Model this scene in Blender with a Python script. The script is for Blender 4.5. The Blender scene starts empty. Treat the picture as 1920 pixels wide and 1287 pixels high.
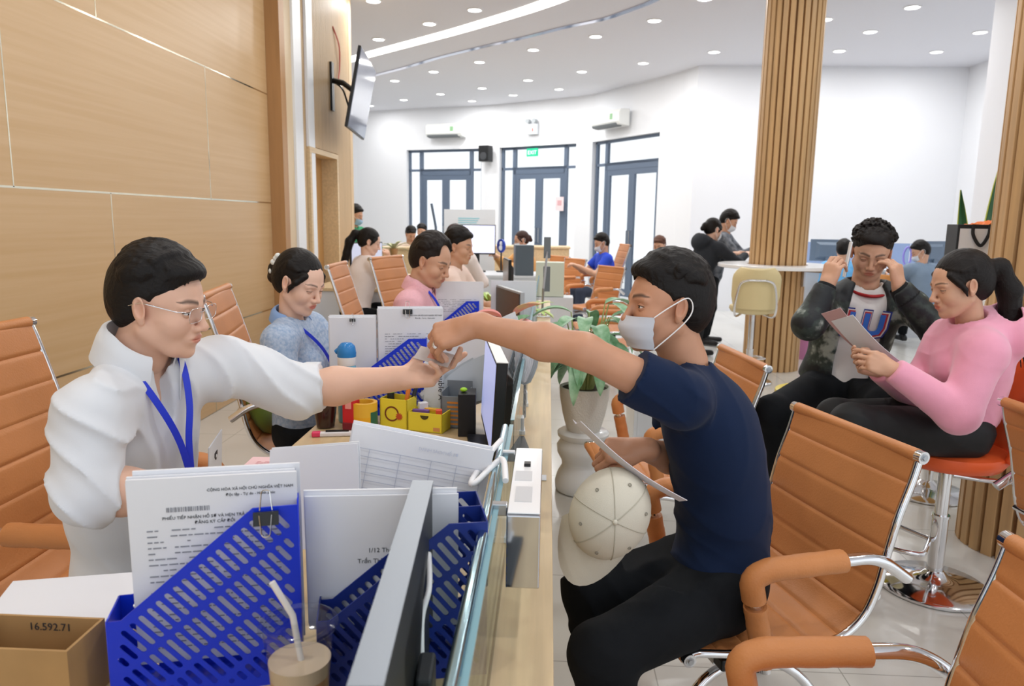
import bpy, math, random
import numpy as np
from mathutils import Vector, Matrix
random.seed(7)
PI = math.pi
C = bpy.context.scene.collection
# ---------------------------------------------------------------- camera
cam = bpy.data.cameras.new('camera')
cam.sensor_width = 36.0
cam.lens = 1400 / 1920 * 36.0
cam.clip_start = 0.05
cam.dof.use_dof = True
cam.dof.focus_distance = 1.85
cam.dof.aperture_fstop = 6.3
camo = bpy.data.objects.new('camera', cam)
C.objects.link(camo)
camo.matrix_world = Matrix(((0.99866816, -0.02310984, 0.04612854, 0.0),
                            (0.04927586, 0.16225836, -0.98551718, 0.0),
                            (0.0152904, 0.98647765, 0.16318102, 1.42),
                            (0, 0, 0, 1)))
bpy.context.scene.camera = camo
# ---------------------------------------------------------------- world, exposure
world = bpy.data.worlds.new('sky')
bpy.context.scene.world = world
world.use_nodes = True
wb = world.node_tree.nodes['Background']
wb.inputs['Color'].default_value = (0.90, 0.95, 1.0, 1)
wb.inputs['Strength'].default_value = 1.0
vs = bpy.context.scene.view_settings
vs.view_transform = 'Standard'
vs.look = 'None'
vs.gamma = 1
vs.exposure = 0.36
vs.use_curve_mapping = False
LAMP_W = 10.0

# ---------------------------------------------------------------- helpers
def lin(h):
    h = h.lstrip('#')
    out = []
    for i in (0, 2, 4):
        c = int(h[i:i+2], 16) / 255
        out.append(c / 12.92 if c <= 0.04045 else ((c + 0.055) / 1.055) ** 2.4)
    return tuple(out) + (1,)

MATS = {}
def mat(name, col='#ffffff', rough=0.5, metal=0.0, emit=0.0, trans=0.0, alpha=1.0, ior=1.45, noise=0.0,
        nscale=8.0, bump=0.0, bscale=40.0, stretch=(1, 1, 1), col2=None, sss=0.0, coat=0.0, spec=None, sheen=0.0, vcol=None, coords='Object'):
    if name in MATS:
        return MATS[name]
    m = bpy.data.materials.new(name)
    m.use_nodes = True
    nt = m.node_tree
    b = nt.nodes['Principled BSDF']
    c = lin(col)
    b.inputs['Base Color'].default_value = c
    b.inputs['Roughness'].default_value = rough
    b.inputs['Metallic'].default_value = metal
    b.inputs['Transmission Weight'].default_value = trans
    b.inputs['Alpha'].default_value = alpha
    b.inputs['IOR'].default_value = ior
    if spec is not None: b.inputs['Specular IOR Level'].default_value = spec
    if coat: b.inputs['Coat Weight'].default_value = coat
    if sheen:
        b.inputs['Sheen Weight'].default_value = sheen
    if sss:
        b.inputs['Subsurface Weight'].default_value = sss
        b.inputs['Subsurface Radius'].default_value = (0.012, 0.004, 0.002)
        b.inputs['Subsurface Scale'].default_value = 1.0
    if emit:
        b.inputs['Emission Color'].default_value = c
        b.inputs['Emission Strength'].default_value = emit
    if noise or bump or col2:
        tc = nt.nodes.new('ShaderNodeTexCoord')
        mp = nt.nodes.new('ShaderNodeMapping')
        mp.inputs['Scale'].default_value = stretch
        nt.links.new(tc.outputs[coords], mp.inputs['Vector'])
    if noise or col2:
        n = nt.nodes.new('ShaderNodeTexNoise')
        n.inputs['Scale'].default_value = nscale
        n.inputs['Detail'].default_value = 5
        nt.links.new(mp.outputs[0], n.inputs['Vector'])
        r = nt.nodes.new('ShaderNodeValToRGB')
        r.color_ramp.elements[0].position = 0.35
        r.color_ramp.elements[1].position = 0.68
        d = lin(col2) if col2 else tuple(max(0, x * (1 - noise)) for x in c[:3]) + (1,)
        r.color_ramp.elements[0].color = d
        r.color_ramp.elements[1].color = c
        nt.links.new(n.outputs['Fac'], r.inputs['Fac'])
        nt.links.new(r.outputs['Color'], b.inputs['Base Color'])
    if vcol:
        at = nt.nodes.new('ShaderNodeAttribute')
        at.attribute_name = vcol
        mx = nt.nodes.new('ShaderNodeMix'); mx.data_type = 'RGBA'; mx.blend_type = 'MULTIPLY'
        mx.inputs['Factor'].default_value = 1
        src = b.inputs['Base Color'].links[0].from_socket if b.inputs['Base Color'].links else None
        if src: nt.links.new(src, mx.inputs[6])
        else: mx.inputs[6].default_value = c
        nt.links.new(at.outputs['Color'], mx.inputs[7])
        nt.links.new(mx.outputs[2], b.inputs['Base Color'])
    if bump:
        n2 = nt.nodes.new('ShaderNodeTexNoise')
        n2.inputs['Scale'].default_value = bscale
        n2.inputs['Detail'].default_value = 4
        nt.links.new(mp.outputs[0], n2.inputs['Vector'])
        bp = nt.nodes.new('ShaderNodeBump')
        bp.inputs['Strength'].default_value = bump
        bp.inputs['Distance'].default_value = 0.01
        nt.links.new(n2.outputs['Fac'], bp.inputs['Height'])
        nt.links.new(bp.outputs['Normal'], b.inputs['Normal'])
    MATS[name] = m
    return m

def V(*a): return Vector(a if len(a) > 1 else a[0])

def frame(d, up=(0, 0, 1)):
    d = V(d).normalized()
    u = V(up)
    if abs(d.dot(u)) > 0.98: u = V(0, 1, 0) if abs(d.y) < 0.9 else V(1, 0, 0)
    s = d.cross(u).normalized()
    return s, s.cross(d).normalized(), d      # side, up, dir

class MB:
    """collects polygons for ONE mesh object"""
    def __init__(s): s.v = []; s.f = []; s.mi = []; s.cur = 0; s.M = None
    def add(s, vs, fs, mi=None):
        n = len(s.v)
        for p in vs:
            p = V(p)
            s.v.append(s.M @ p if s.M else p)
        for f in fs:
            s.f.append([i + n for i in f]); s.mi.append(s.cur if mi is None else mi)
        return s
    def box(s, a, b, M=None):
        (x0, y0, z0), (x1, y1, z1) = a, b
        vs = [V(x, y, z) for x in (x0, x1) for y in (y0, y1) for z in (z0, z1)]
        if M: vs = [M @ v for v in vs]
        return s.add(vs, [(0, 1, 3, 2), (4, 6, 7, 5), (0, 4, 5, 1), (2, 3, 7, 6), (0, 2, 6, 4), (1, 5, 7, 3)])
    def cbox(s, c, d, M=None):
        return s.box([c[i] - d[i] / 2 for i in range(3)], [c[i] + d[i] / 2 for i in range(3)], M)
    def tube(s, pts, r, n=10, cap=True, closed=False, flat=1.0, up=(0, 0, 1)):
        pts = [V(p) for p in pts]
        m = len(pts)
        if m < 2: return s
        rs = r if isinstance(r, (list, tuple)) else [r] * m
        vs = []
        ps = None
        for i, p in enumerate(pts):
            a = pts[(i - 1) % m] if (i > 0 or closed) else p
            b = pts[(i + 1) % m] if (i < m - 1 or closed) else p
            d = (b - a)
            if d.length < 1e-9: d = V(0, 0, 1)
            if ps is None:
                sd, uu, _ = frame(d, up)
            else:
                dn = d.normalized()
                sd = (ps - dn * ps.dot(dn))
                if sd.length < 1e-6: sd = frame(d, up)[0]
                sd.normalize()
                uu = sd.cross(dn).normalized()
            ps = sd
            for k in range(n):
                t = 2 * PI * k / n
                vs.append(p + sd * math.cos(t) * rs[i] + uu * math.sin(t) * rs[i] * flat)
        fs = []
        for i in range(m if closed else m - 1):
            j = (i + 1) % m
            for k in range(n):
                k2 = (k + 1) % n
                fs.append((i * n + k, j * n + k, j * n + k2, i * n + k2))
        if cap and not closed:
            fs.append(tuple(range(n))); fs.append(tuple(range((m - 1) * n + n - 1, (m - 1) * n - 1, -1)))
        return s.add(vs, fs)
    def cyl(s, a, b, r, n=20, r2=None):
        return s.tube([a, b], [r, r if r2 is None else r2], n)
    def lathe(s, prof, n=28, c=(0, 0, 0), M=None, cap=True):
        vs = []
        for (r, z) in prof:
            for k in range(n):
                t = 2 * PI * k / n
                p = V(c[0] + r * math.cos(t), c[1] + r * math.sin(t), c[2] + z)
                vs.append(M @ p if M else p)
        fs = []
        m = len(prof)
        for i in range(m - 1):
            for k in range(n):
                k2 = (k + 1) % n
                fs.append((i * n + k, i * n + k2, (i + 1) * n + k2, (i + 1) * n + k))
        if cap:
            fs.append(tuple(range(n - 1, -1, -1))); fs.append(tuple(range((m - 1) * n, m * n)))
        return s.add(vs, fs)
    def ball(s, c, r, n=14, M=None):
        r = r if isinstance(r, (tuple, list)) else (r, r, r)
        vs = []; fs = []
        h = n // 2
        for i in range(h + 1):
            ph = PI * i / h
            for k in range(n):
                t = 2 * PI * k / n
                p = V(r[0] * math.sin(ph) * math.cos(t), r[1] * math.sin(ph) * math.sin(t), r[2] * math.cos(ph))
                if M: p = M @ p
                vs.append(p + V(c))
        for i in range(h):
            for k in range(n):
                k2 = (k + 1) % n
                fs.append((i * n + k, (i + 1) * n + k, (i + 1) * n + k2, i * n + k2))
        return s.add(vs, fs)
    def prism(s, poly, h, M=None, z0=0):
        """extrude a 2-D polygon (xy) from z0 to z0+h"""
        n = len(poly)
        vs = [V(p[0], p[1], z0) for p in poly] + [V(p[0], p[1], z0 + h) for p in poly]
        if M: vs = [M @ v for v in vs]
        fs = [tuple(range(n - 1, -1, -1)), tuple(range(n, 2 * n))] + [(i, (i + 1) % n, (i + 1) % n + n, i + n) for i in range(n)]
        return s.add(vs, fs)
    def grid(s, P, closed_u=False):
        """P: rows of points"""
        nu, nv = len(P), len(P[0])
        vs = [p for r in P for p in r]
        fs = []
        for i in range(nu if closed_u else nu - 1):
            for j in range(nv - 1):
                i2 = (i + 1) % nu
                fs.append((i * nv + j, i2 * nv + j, i2 * nv + j + 1, i * nv + j + 1))
        return s.add(vs, fs)
    def sheet(s, P, th):
        """a thin solid slab from a grid of points"""
        nu, nv = len(P), len(P[0])
        P = [[V(p) for p in r] for r in P]
        Q = []
        for i in range(nu):
            r = []
            for j in range(nv):
                du = P[min(i + 1, nu - 1)][j] - P[max(i - 1, 0)][j]
                dv = P[i][min(j + 1, nv - 1)] - P[i][max(j - 1, 0)]
                nn = du.cross(dv)
                nn = nn.normalized() if nn.length > 1e-12 else V(0, 0, 1)
                r.append((P[i][j] - nn * th / 2, P[i][j] + nn * th / 2))
            Q.append(r)
        vs = [q[0] for r in Q for q in r] + [q[1] for r in Q for q in r]
        N = nu * nv
        fs = []
        for i in range(nu - 1):
            for j in range(nv - 1):
                a, b, c, d = i * nv + j, (i + 1) * nv + j, (i + 1) * nv + j + 1, i * nv + j + 1
                fs.append((d, c, b, a)); fs.append((a + N, b + N, c + N, d + N))
        bd = [(i, 0) for i in range(nu)] + [(nu - 1, j) for j in range(1, nv)] + [(i, nv - 1) for i in range(nu - 2, -1, -1)] + [(0, j) for j in range(nv - 2, 0, -1)]
        for k in range(len(bd)):
            a = bd[k][0] * nv + bd[k][1]; b = bd[(k + 1) % len(bd)][0] * nv + bd[(k + 1) % len(bd)][1]
            fs.append((a, b, b + N, a + N))
        return s.add(vs, fs)
    def build(s, name, m, parent=None, smooth=None, bevel=0, M=None):
        me = bpy.data.meshes.new(name)
        me.from_pydata([tuple(v) for v in s.v], [], s.f)
        ms = m if isinstance(m, (list, tuple)) else [m]
        for x in ms: me.materials.append(x)
        if len(ms) > 1: me.polygons.foreach_set('material_index', s.mi)
        import bmesh
        bm = bmesh.new(); bm.from_mesh(me)
        bmesh.ops.recalc_face_normals(bm, faces=bm.faces)
        bm.to_mesh(me); bm.free()
        me.update()
        if smooth is not None:
            me.polygons.foreach_set('use_smooth', [True] * len(me.polygons))
            try: me.set_sharp_from_angle(angle=math.radians(smooth))
            except Exception: pass
        o = bpy.data.objects.new(name, me)
        C.objects.link(o)
        if parent: o.parent = parent
        if M: o.matrix_world = M
        if bevel:
            bv = o.modifiers.new('bevel', 'BEVEL'); bv.width = bevel; bv.segments = 2; bv.limit_method = 'ANGLE'
            bv.angle_limit = math.radians(40)
        return o

def tag(o, label=None, cat=None, group=None, kind=None):
    if label: o['label'] = label
    if cat: o['category'] = cat
    if group: o['group'] = group
    if kind: o['kind'] = kind
    return o

def empty(name, loc=(0, 0, 0), rz=0, label=None, cat=None, group=None, M=None):
    o = bpy.data.objects.new(name, None)
    o.empty_display_size = 0.05
    C.objects.link(o)
    o.location = loc; o.rotation_euler = (0, 0, rz)
    if M is not None: o.matrix_world = M
    tag(o, label, cat, group)
    return o

def copy_tree(o, parent=None):
    c = o.copy(); C.objects.link(c)
    if parent: c.parent = parent
    for ch in [x for x in list(C.objects) if x.parent == o]:
        copy_tree(ch, c)
    return c

def struct(o): o['kind'] = 'structure'; return o

def basis(o, x, y, z):
    """4x4 from origin and three axes"""
    M = Matrix.Identity(4)
    for i, a in enumerate((x, y, z)):
        a = V(a)
        for j in range(3): M[j][i] = a[j]
    for j in range(3): M[j][3] = o[j]
    return M

def smooth_path(pts, k=6):
    """Catmull-Rom through points"""
    pts = [V(p) for p in pts]
    out = []
    for i in range(len(pts) - 1):
        p0 = pts[max(i - 1, 0)]; p1 = pts[i]; p2 = pts[i + 1]; p3 = pts[min(i + 2, len(pts) - 1)]
        for j in range(k):
            t = j / k
            out.append(0.5 * ((2 * p1) + (p2 - p0) * t + (2 * p0 - 5 * p1 + 4 * p2 - p3) * t * t + (3 * p1 - p0 - 3 * p2 + p3) * t ** 3))
    out.append(pts[-1])
    return out

def fillet(pts, r, k=5):
    """round the corners of a 3-D polyline"""
    pts = [V(p) for p in pts]
    out = [pts[0]]
    for i in range(1, len(pts) - 1):
        a, b, c = pts[i - 1], pts[i], pts[i + 1]
        d1 = (a - b); d2 = (c - b)
        l = min(r, d1.length * 0.49, d2.length * 0.49)
        p = b + d1.normalized() * l; q = b + d2.normalized() * l
        for j in range(k + 1):
            t = j / k
            out.append((1 - t) ** 2 * p + 2 * t * (1 - t) * b + t * t * q)
    out.append(pts[-1])
    return out

def text_obj(s, size, M, m, parent=None, name='printed_text', depth=0.0003, align='LEFT', bold=0.0):
    cu = bpy.data.curves.new(name, 'FONT')
    cu.body = s; cu.size = size; cu.extrude = depth; cu.align_x = align
    cu.offset = bold; cu.resolution_u = 2
    t = bpy.data.objects.new('tmp_text', cu)
    C.objects.link(t)
    dg = bpy.context.evaluated_depsgraph_get()
    me = bpy.data.meshes.new_from_object(t.evaluated_get(dg))
    bpy.data.objects.remove(t)
    me.name = name
    me.materials.clear(); me.materials.append(m)
    me.transform(M)
    o = bpy.data.objects.new(name, me)
    C.objects.link(o)
    if parent: o.parent = parent
    return o

def plate_with_holes(outer, holes, th, M, name, m, parent=None):
    """flat panel with holes: 2-D spline fill, extruded, as a mesh"""
    cu = bpy.data.curves.new(name, 'CURVE')
    cu.dimensions = '2D'; cu.fill_mode = 'BOTH'; cu.extrude = th / 2
    for poly in [outer] + holes:
        sp = cu.splines.new('POLY'); sp.points.add(len(poly) - 1)
        for i, p in enumerate(poly): sp.points[i].co = (p[0], p[1], 0, 1)
        sp.use_cyclic_u = True
    t = bpy.data.objects.new('tmp_curve', cu); C.objects.link(t)
    dg = bpy.context.evaluated_depsgraph_get()
    me = bpy.data.meshes.new_from_object(t.evaluated_get(dg))
    bpy.data.objects.remove(t)
    me.name = name
    me.materials.clear(); me.materials.append(m)
    me.transform(M)
    o = bpy.data.objects.new(name, me); C.objects.link(o)
    if parent: o.parent = parent
    return o

def slot(cx, cy, l, w, ang, n=4):
    """stadium polygon"""
    out = []
    ca, sa = math.cos(ang), math.sin(ang)
    for side in (1, -1):
        for i in range(n + 1):
            t = -PI / 2 + PI * i / n
            x = (l / 2 - w / 2) + w / 2 * math.cos(t); y = w / 2 * math.sin(t)
            x *= side; y *= side
            out.append((cx + x * ca - y * sa, cy + x * sa + y * ca))
    return out
# ---------------------------------------------------------------- materials
white_paint = mat('white_paint', '#eceef2', 0.6)
ceil_paint = mat('ceiling_paint', '#e3e4ea', 0.7)
chrome = mat('chrome', '#e4e4e6', 0.09, 1.0)
steel = mat('brushed_steel', '#b9bcc0', 0.28, 1.0)
tan = mat('tan_leather', '#c98550', 0.42, noise=0.10, nscale=5, bump=0.12, bscale=180, spec=0.35)
black_plastic = mat('black_plastic', '#17181a', 0.38)
hazed_frame = mat('hazed_grey_frame', '#5f6d81', 0.45)  # frame grey lightened, distance haze is mixed into the colour
grey_plastic = mat('grey_plastic', '#878b90', 0.5)
oak = mat('light_oak', '#e2c79d', 0.42, noise=0.16, nscale=3, stretch=(14, 0.7, 14))
oak_desk = mat('oak_desk_top', '#d2b88c', 0.3, noise=0.15, nscale=3, stretch=(12, 0.8, 12))
panel_wood = mat('wall_panel_wood', '#d6b58a', 0.36, col2='#cfac7e', nscale=2.2, stretch=(1, 0.35, 16))
brown_wood = mat('brown_wood', '#bd9060', 0.45, noise=0.12, nscale=3, stretch=(8, 8, 0.6))
slat_wood = mat('slat_wood', '#cfa877', 0.5, noise=0.22, nscale=2.5, stretch=(9, 9, 0.5))
slat_back = mat('slat_backing', '#94693c', 0.6)
slat_pale = mat('pale_slat_wood', '#d3b68e', 0.5, noise=0.1, nscale=3, stretch=(9, 9, 0.5))
paper = mat('white_paper', '#e6e8ee', 0.6)
ink = mat('black_ink', '#33353c', 0.6)
ink_soft = mat('grey_ink', '#8b8e98', 0.6)

def glass_mat(name, col='#ffffff', rough=0.0, fac=0.12):
    """thin clear sheet: mostly see-through with a glossy coat"""
    if name in MATS: return MATS[name]
    m = bpy.data.materials.new(name); m.use_nodes = True
    nt = m.node_tree; nt.nodes.clear()
    o = nt.nodes.new('ShaderNodeOutputMaterial')
    t = nt.nodes.new('ShaderNodeBsdfTransparent'); t.inputs[0].default_value = lin(col)
    g = nt.nodes.new('ShaderNodeBsdfGlossy'); g.inputs['Roughness'].default_value = rough
    lw = nt.nodes.new('ShaderNodeLayerWeight'); lw.inputs[0].default_value = 0.5
    pw = nt.nodes.new('ShaderNodeMath'); pw.operation = 'POWER'; pw.inputs[1].default_value = 5
    nt.links.new(lw.outputs['Facing'], pw.inputs[0])
    f = nt.nodes.new('ShaderNodeMath'); f.operation = 'MULTIPLY_ADD'; f.inputs[1].default_value = 0.75; f.inputs[2].default_value = 0.035
    nt.links.new(pw.outputs[0], f.inputs[0])
    mx = nt.nodes.new('ShaderNodeMixShader')
    nt.links.new(f.outputs[0], mx.inputs[0]); nt.links.new(t.outputs[0], mx.inputs[1]); nt.links.new(g.outputs[0], mx.inputs[2])
    nt.links.new(mx.outputs[0], o.inputs[0])
    MATS[name] = m
    return m
glass = glass_mat('clear_glass')
acrylic = glass_mat('clear_acrylic', '#e8eef2', 0.03)

# ---------------------------------------------------------------- floor
def floor_mat():
    m = bpy.data.materials.new('floor_tiles'); m.use_nodes = True
    nt = m.node_tree; b = nt.nodes['Principled BSDF']
    tc = nt.nodes.new('ShaderNodeTexCoord')
    br = nt.nodes.new('ShaderNodeTexBrick')
    br.offset = 0.0
    br.inputs['Scale'].default_value = 1.0
    br.inputs['Mortar Size'].default_value = 0.0022
    br.inputs['Brick Width'].default_value = 0.6
    br.inputs['Row Height'].default_value = 0.6
    br.inputs['Color1'].default_value = lin('#d2d1cc'); br.inputs['Color2'].default_value = lin('#cfcec9')
    br.inputs['Mortar'].default_value = lin('#a5a49e')
    mp = nt.nodes.new('ShaderNodeMapping'); mp.inputs['Location'].default_value = (0.23, 0.16, 0)
    nt.links.new(tc.outputs['Object'], mp.inputs[0]); nt.links.new(mp.outputs[0], br.inputs['Vector'])
    nt.links.new(br.outputs['Color'], b.inputs['Base Color'])
    b.inputs['Roughness'].default_value = 0.16
    b.inputs['Specular IOR Level'].default_value = 0.45
    return m
CH = 3.82
mb = MB(); mb.box((-6.2, -2.0, -0.1), (6.6, 18.4, 0)); struct(mb.build('floor', floor_mat()))
mb = MB(); mb.box((-6.2, -2.0, CH), (6.6, 18.4, CH + 0.1)); struct(mb.build('ceiling', ceil_paint))

# ---------------------------------------------------------------- walls
# wood panelled wall on the left: the panels with thin metal strips in the joints
WX = -2.4
mb = MB(); mb.box((WX - 0.2, -2.0, 0), (WX - 0.012, 6.44, CH)); struct(mb.build('wall_left', slat_back))
rows = [0.0, 0.62, 1.53, 2.43, 3.33, CH]
joint = {0: [1.0, 2.9, 5.0], 1: [0.9, 2.45, 4.05, 5.85], 2: [1.9, 3.6, 5.28], 3: [0.6, 2.2, 4.03, 5.75], 4: [1.2, 3.2, 5.2]}
joint = {0: [1.0, 3.4, 5.2], 1: [1.1, 2.5, 4.05], 2: [1.9, 3.3, 5.28], 3: [0.8, 2.4, 4.03], 4: [1.2, 3.2, 5.2]}
wp = MB()
for i in range(5):
    ys = [-2.0] + joint[i] + [6.44]
    for a, b in zip(ys, ys[1:]):
        wp.box((WX - 0.012, a + 0.003, rows[i] + 0.003), (WX, b - 0.003, rows[i + 1] - 0.003))
struct(wp.build('wall_panels', panel_wood, bevel=0.001))
st = MB()
for z in rows[1:-1]:
    st.box((WX - 0.01, -2.0, z - 0.005), (WX + 0.001, 6.44, z + 0.005))
for i in range(5):
    for y in joint[i]:
        st.box((WX - 0.01, y - 0.004, rows[i]), (WX + 0.001, y + 0.004, rows[i + 1]))
struct(st.build('trim_1', mat('polished_metal_strip', '#d8d2bd', 0.12, 1.0)))
# brown return, pilaster and strips
PX = -2.28
mb = MB(); mb.box((WX - 0.2, 6.44, 0), (PX, 6.56, CH)); struct(mb.build('trim_2', brown_wood))
mb = MB(); mb.box((WX - 0.2, 6.56, 0), (PX - 0.01, 6.95, CH)); struct(mb.build('trim_3', mat('beige_laminate', '#dfc9a8', 0.5)))
for k, (a, b) in enumerate(((6.75, 6.96), (7.12, 7.3))):
    mb = MB(); mb.box((PX - 0.1, a, 0), (PX + 0.012, b, CH)); struct(mb.build('trim_%d' % (4 + k), mat('white_trim', '#eff3f8', 0.35)))
mb = MB(); mb.box((WX - 0.2, 6.95, 0), (PX - 0.012, 7.1, CH)); struct(mb.build('trim_6', slat_pale))
# slat wall with a door recess
SY0, SY1 = 7.3, 8.62
DY0, DY1, DZ = 7.16, 8.02, 2.02
sb = MB()
sb.box((WX - 0.2, DY1 + 0.02, 0), (PX - 0.015, SY1, CH)); sb.box((WX - 0.2, 7.0, DZ + 0.02), (PX - 0.015, DY1 + .02, CH))
struct(sb.build('wall_slat_backing', slat_back))
sl = MB()
y = SY0
while y < SY1 - 0.02:
    z0 = 0 if (y > DY1 + 0.06) else DZ + 0.06
    sl.box((PX - 0.02, y, z0), (PX + 0.008, y + 0.03, CH))
    y += 0.042
struct(sl.build('wall_slats', slat_pale))
fr = MB()
fr.box((PX - 0.16, DY0 - 0.05, 0), (PX + 0.02, DY0, DZ)); fr.box((PX - 0.16, DY1, 0), (PX + 0.02, DY1 + 0.05, DZ)); fr.box((PX - 0.16, DY0 - 0.05, DZ), (PX + 0.02, DY1 + 0.05, DZ + 0.05))
fr = fr.build('door_4', oak); struct(fr)
lf = MB(); lf.box((PX - 0.2, DY0, 0), (PX - 0.15, DY1, DZ)); lf.build('door_leaf', mat('door_wood', '#c79a62', 0.4, noise=0.1, nscale=3, stretch=(8, 8, 0.6)), fr)
hd = MB(); hd.tube([(PX - 0.15, DY0 + 0.08, 1.0), (PX - 0.11, DY0 + 0.08, 1.0), (PX - 0.11, DY0 + 0.19, 1.0)], 0.009); hd.build('door_handle', steel, fr)
mb = MB(); mb.box((-6.2, SY1, 0), (PX + .005, SY1 + 0.12, CH)); struct(mb.build('wall_side', slat_pale))

# far wall: a curve of facets with three glazed doors
def wall_seg(mb, a, b, z0, z1, th=0.22):
    a = V(a[0], a[1], 0); b = V(b[0], b[1], 0)
    d = (b - a).normalized(); n = V(-d.y, d.x, 0)
    if n.y < 0: n = -n
    p = [a, b, b + n * th, a + n * th]
    mb.add([(q.x, q.y, z0) for q in p] + [(q.x, q.y, z1) for q in p], [(0, 1, 2, 3), (4, 5, 6, 7), (0, 1, 5, 4), (1, 2, 6, 5), (2, 3, 7, 6), (3, 0, 4, 7)])
W = [(-6.2, 18.3), (-4.53, 17.75), (-3.26, 17.2), (-1.50, 16.55), (-1.10, 16.36), (0.50, 15.28), (0.80, 14.98), (1.84, 13.20), (2.10, 12.7), (2.26, 12.25), (6.6, 12.25)]
dz = 2.93
mb = MB()
for i in range(len(W) - 1):
    if i in (2, 4, 6): wall_seg(mb, W[i], W[i + 1], dz, CH)
    else: wall_seg(mb, W[i], W[i + 1], 0, CH)
struct(mb.build('wall_back', white_paint))
mb = MB(); mb.box((6.35, 2.0, 0), (6.6, 12.3, CH)); struct(mb.build('wall_right', white_paint))
mb = MB(); mb.box((4.43, 7.55, 0), (6.4, 8.2, CH)); struct(mb.build('wall_pier', mat('pier_paint', '#eceef4', 0.6)))
mb = MB(); mb.box((-6.3, 8.7, 0), (-6.1, 18.4, CH)); struct(mb.build('wall_west', white_paint))

def glazed_door(idx, a, b, hinge=None):
    a = V(a[0], a[1], 0); b = V(b[0], b[1], 0)
    d = (b - a); L = d.length; d.normalize(); n = V(-d.y, d.x, 0)
    if n.y < 0: n = -n
    M = basis(a + n * 0.12, d, n, V(0, 0, 1))
    f = MB()
    t = 0.05
    zt = dz - 0.42          # transom
    x1, x2 = 0.17 * L, 0.84 * L if idx != 3 else L - 0.05
    def bar(x0, z0, x3, z3, th=0.06): f.box((x0, -th / 2, z0), (x3, th / 2, z3))
    bar(0, 0, t, dz); bar(L - t, 0, L, dz); bar(0, dz - t, L, dz); bar(x1 - .03, 0, x1 + .05, dz)
    if idx != 3: bar(x2 - .03, 0, x2 + .05, dz)
    bar(0, zt - 0.05, L, zt); bar(x1, zt - 0.14, x2, zt)
    f.M = None
    fo = f.build('door_%d' % idx, hazed_frame, M=M); struct(fo)
    # two leaves
    xm = (x1 + x2) / 2
    for (p, q) in ((x1 + .05, xm), (xm, x2 - .03)):
        lm = MB()
        w = 0.085
        lm.box((p, -.025, 0.02), (p + w, .025, zt - .14)); lm.box((q - w, -.025, 0.02), (q, .025, zt - .14))
        lm.box((p + w, -.025, 0.02), (q - w, .025, 0.16)); lm.box((p + w, -.025, zt - .24), (q - w, .025, zt - .14))
        lo = lm.build('door_leaf', hazed_frame, fo)
        g = MB(); g.box((p + w, -.004, .16), (q - w, .004, zt - .24)); g.build('glass_pane', glass, lo)
        h = MB(); hx = q - 0.04 if p < xm - .2 and q <= xm + .01 else p + 0.04
        h.tube([(hx, -.025, .95), (hx, -.07, .95), (hx, -.07, 1.25), (hx, -.025, 1.25)], 0.01); h.build('door_handle', steel, lo)
    g = MB()
    g.box((t, -.004, zt), (x1 - .03, .004, dz - t)); g.box((x1 + .05, -.004, zt), (x2 - .03, .004, dz - t))
    if idx != 3: g.box((x2 + .05, -.004, zt), (L - t, .004, dz - t)); g.box((x2 + .05, -.004, 0.02), (L - t, .004, zt - .05))
    g.box((t, -.004, 0.02), (x1 - .03, .004, zt - .05))
    g.build('fixed_glass', glass, fo)
    return fo
glazed_door(1, W[2], W[3]); glazed_door(2, W[4], W[5]); glazed_door(3, W[6], W[7])
# paving outside the doors
mb = MB(); mb.box((-12, 18.4, -0.15), (12, 30, -0.05)); struct(mb.build('floor_outside', mat('pale_paving', '#e8e6e2', 0.7)))

# ---------------------------------------------------------------- ceiling lights
LIGHTS = [(-0.922, 9.152), (-1.552, 9.78), (-2.378, 10.602), (-2.027, 8.797), (-2.793, 13.688), (-1.97, 12.844), (-1.136, 12.061), (-0.284, 11.2), (0.554, 10.402), (1.21, 9.596), (-3.048, 15.839), (-2.177, 15.075), (-1.301, 14.383), (-0.427, 13.55), (0.473, 12.765), (1.381, 12.07), (2.285, 11.278), (-3.949, 16.687), (-1.646, 15.906), (-0.763, 15.135), (0.121, 14.436), (3.208, 9.524), (3.971, 10.096), (3.994, 11.172), (3.975, 9.002), (5.336, 11.208), (5.317, 10.101), (1.631, 8.692)]
UNSEEN = [(-1.0, 6.4), (1.0, 6.4), (3.2, 6.4), (-1.0, 4.4), (1.0, 4.4), (3.2, 4.4), (-1.2, 2.4), (1.0, 2.4), (3.2, 2.4), (-1.2, 0.6), (1.0, 0.6), (3.0, 0.6)]  # lamps added out of view to light the near part of the hall
lamp_on = mat('lamp_diffuser', '#ffffff', 0.5, emit=6.0)
ring_m = mat('lamp_ring', '#f4f4f4', 0.4)
first = None
area = bpy.data.lights.new('downlight_lamp', 'AREA'); area.shape = 'DISK'; area.size = 0.14; area.energy = LAMP_W
area.color = (1.0, 0.985, 0.96)
rows_lab = {}
def lab_light(i):
    x, y = LIGHTS[i]
    where = ['just above the curved light strip', 'between the curved strip and the metal ribbon']
    return None
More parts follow.
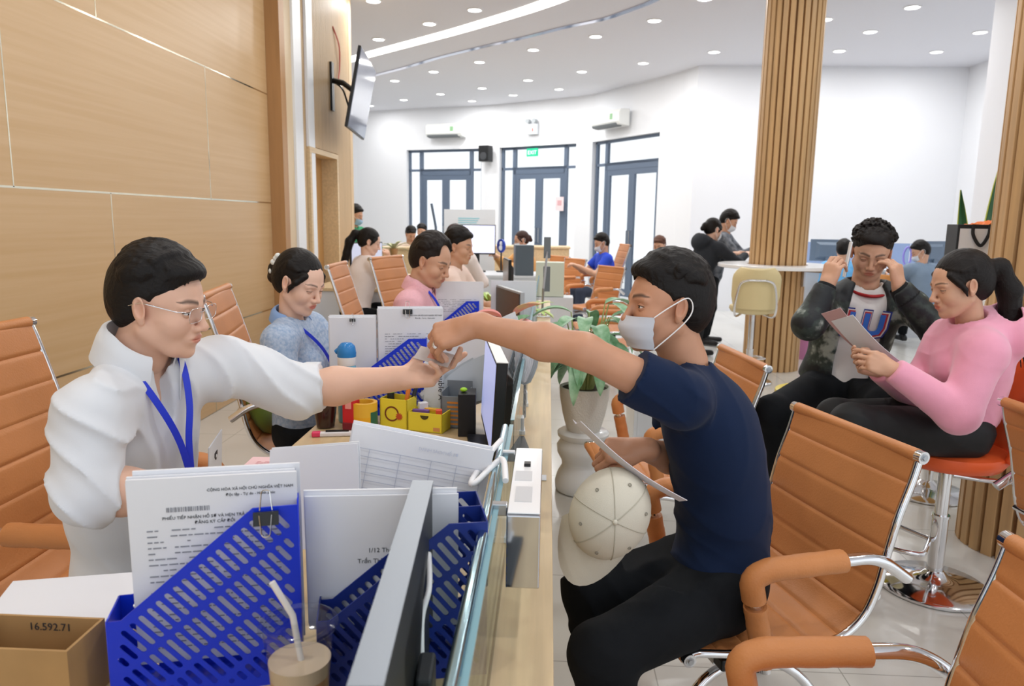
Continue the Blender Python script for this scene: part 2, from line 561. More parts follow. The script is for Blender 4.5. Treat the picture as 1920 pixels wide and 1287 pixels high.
LL = ['large round ceiling downlight above the light strip, right of the pair by the screen', 'round ceiling downlight above the light strip, middle of three in line',
 'round ceiling downlight right above the wall mounted screen', 'round ceiling downlight cut by the top of the photo, left of the strip',
 'round ceiling downlight just under the left end of the metal ribbon', 'round ceiling downlight below the ribbon, second from its left end', 'round ceiling downlight below the ribbon, third from its left end',
 'round ceiling downlight below the ribbon, fourth from its left end', 'round ceiling downlight below the ribbon, fifth from its left end', 'round ceiling downlight below the right end of the ribbon, last of its row',
 'small ceiling downlight left above the first air conditioner, second row', 'small ceiling downlight directly above the left air conditioner', 'small ceiling downlight up and right of the left air conditioner',
 'small ceiling downlight above the emergency lamp, second row', 'ceiling downlight above the right air conditioner, second row', 'ceiling downlight up and right of the right air conditioner', 'ceiling downlight left of the middle slatted column, over the wall corner',
 'smallest ceiling downlight, nearest the camera dome beside the screen', 'small far ceiling downlight just right of the left air conditioner', 'small far ceiling downlight before the emergency lamp', 'small far ceiling downlight between emergency lamp and right air conditioner',
 'ceiling downlight touching the right side of the middle column', 'ceiling downlight in the middle between column and white pier', 'ceiling downlight low beside the middle column near the wall line', 'big ceiling downlight at the top edge right of the middle column',
 'ceiling downlight near the far right room corner', 'ceiling downlight at the edge of the white pier', 'ceiling downlight cut by the top edge left of the middle column']
for i, (x, y) in enumerate(LIGHTS + UNSEEN):
    if first is None:
        first = empty('ceiling_downlight', (x, y, CH))
        r = MB(); r.lathe([(0.075, 0), (0.095, 0), (0.095, -0.008), (0.078, -0.012), (0.075, 0)], 24, cap=False); r.build('lamp_ring', ring_m, first)
        r = MB(); r.lathe([(0.0, -0.006), (0.076, -0.006), (0.076, 0.0), (0, 0)], 24, cap=False); r.build('lamp_diffuser', lamp_on, first)
        o = first
        lo = bpy.data.objects.new('lamp_glow', area); C.objects.link(lo); lo.parent = o; lo.location = (0, 0, -0.02)
    else:
        o = copy_tree(first); o.location = (x, y, CH)
    tag(o, LL[i] if i < len(LL) else 'added unseen ceiling downlight, over the %s, %s' % ('staff' if x < -.5 else 'customers' if x < 2 else 'bar tables', {6.4: 'farthest row', 4.4: 'third row', 2.4: 'second row', 0.6: 'nearest row'}[y]), 'ceiling light', 'ceiling downlights')
# curved cove strip and metal ribbon
def band(name, pts, w, m, z=CH, th=0.012, drop=0.0):
    p = smooth_path([(a, b, z) for a, b in pts], 8)
    rows_ = []
    for i, q in enumerate(p):
        d = (p[min(i + 1, len(p) - 1)] - p[max(i - 1, 0)]).normalized(); n = V(-d.y, d.x, 0)
        rows_.append([q - n * w / 2 + V(0, 0, -drop), q + n * w / 2 + V(0, 0, -drop)])
    mb = MB(); mb.sheet(rows_, th)
    return mb.build(name, m)
o = band('ceiling_light_strip', [(-5.2, 13.9), (-3.251, 12.05), (-2.205, 11.05), (-1.316, 10.2), (-0.568, 9.42), (-0.178, 8.98), (0.1, 8.6), (0.3, 8.1), (0.4, 7.4)], 0.22, mat('strip_light', '#fffdf4', 0.5, emit=2.2), drop=0.004)
tag(o, 'long curved glowing light strip set in the ceiling', 'light strip')
o = band('ceiling_ribbon', [(-4.2, 14.3), (-2.596, 12.73), (-1.748, 11.769), (-1.035, 11.05), (-0.411, 10.477), (0.144, 9.913), (0.584, 9.531), (0.861, 9.136), (1.083, 8.756), (1.25, 8.2)], 0.09, mat('mirror_ribbon', '#cfd0dc', 0.12, 1.0), drop=0.006)
struct(o); o.name = 'trim_7'
# ---------------------------------------------------------------- slatted columns
def column(name_label, cx, cy, n=26):
    root = empty('slatted_column', (cx, cy, 0), label=name_label, cat='column')
    mb = MB(); mb.lathe([(0.235, 0), (0.235, CH)], 40); mb.build('column_core', slat_back, root)
    mb = MB()
    for k in range(n):
        t = 2 * PI * k / n
        M = Matrix.Rotation(t, 4, 'Z')
        mb.box((0.228, -0.0225, 0.0), (0.265, 0.0225, CH), M)
    mb.build('slats', slat_wood, root, bevel=0.002)
    return root
column('round column of vertical wooden slats standing in the middle of the hall', 2.235, 7.45)
column('nearest slatted wooden column, cut by the right edge of the photo', 2.175, 3.30)

def ring_table(cx, cy, z, lab, r=0.56):
    root = empty('ring_table', (cx, cy, 0), label=lab, cat='table')
    mb = MB(); mb.lathe([(0.285, z - 0.035), (r - 0.01, z - 0.035), (r, z - 0.03), (r, z - 0.004), (r - 0.006, z), (0.285, z), (0.285, z - 0.035)], 56, cap=False)
    mb.build('tabletop', mat('white_gloss_top', '#f0f1f3', 0.2), root, smooth=30)
    for k in range(4):
        t = PI / 4 + k * PI / 2
        b = MB(); b.M = Matrix.Rotation(t, 4, 'Z'); b.box((0.27, -0.015, z - 0.2), (0.29, 0.015, z - 0.036)); b.box((0.27, -0.015, z - 0.06), (0.48, 0.015, z - 0.036)); b.build('bracket', steel, root)
    return root
ring_table(2.235, 7.45, 1.03, 'white round bar table built around the middle slatted column')
ring_table(2.175, 3.30, 1.03, 'white round bar table around the right-hand slatted column')

# ---------------------------------------------------------------- tan ribbed chairs
def chair_profile(high, low_seat=0.405):
    top = 1.10 if high else 0.86
    s = low_seat
    pts = [(0.238, s - 0.002), (0.215, s + 0.008), (0.12, s - 0.006), (0.0, s - 0.014), (-0.12, s - 0.014), (-0.19, s + 0.002), (-0.245, s + 0.05), (-0.275, s + 0.12),
           (-0.292, s + 0.2), (-0.315, s + 0.3), (-0.345, s + 0.39)]
    if high:
        pts += [(-0.375, s + 0.49), (-0.41, s + 0.60), (-0.425, top)]
    else:
        pts += [(-0.362, top)]
    return [V(p.x, 0, p.z) for p in smooth_path([(a, 0, b) for a, b in pts], 6)]

def shell_mesh(path, half_w, rib, th=0.017, dip=0.0):
    """sling between the side tubes, pinched at regular seams"""
    L = [0.0]
    for a, b in zip(path, path[1:]): L.append(L[-1] + (b - a).length)
    N = int(L[-1] / 0.006)
    up, dn = [], []
    nv = 7
    j = 0
    for i in range(N + 1):
        s = L[-1] * i / N
        while j < len(L) - 2 and L[j + 1] < s: j += 1
        t = (s - L[j]) / max(1e-9, L[j + 1] - L[j])
        p = path[j].lerp(path[j + 1], t); d = (path[j + 1] - path[j]).normalized()
        n = V(-d.z, 0, d.x)
        if rib:
            ph = (s % rib) / rib
            g = min(1.0, (min(ph, 1 - ph) * rib / 0.008)) ** 0.5
        else: g = 1
        ru, rd = [], []
        for k in range(nv):
            y = -half_w + 2 * half_w * k / (nv - 1)
            sag = -dip * (1 - (y / half_w) ** 2)
            q = p + n * sag
            ru.append(V(q.x, y, q.z) - n * th * (0.25 + 0.75 * g) * (0.5))
            rd.append(V(q.x, y, q.z) + n * th * (0.25 + 0.75 * g) * (0.5))
        up.append(ru); dn.append(rd)
    mb = MB()
    nu = len(up)
    vs = [q for r in up for q in r] + [q for r in dn for q in r]
    NN = nu * nv; fs = []
    for i in range(nu - 1):
        for k in range(nv - 1):
            a, b, c, d = i * nv + k, (i + 1) * nv + k, (i + 1) * nv + k + 1, i * nv + k + 1
            fs.append((a, b, c, d)); fs.append((d + NN, c + NN, b + NN, a + NN))
    bd = [(i, 0) for i in range(nu)] + [(nu - 1, j) for j in range(1, nv)] + [(i, nv - 1) for i in range(nu - 2, -1, -1)] + [(0, j) for j in range(nv - 2, 0, -1)]
    for k in range(len(bd)):
        a = bd[k][0] * nv + bd[k][1]; b = bd[(k + 1) % len(bd)][0] * nv + bd[(k + 1) % len(bd)][1]
        fs.append((b, a, a + NN, b + NN))
    mb.add(vs, fs)
    return mb

def make_chair(high=False, star=False):
    root = empty('office_armchair' if high else 'visitor_armchair')
    hw = 0.25
    s = 0.46 if high else 0.405
    prof = chair_profile(high, s)
    # split at the bend
    k = min(range(len(prof)), key=lambda i: abs(prof[i].x + 0.245) + abs(prof[i].z - (s + 0.05)))
    shell_mesh(prof[:k + 1], hw - 0.008, 0.085, dip=0.008).build('seat', tan, root, smooth=35)
    shell_mesh(prof[k:], hw - 0.008, 0.088, dip=0.008).build('backrest', tan, root, smooth=35)
    for y in (-hw, hw):
        f = MB(); f.tube([V(p.x, y, p.z) for p in prof], 0.010, 10); f.build('side_rail', chrome, root, smooth=40)
    for nm, p in (('front_bar', prof[0]), ('top_bar', prof[-1])):
        f = MB(); f.cyl((p.x, -hw - 0.012, p.z), (p.x, hw + 0.012, p.z), 0.0162, 18); fo = f.build(nm, chrome, root, smooth=40)
        f = MB(); f.cyl((p.x, -hw + 0.008, p.z), (p.x, hw - 0.008, p.z), 0.0174, 18); f.build('leather_wrap', tan, fo, smooth=40)
        for sg in (-1, 1):
            b = MB(); b.cyl((p.x, sg * (hw + 0.012), p.z), (p.x, sg * (hw + 0.0135), p.z), 0.010, 14); b.cyl((p.x, sg * (hw + 0.0135), p.z), (p.x, sg * (hw + 0.017), p.z), 0.0062, 6)
            b.build('bolt', steel, fo)
    f = MB(); b0 = prof[len(prof) * 6 // 10]
    f.cyl((b0.x - 0.012, -hw, b0.z), (b0.x - 0.012, hw, b0.z), 0.009, 10); f.build('back_brace', chrome, root, smooth=40)
    # arms
    for sg in (-1, 1):
        y = sg * (hw + 0.03)
        za = s + 0.215
        arm = [(0.045, sg * (hw + 0.012), s - 0.035), (0.075, y, s + 0.02), (0.12, y, za - 0.02), (0.10, y, za), (-0.02, y, za + 0.004), (-0.2, y, za + 0.0), (-0.29, y, za - 0.012), (-0.36, sg * (hw + 0.02), za - 0.085)] if False else \
              [(0.05, y, s - 0.04), (0.105, y, za - 0.015), (0.06, y, za + 0.003), (-0.24, y, za + 0.005), (-0.33, y, za - 0.06)]
        path = fillet(arm, 0.075, 7)
        ar = MB(); ar.tube(path, 0.015, 12, flat=1.2, up=(0, 1, 0)); ar = ar.build('armrest', chrome, root, smooth=50)
        # leather sleeves
        def seg(a, b, rr, nm):
            L = [0.0]
            for p, q in zip(path, path[1:]): L.append(L[-1] + (q - p).length)
            T = L[-1]; out = []
            for i in range(25):
                sft = T * (a + (b - a) * i / 24); j = 0
                while j < len(L) - 2 and L[j + 1] < sft: j += 1
                out.append(path[j].lerp(path[j + 1], (sft - L[j]) / (L[j + 1] - L[j])))
            m = MB(); m.tube(out, [rr * (1 + 0.018 * math.sin(i * 0.9) + 0.012 * math.sin(i * 2.3 + 1)) for i in range(25)], 16, flat=1.12, up=(0, 1, 0)); m.build(nm, tan, ar, smooth=50)
        seg(0.03, 0.25, 0.0265, 'arm_sleeve'); seg(0.275, 0.70, 0.0275, 'arm_sleeve')
    if not star:
        # bow-shaped sled legs joined under the seat
        for sg in (-1, 1):
            y = sg * 0.15
            p = fillet([(0.27, y * 1.5, 0.012), (0.16, y, s - 0.10), (-0.12, y, s - 0.10), (-0.27, y * 1.5, 0.012)], 0.16, 8)
            f = MB(); f.tube(p, 0.0135, 12); f.build('leg', chrome, root, smooth=50)
            for q in (p[0], p[-1]):
                g = MB(); g.cyl((q.x, q.y, 0), (q.x, q.y, 0.022), 0.018, 12); g.build('foot_cap', black_plastic, root, smooth=40)
        f = MB(); f.cyl((0.20, 0, s - 0.075), (-0.2, 0, s - 0.06), 0.020, 16); f.box((-0.12, -0.2, s - 0.062), (-0.06, 0.2, s - 0.045)); f.box((0.08, -0.2, s - 0.062), (0.14, 0.2, s - 0.045)); f.build('under_frame', steel, root, smooth=30)
        for sx in (0.11, -0.09):
            for sg in (-1, 1):
                f = MB(); f.box((sx - 0.03, sg * 0.19 - 0.012, s - 0.06), (sx + 0.03, sg * 0.19 + 0.05, s - 0.028)); f.build('bracket', black_plastic, root, bevel=0.006)
    else:
        f = MB(); f.cyl((0, 0, 0.10), (0, 0, s - 0.05), 0.028, 16); f.box((-0.1, -0.16, s - 0.07), (0.1, 0.16, s - 0.035)); f.build('gas_column', steel, root, smooth=30)
        for k in range(5):
            t = 2 * PI * k / 5 + 0.3
            f = MB(); f.tube([(0.02 * math.cos(t), 0.02 * math.sin(t), 0.11), (0.29 * math.cos(t), 0.29 * math.sin(t), 0.075)], [0.022, 0.014], 10); lg = f.build('leg', chrome, root, smooth=40)
            f = MB(); q = V(0.29 * math.cos(t), 0.29 * math.sin(t), 0.03); d = V(-math.sin(t), math.cos(t), 0)
            f.cyl(q - d * 0.022, q + d * 0.022, 0.03, 16); f.build('caster', black_plastic, lg, smooth=40)
    return root

low = make_chair(False)
high = make_chair(True, True)
usedc = {'l': False, 'h': False}
def put_chair(kind, x, y, deg, label, group, s=1.0):
    src = low if kind == 'l' else high
    o = src if not usedc[kind] else copy_tree(src)
    usedc[kind] = True
    o.location = (x, y, 0); o.rotation_euler = (0, 0, math.radians(deg)); o.scale = (s, s, s)
    tag(o, label, 'chair', group)
    return o
GV = 'tan visitor armchairs on the public side'
GS = 'tan high-backed office chairs on the staff side'
put_chair('l', 0.505, 1.945, 197, 'tan ribbed leather armchair the man in the navy shirt sits on', GV)
put_chair('l', 0.50, 1.04, 184, 'tan armchair cut by the bottom right corner, with its armrest in front', GV)
put_chair('l', 0.47, 3.10, 188, 'tan armchair behind the man in navy, beside the large potted plant', GV)
put_chair('l', 1.87, 2.22, 5, 'tan chair back cut by the right edge beside the orange bar stool', GV)
put_chair('h', -1.10, 1.86, 0, 'high tan office chair the man in the white shirt sits on', GS)
put_chair('h', -0.985, 3.17, 12, 'high tan office chair of the woman in blue, with a green cushion', GS)
put_chair('h', -1.00, 5.0, 2, 'empty high tan office chair, left one beside the door', GS)
put_chair('h', -0.90, 5.85, -18, 'empty high tan office chair, right one behind the man in pink', GS)
MID = [(0.50, 6.3, 178, 'tan armchair nearest beyond the potted plant, only its arms showing'),
       (0.52, 7.2, 182, 'tan armchair second beyond the plant, its arms in front of the broad-backed one'),
       (0.48, 9.0, 215, 'tan armchair with its broad backrest turned to the camera in the middle of the row'),
       (0.10, 10.75, 215, 'tan armchair behind, left of the man in the blue polo shirt'),
       (-0.12, 11.45, 215, 'tan armchair farthest left at the end of the glass screen'),
       (1.50, 9.3, 250, 'tan armchair right behind the head of the man in navy')]
for x, y, r, lab in MID: put_chair('l', x, y, r, lab, GV)
put_chair('h', 0.62, 10.2, 190, 'high tan chair the man in the blue polo shirt sits on', GV)

# ---------------------------------------------------------------- bar stools
def stool(x, y, deg, col, lab, seat_z=0.60, back=True, base_r=0.205, name='bar_stool'):
    m = mat('stool_' + col[1:], col, 0.38, bump=0.05, bscale=120)
    root = empty(name, (x, y, 0), math.radians(deg), lab, 'stool', 'padded bar stools with chrome bases')
    mb = MB(); mb.lathe([(0, 0.004), (base_r, 0.004), (base_r, 0.012), (base_r * 0.93, 0.022), (0.09, 0.04), (0.05, 0.055), (0.032, 0.075), (0, 0.075)], 48, cap=False); mb.build('base', chrome, root, smooth=35)
    mb = MB(); mb.cyl((0, 0, 0.06), (0, 0, 0.30), 0.03, 24); mb.cyl((0, 0, 0.30), (0, 0, seat_z - 0.07), 0.024, 24); mb.cyl((0, 0, 0.295), (0, 0, 0.305), 0.033, 24); mb.build('pole', chrome, root, smooth=35)
    mb = MB(); pr = [(0.03, 0, 0.2)] + [(0.12 + 0.14 * math.sin(t) , -0.15 * math.cos(t), 0.2) for t in np.linspace(0, PI, 12)] + [(0.03, 0, 0.2)]
    mb.tube(fillet(pr, 0.02, 2), 0.0095, 10); mb.build('footrest', chrome, root, smooth=50)
    # seat cushion
    mb = MB()
    prof = [(0, seat_z - 0.075), (0.12, seat_z - 0.075), (0.185, seat_z - 0.06), (0.205, seat_z - 0.03), (0.2, seat_z - 0.005), (0.17, seat_z + 0.005), (0, seat_z - 0.002)]
    mb.lathe(prof, 40, cap=False); so = mb.build('seat', m, root, smooth=60)
    if back:
        P = []
        for i in range(13):
            v = i / 12
            z = seat_z - 0.02 + 0.36 * v
            w = 0.195 * (1 - 0.35 * max(0, (v - 0.75) / 0.25) ** 2) * (0.86 + 0.14 * min(1, v * 3))
            row = []
            for k in range(15):
                a = -1 + 2 * k / 14
                x_ = -0.215 - 0.06 * v + 0.085 * a * a
                row.append((x_, a * w, z))
            P.append(row)
        mb = MB(); mb.sheet(P, 0.04); mb.build('backrest', m, root, smooth=60, bevel=0.012)
        mb = MB()
        for sg in (-1, 1):
            mb.tube(smooth_path([(0.02, sg * 0.1, seat_z - 0.085), (-0.17, sg * 0.16, seat_z - 0.08), (-0.24, sg * 0.17, seat_z + 0.03), (-0.265, sg * 0.14, seat_z + 0.2), (-0.285, sg * 0.07, seat_z + 0.24)], 6), 0.010, 10)
        mb.tube([(-0.285, 0.07, seat_z + 0.24), (-0.29, -0.07, seat_z + 0.24)], 0.010, 10)
        mb.build('back_frame', chrome, root, smooth=50)
    return root
stool(1.56, 2.86, 178, '#e8622f', 'bright orange bar stool the girl in the pink hoodie sits on', 0.585)
stool(1.36, 3.72, 255, '#d9c33c', 'yellow bar stool under the young man on the phone', 0.60, back=False)
stool(2.06, 3.95, 200, '#c99a5a', 'chrome-based bar stool behind the orange one, partly hidden by the column', 0.62, back=False)
stool(1.83, 6.72, 80, '#e0cf9f', 'cream padded bar stool beside the middle slatted column', 0.70)
stool(2.82, 6.85, 120, '#cf8b48', 'tan bar stool on the right of the middle slatted column', 0.66)
stool(2.62, 4.7, 170, '#c9995c', 'tan bar stool between the young man and the girl in pink', 0.60)
stool(2.8, 5.4, 200, '#d8b77d', 'beige round-backed stool behind the girl in pink, near the wall', 0.85)

# ---------------------------------------------------------------- counter
root = empty('service_counter', (0, 0, 0), label='long light oak service counter running away from the camera between staff and public', cat='counter')
SX = -0.074
mb = MB(); mb.box((-0.745, -0.6, 0.72), (SX - 0.002, 6.3, 0.75)); mb.build('desk_top', oak_desk, root, bevel=0.002)
mb = MB(); mb.box((SX + 0.001, -0.6, 0.72), (0.022, 6.3, 0.75)); mb.build('front_plank', oak, root, bevel=0.002)
mb = MB(); mb.box((-0.02, -0.6, 0.0), (0.0, 6.3, 0.72)); mb.build('front_panel', oak, root)
for y in (-0.55, 0.7, 2.0, 3.4, 4.8, 6.25):
    mb = MB(); mb.box((-0.70, y, 0.0), (-0.02, y + 0.025, 0.72)); mb.build('support_panel', oak_desk, root)

# glass screen on the counter
root = empty('glass_screen', (SX, 0, 0.75), label='low clear glass screen standing along the counter seam', cat='screen')
GT = 0.215
edge = mat('glass_edge', '#7fa9b4', 0.12, trans=0.0, spec=0.9)
for k, (a, b) in enumerate(((-0.45, 1.62), (1.66, 3.35), (3.4, 5.1), (5.15, 6.2))):
    mb = MB(); mb.box((-0.004, a, 0.012), (0.004, b, GT)); g = mb.build('glass_pane', glass_mat('screen_glass', '#e9f4f3', 0.0), root)
    mb = MB(); mb.box((-0.0045, a, GT), (0.0045, b, GT + 0.0015)); mb.build('polished_edge', edge, g)
for y in (0.72, 1.5, 2.3, 2.66, 3.1, 4.1, 4.8, 5.6):
    mb = MB(); mb.prism([(-0.014, -0.028), (0.014, -0.028), (0.010, 0.028), (-0.010, 0.028)], 0.014, Matrix.Translation((0, y, 0.0)))
    mb.prism([(-0.010, -0.024), (0.010, -0.024), (0.006, 0.02), (-0.006, 0.02)], 0.04, Matrix.Translation((0, y, 0.014)))
    mb.build('glass_clamp', mat('clamp_white', '#dfe3e6', 0.3), root, bevel=0.002)
# chrome rail fixed along the top of the first pane
mb = MB(); mb.cyl((-0.012, 0.5, GT + 0.006), (-0.012, 1.58, GT + 0.006), 0.0075, 14); mb.build('edge_rail', mat('blue_chrome', '#a8c6cf', 0.12, 1.0), root, smooth=40)
# ---------------------------------------------------------------- desk things
blue = mat('blue_plastic', '#0f34d0', 0.3)
navy = mat('shaded_blue_plastic', '#142c80', 0.38)  # the rack's blue plastic with shadow put into its colour
greyp = mat('grey_rack_plastic', '#7d858c', 0.45)
blk = black_plastic
clear = glass_mat('clear_plastic', '#f4f6f8', 0.08)
Zv = V(0, 0, 1)

def inside(p, poly, m):
    n = len(poly); c = False
    for i in range(n):
        a = V(poly[i][0], poly[i][1], 0); b = V(poly[(i + 1) % n][0], poly[(i + 1) % n][1], 0)
        q = V(p[0], p[1], 0); ab = b - a
        t = max(0, min(1, (q - a).dot(ab) / ab.length_squared))
        if (q - (a + ab * t)).length < m: return False
        if (a.y > q.y) != (b.y > q.y) and q.x < (b.x - a.x) * (q.y - a.y) / (b.y - a.y) + a.x: c = not c
    return c

def file_rack(o, ang, label, m, L=0.25, hl=0.125, hh=0.27, wid=0.08, comps=1, flat=0.06, name='file_rack', group=None):
    root = empty(name, o, 0, label, 'file rack', group)
    c, s = math.cos(math.radians(ang)), math.sin(math.radians(ang))
    root.rotation_euler = (0, 0, math.radians(ang))
    root.location = o
    poly = [(0, 0), (L, 0), (L, hh), (L - flat, hh), (0.018, hl), (0, hl)]
    a = math.atan2(hh - hl, L - flat - 0.018)
    u = (math.cos(a), math.sin(a)); w = (math.sin(a), -math.cos(a))
    holes = []
    for r in range(10):
        for k in range(-30, 60):
            cx = L - flat + u[0] * k * 0.0148 + w[0] * (0.034 + r * 0.052)
            cy = hh + u[1] * k * 0.0148 + w[1] * (0.034 + r * 0.052)
            for l, sh in ((0.044, 0), (0.030, 0.007), (0.030, -0.007), (0.018, 0.013), (0.018, -0.013), (0.0085, 0.017), (0.0085, -0.017)):
                x, y = cx + w[0] * sh, cy + w[1] * sh
                e = l / 2 - 0.003
                if all(inside((x + w[0] * t, y + w[1] * t), poly, 0.0095) for t in (e, 0, -e)):
                    holes.append(slot(x, y, l, 0.0080, math.atan2(w[1], w[0]))); break
    for i in range(comps + 1):
        M = basis(V(0, wid * i, 0), V(1, 0, 0), V(0, 0, 1), V(0, -1, 0))
        plate_with_holes(poly, holes, 0.0022, M, 'side_panel', m, root)
    W_ = wid * comps
    rect = [(0, 0), (W_, 0), (W_, hh), (0, hh)]
    hs = [slot(W_ / 2, 0.03 + 0.016 * k, max(0.02, min(W_ - 0.03, 0.06)), 0.006, 0) for k in range(int((hh - 0.06) / 0.016))]
    plate_with_holes(rect, hs, 0.0022, basis(V(L, 0, 0), V(0, 1, 0), V(0, 0, 1), V(1, 0, 0)), 'back_panel', m, root)
    rect = [(0, 0), (W_, 0), (W_, hl), (0, hl)]
    hs = [slot(W_ * 0.5, 0.025 + 0.018 * k, W_ * 0.35, 0.006, 0) for k in range(int((hl - 0.04) / 0.018))]
    plate_with_holes(rect, hs, 0.0022, basis(V(0, 0, 0), V(0, 1, 0), V(0, 0, 1), V(1, 0, 0)), 'front_panel', m, root)
    mb = MB(); mb.box((0, 0, 0.0008), (L, W_, 0.003)); mb.build('base', m, root)
    return root

r1 = file_rack((-0.585, 0.905, 0.75), 18, 'bright blue slotted file rack nearest the cardboard box', blue, L=0.253, wid=0.075)
r2 = file_rack((-0.315, 0.962, 0.75), 13, 'shade-darkened blue slotted file rack between the near monitor and the glass screen', navy, L=0.242, hl=0.105, hh=0.24, wid=0.062, comps=2, flat=0.055)
r3 = file_rack((-0.668, 2.44, 0.75), 12, "blue slotted file rack on the woman in blue's desk, behind the yellow pen tray", blue, L=0.265, wid=0.085, hh=0.265)
r4 = file_rack((-0.585, 3.62, 0.75), 8, 'blue slotted file rack before the man in pink', blue, L=0.25, wid=0.085)
r5 = file_rack((-0.118, 2.20, 0.75), 80, 'grey slotted file rack standing against the glass screen', greyp, L=0.30, hl=0.13, hh=0.27, wid=0.028, comps=1, flat=0.05)

# papers -----------------------------------------------------------------
def page_lines(mb, w, h, x0, y0, n, pitch, seed, th=0.0022, dens=0.75, z=0.0006):
    rd = random.Random(seed)
    for i in range(n):
        x = x0; end = w * (1 - 0.08 - (0.35 if rd.random() < 0.18 else 0.04) * rd.random())
        y = y0 - i * pitch
        while x < end:
            l = rd.uniform(0.004, 0.014)
            if rd.random() < dens: mb.box((x, y, z - 0.0004), (min(x + l, end), y + th, z))
            x += l + 0.0022
        if y < 0.02: break

def page(name, label, M, w=0.21, h=0.297, n=1, m=paper, lines=0, seed=1, title=(), barcode=False, table=False, curl=0.0, cat='paper', group=None, th=0.0035, spread=0.004, ink_m=None):
    """stack of n sheets; local x right, y up the page, z out of the page"""
    root = empty(name, (0, 0, 0), 0, label, cat, group, M=M)
    rd = random.Random(seed)
    for i in range(n):
        mb = MB()
        dx, dy = (0, 0) if i == 0 else (rd.uniform(-spread, spread), rd.uniform(-spread, spread) * 2)
        P = []
        for a in range(9):
            u = a / 8; row = []
            for b in range(9):
                v = b / 8
                row.append((dx + w * u, dy + h * v, -i * (th + 0.001) + curl * (v * v) * (0.5 + u)))
            P.append(row)
        mb.sheet(P, th)
        mb.build('sheet' if n > 1 else 'sheet', m, root, smooth=30)
    if lines or table or barcode:
        mb = MB()
        zz = th / 2 + 0.0009
        if lines: page_lines(mb, w, h, w * 0.1, h * 0.72, lines, 0.0085, seed, z=zz, th=0.0018)
        if barcode:
            x = w * 0.22
            while x < w * 0.47:
                l = rd.choice((0.0008, 0.0012, 0.0022)); mb.box((x, h * 0.82, zz - .0004), (x + l, h * 0.845, zz)); x += l + rd.choice((0.0008, 0.0015))
        if table:
            zc = lambda u, v: zz + curl * v * v * (0.5 + u) + 0.0012
            def rule(u0, v0, u1, v1, t):
                pts = [(u0 + (u1 - u0) * i / 10, v0 + (v1 - v0) * i / 10) for i in range(11)]
                du, dv = (t / w, 0) if u0 == u1 else (0, t / h)
                mb.sheet([[(w * a_, h * b_, zc(a_, b_)), (w * (a_ + du), h * (b_ + dv), zc(a_ + du, b_ + dv))] for a_, b_ in pts], 0.0003)
            for k in range(11): rule(0.06, 0.80 - k * 0.07, 0.94, 0.80 - k * 0.07, 0.0009)
            for u in (0.06, 0.14, 0.36, 0.58, 0.76, 0.94): rule(u, 0.10, u, 0.80, 0.0009)
        o = mb.build('printed_lines', ink_m or ink_soft, root)
    for (s_, sz, x, y, al) in title:
        text_obj(s_, sz, Matrix.Translation((w * x, h * y, th / 2 + 0.0006 + (curl * y * y * (0.5 + x) + 0.006 if curl else 0))), ink_m or ink, root, align=al, depth=0.0002)
    return root

def lean(o, xdir, tilt, flip=1):
    """page frame: origin, horizontal direction of the page bottom (deg), tilt back from vertical (deg)"""
    a = math.radians(xdir); x = V(math.cos(a), math.sin(a), 0)
    back = V(-math.sin(a), math.cos(a), 0)          # away from viewer
    t = math.radians(tilt)
    y = (Zv * math.cos(t) + back * math.sin(t)).normalized()
    return basis(V(o), x, y, x.cross(y))

VN = [('CỘNG HÒA XÃ HỘI CHỦ NGHĨA VIỆT NAM', 0.0058, 0.72, 0.92, 'CENTER'), ('Độc lập - Tự do - Hạnh phúc', 0.0055, 0.72, 0.89, 'CENTER')]
page('document_stack', 'thick stack of printed forms with a barcode in the bright blue rack', lean((-0.572, 0.955, 0.785), 15, -1), w=0.225, h=0.275, n=5, lines=22, seed=4, barcode=True,
     title=VN + [('PHIẾU TIẾP NHẬN HỒ SƠ VÀ HẸN TRẢ KẾT QUẢ', 0.0062, 0.5, 0.78, 'CENTER'), ('ĐĂNG KÝ CẤP ĐỔI', 0.0062, 0.5, 0.75, 'CENTER')], cat='paper stack', th=0.0045)
page('paper_slip', 'handwritten number slip 58 06 clipped on the near printed forms', lean((-0.442, 0.988, 0.955), 15, -1), w=0.06, h=0.028, title=[('58  06', 0.014, 0.12, 0.35, 'LEFT')], th=0.0008, cat='paper slip')
page('document_stack', 'plain white folder of papers standing in the shade-darkened blue rack', lean((-0.350, 1.035, 0.80), 8, -2), w=0.225, h=0.215, n=4, seed=8, cat='paper stack', title=[('Trần Thị', 0.010, 0.33, 0.50, 'LEFT'), ('1/12 Thống', 0.010, 0.40, 0.58, 'LEFT')], th=0.004)
page('document_stack', 'big curled form with a ruled table standing behind the shade-darkened blue rack', basis(V(-0.375, 1.245, 0.86), V(0.97, 0.08, -0.2).normalized(), V(0.14, 0.25, 0.93).normalized(), V(0.97, 0.08, -0.2).normalized().cross(V(0.14, 0.25, 0.93).normalized())),
     w=0.255, h=0.20, n=4, table=True, seed=9, curl=0.025, cat='paper stack', ink_m=mat('pale_rule', '#b9bfd0', 0.6), title=[('DANH SÁCH HỒ SƠ', 0.008, 0.62, 0.88, 'CENTER')])
page('document_stack', 'white papers curled up behind the near printed forms', basis(V(-0.47, 1.17, 0.86), V(0.99, 0.06, 0.05).normalized(), V(-0.05, 0.5, 0.86).normalized(), V(0.99, 0.06, 0.05).normalized().cross(V(-0.05, 0.5, 0.86).normalized())), w=0.16, h=0.17, n=2, seed=19, curl=0.03, cat='paper stack')
page('sticky_note', 'yellow-green sticky note on the white folder by the near monitor', lean((-0.222, 1.052, 0.912), 8, -2), w=0.03, h=0.028, m=mat('lime_paper', '#b9e021', 0.6), th=0.0008, cat='sticky note')
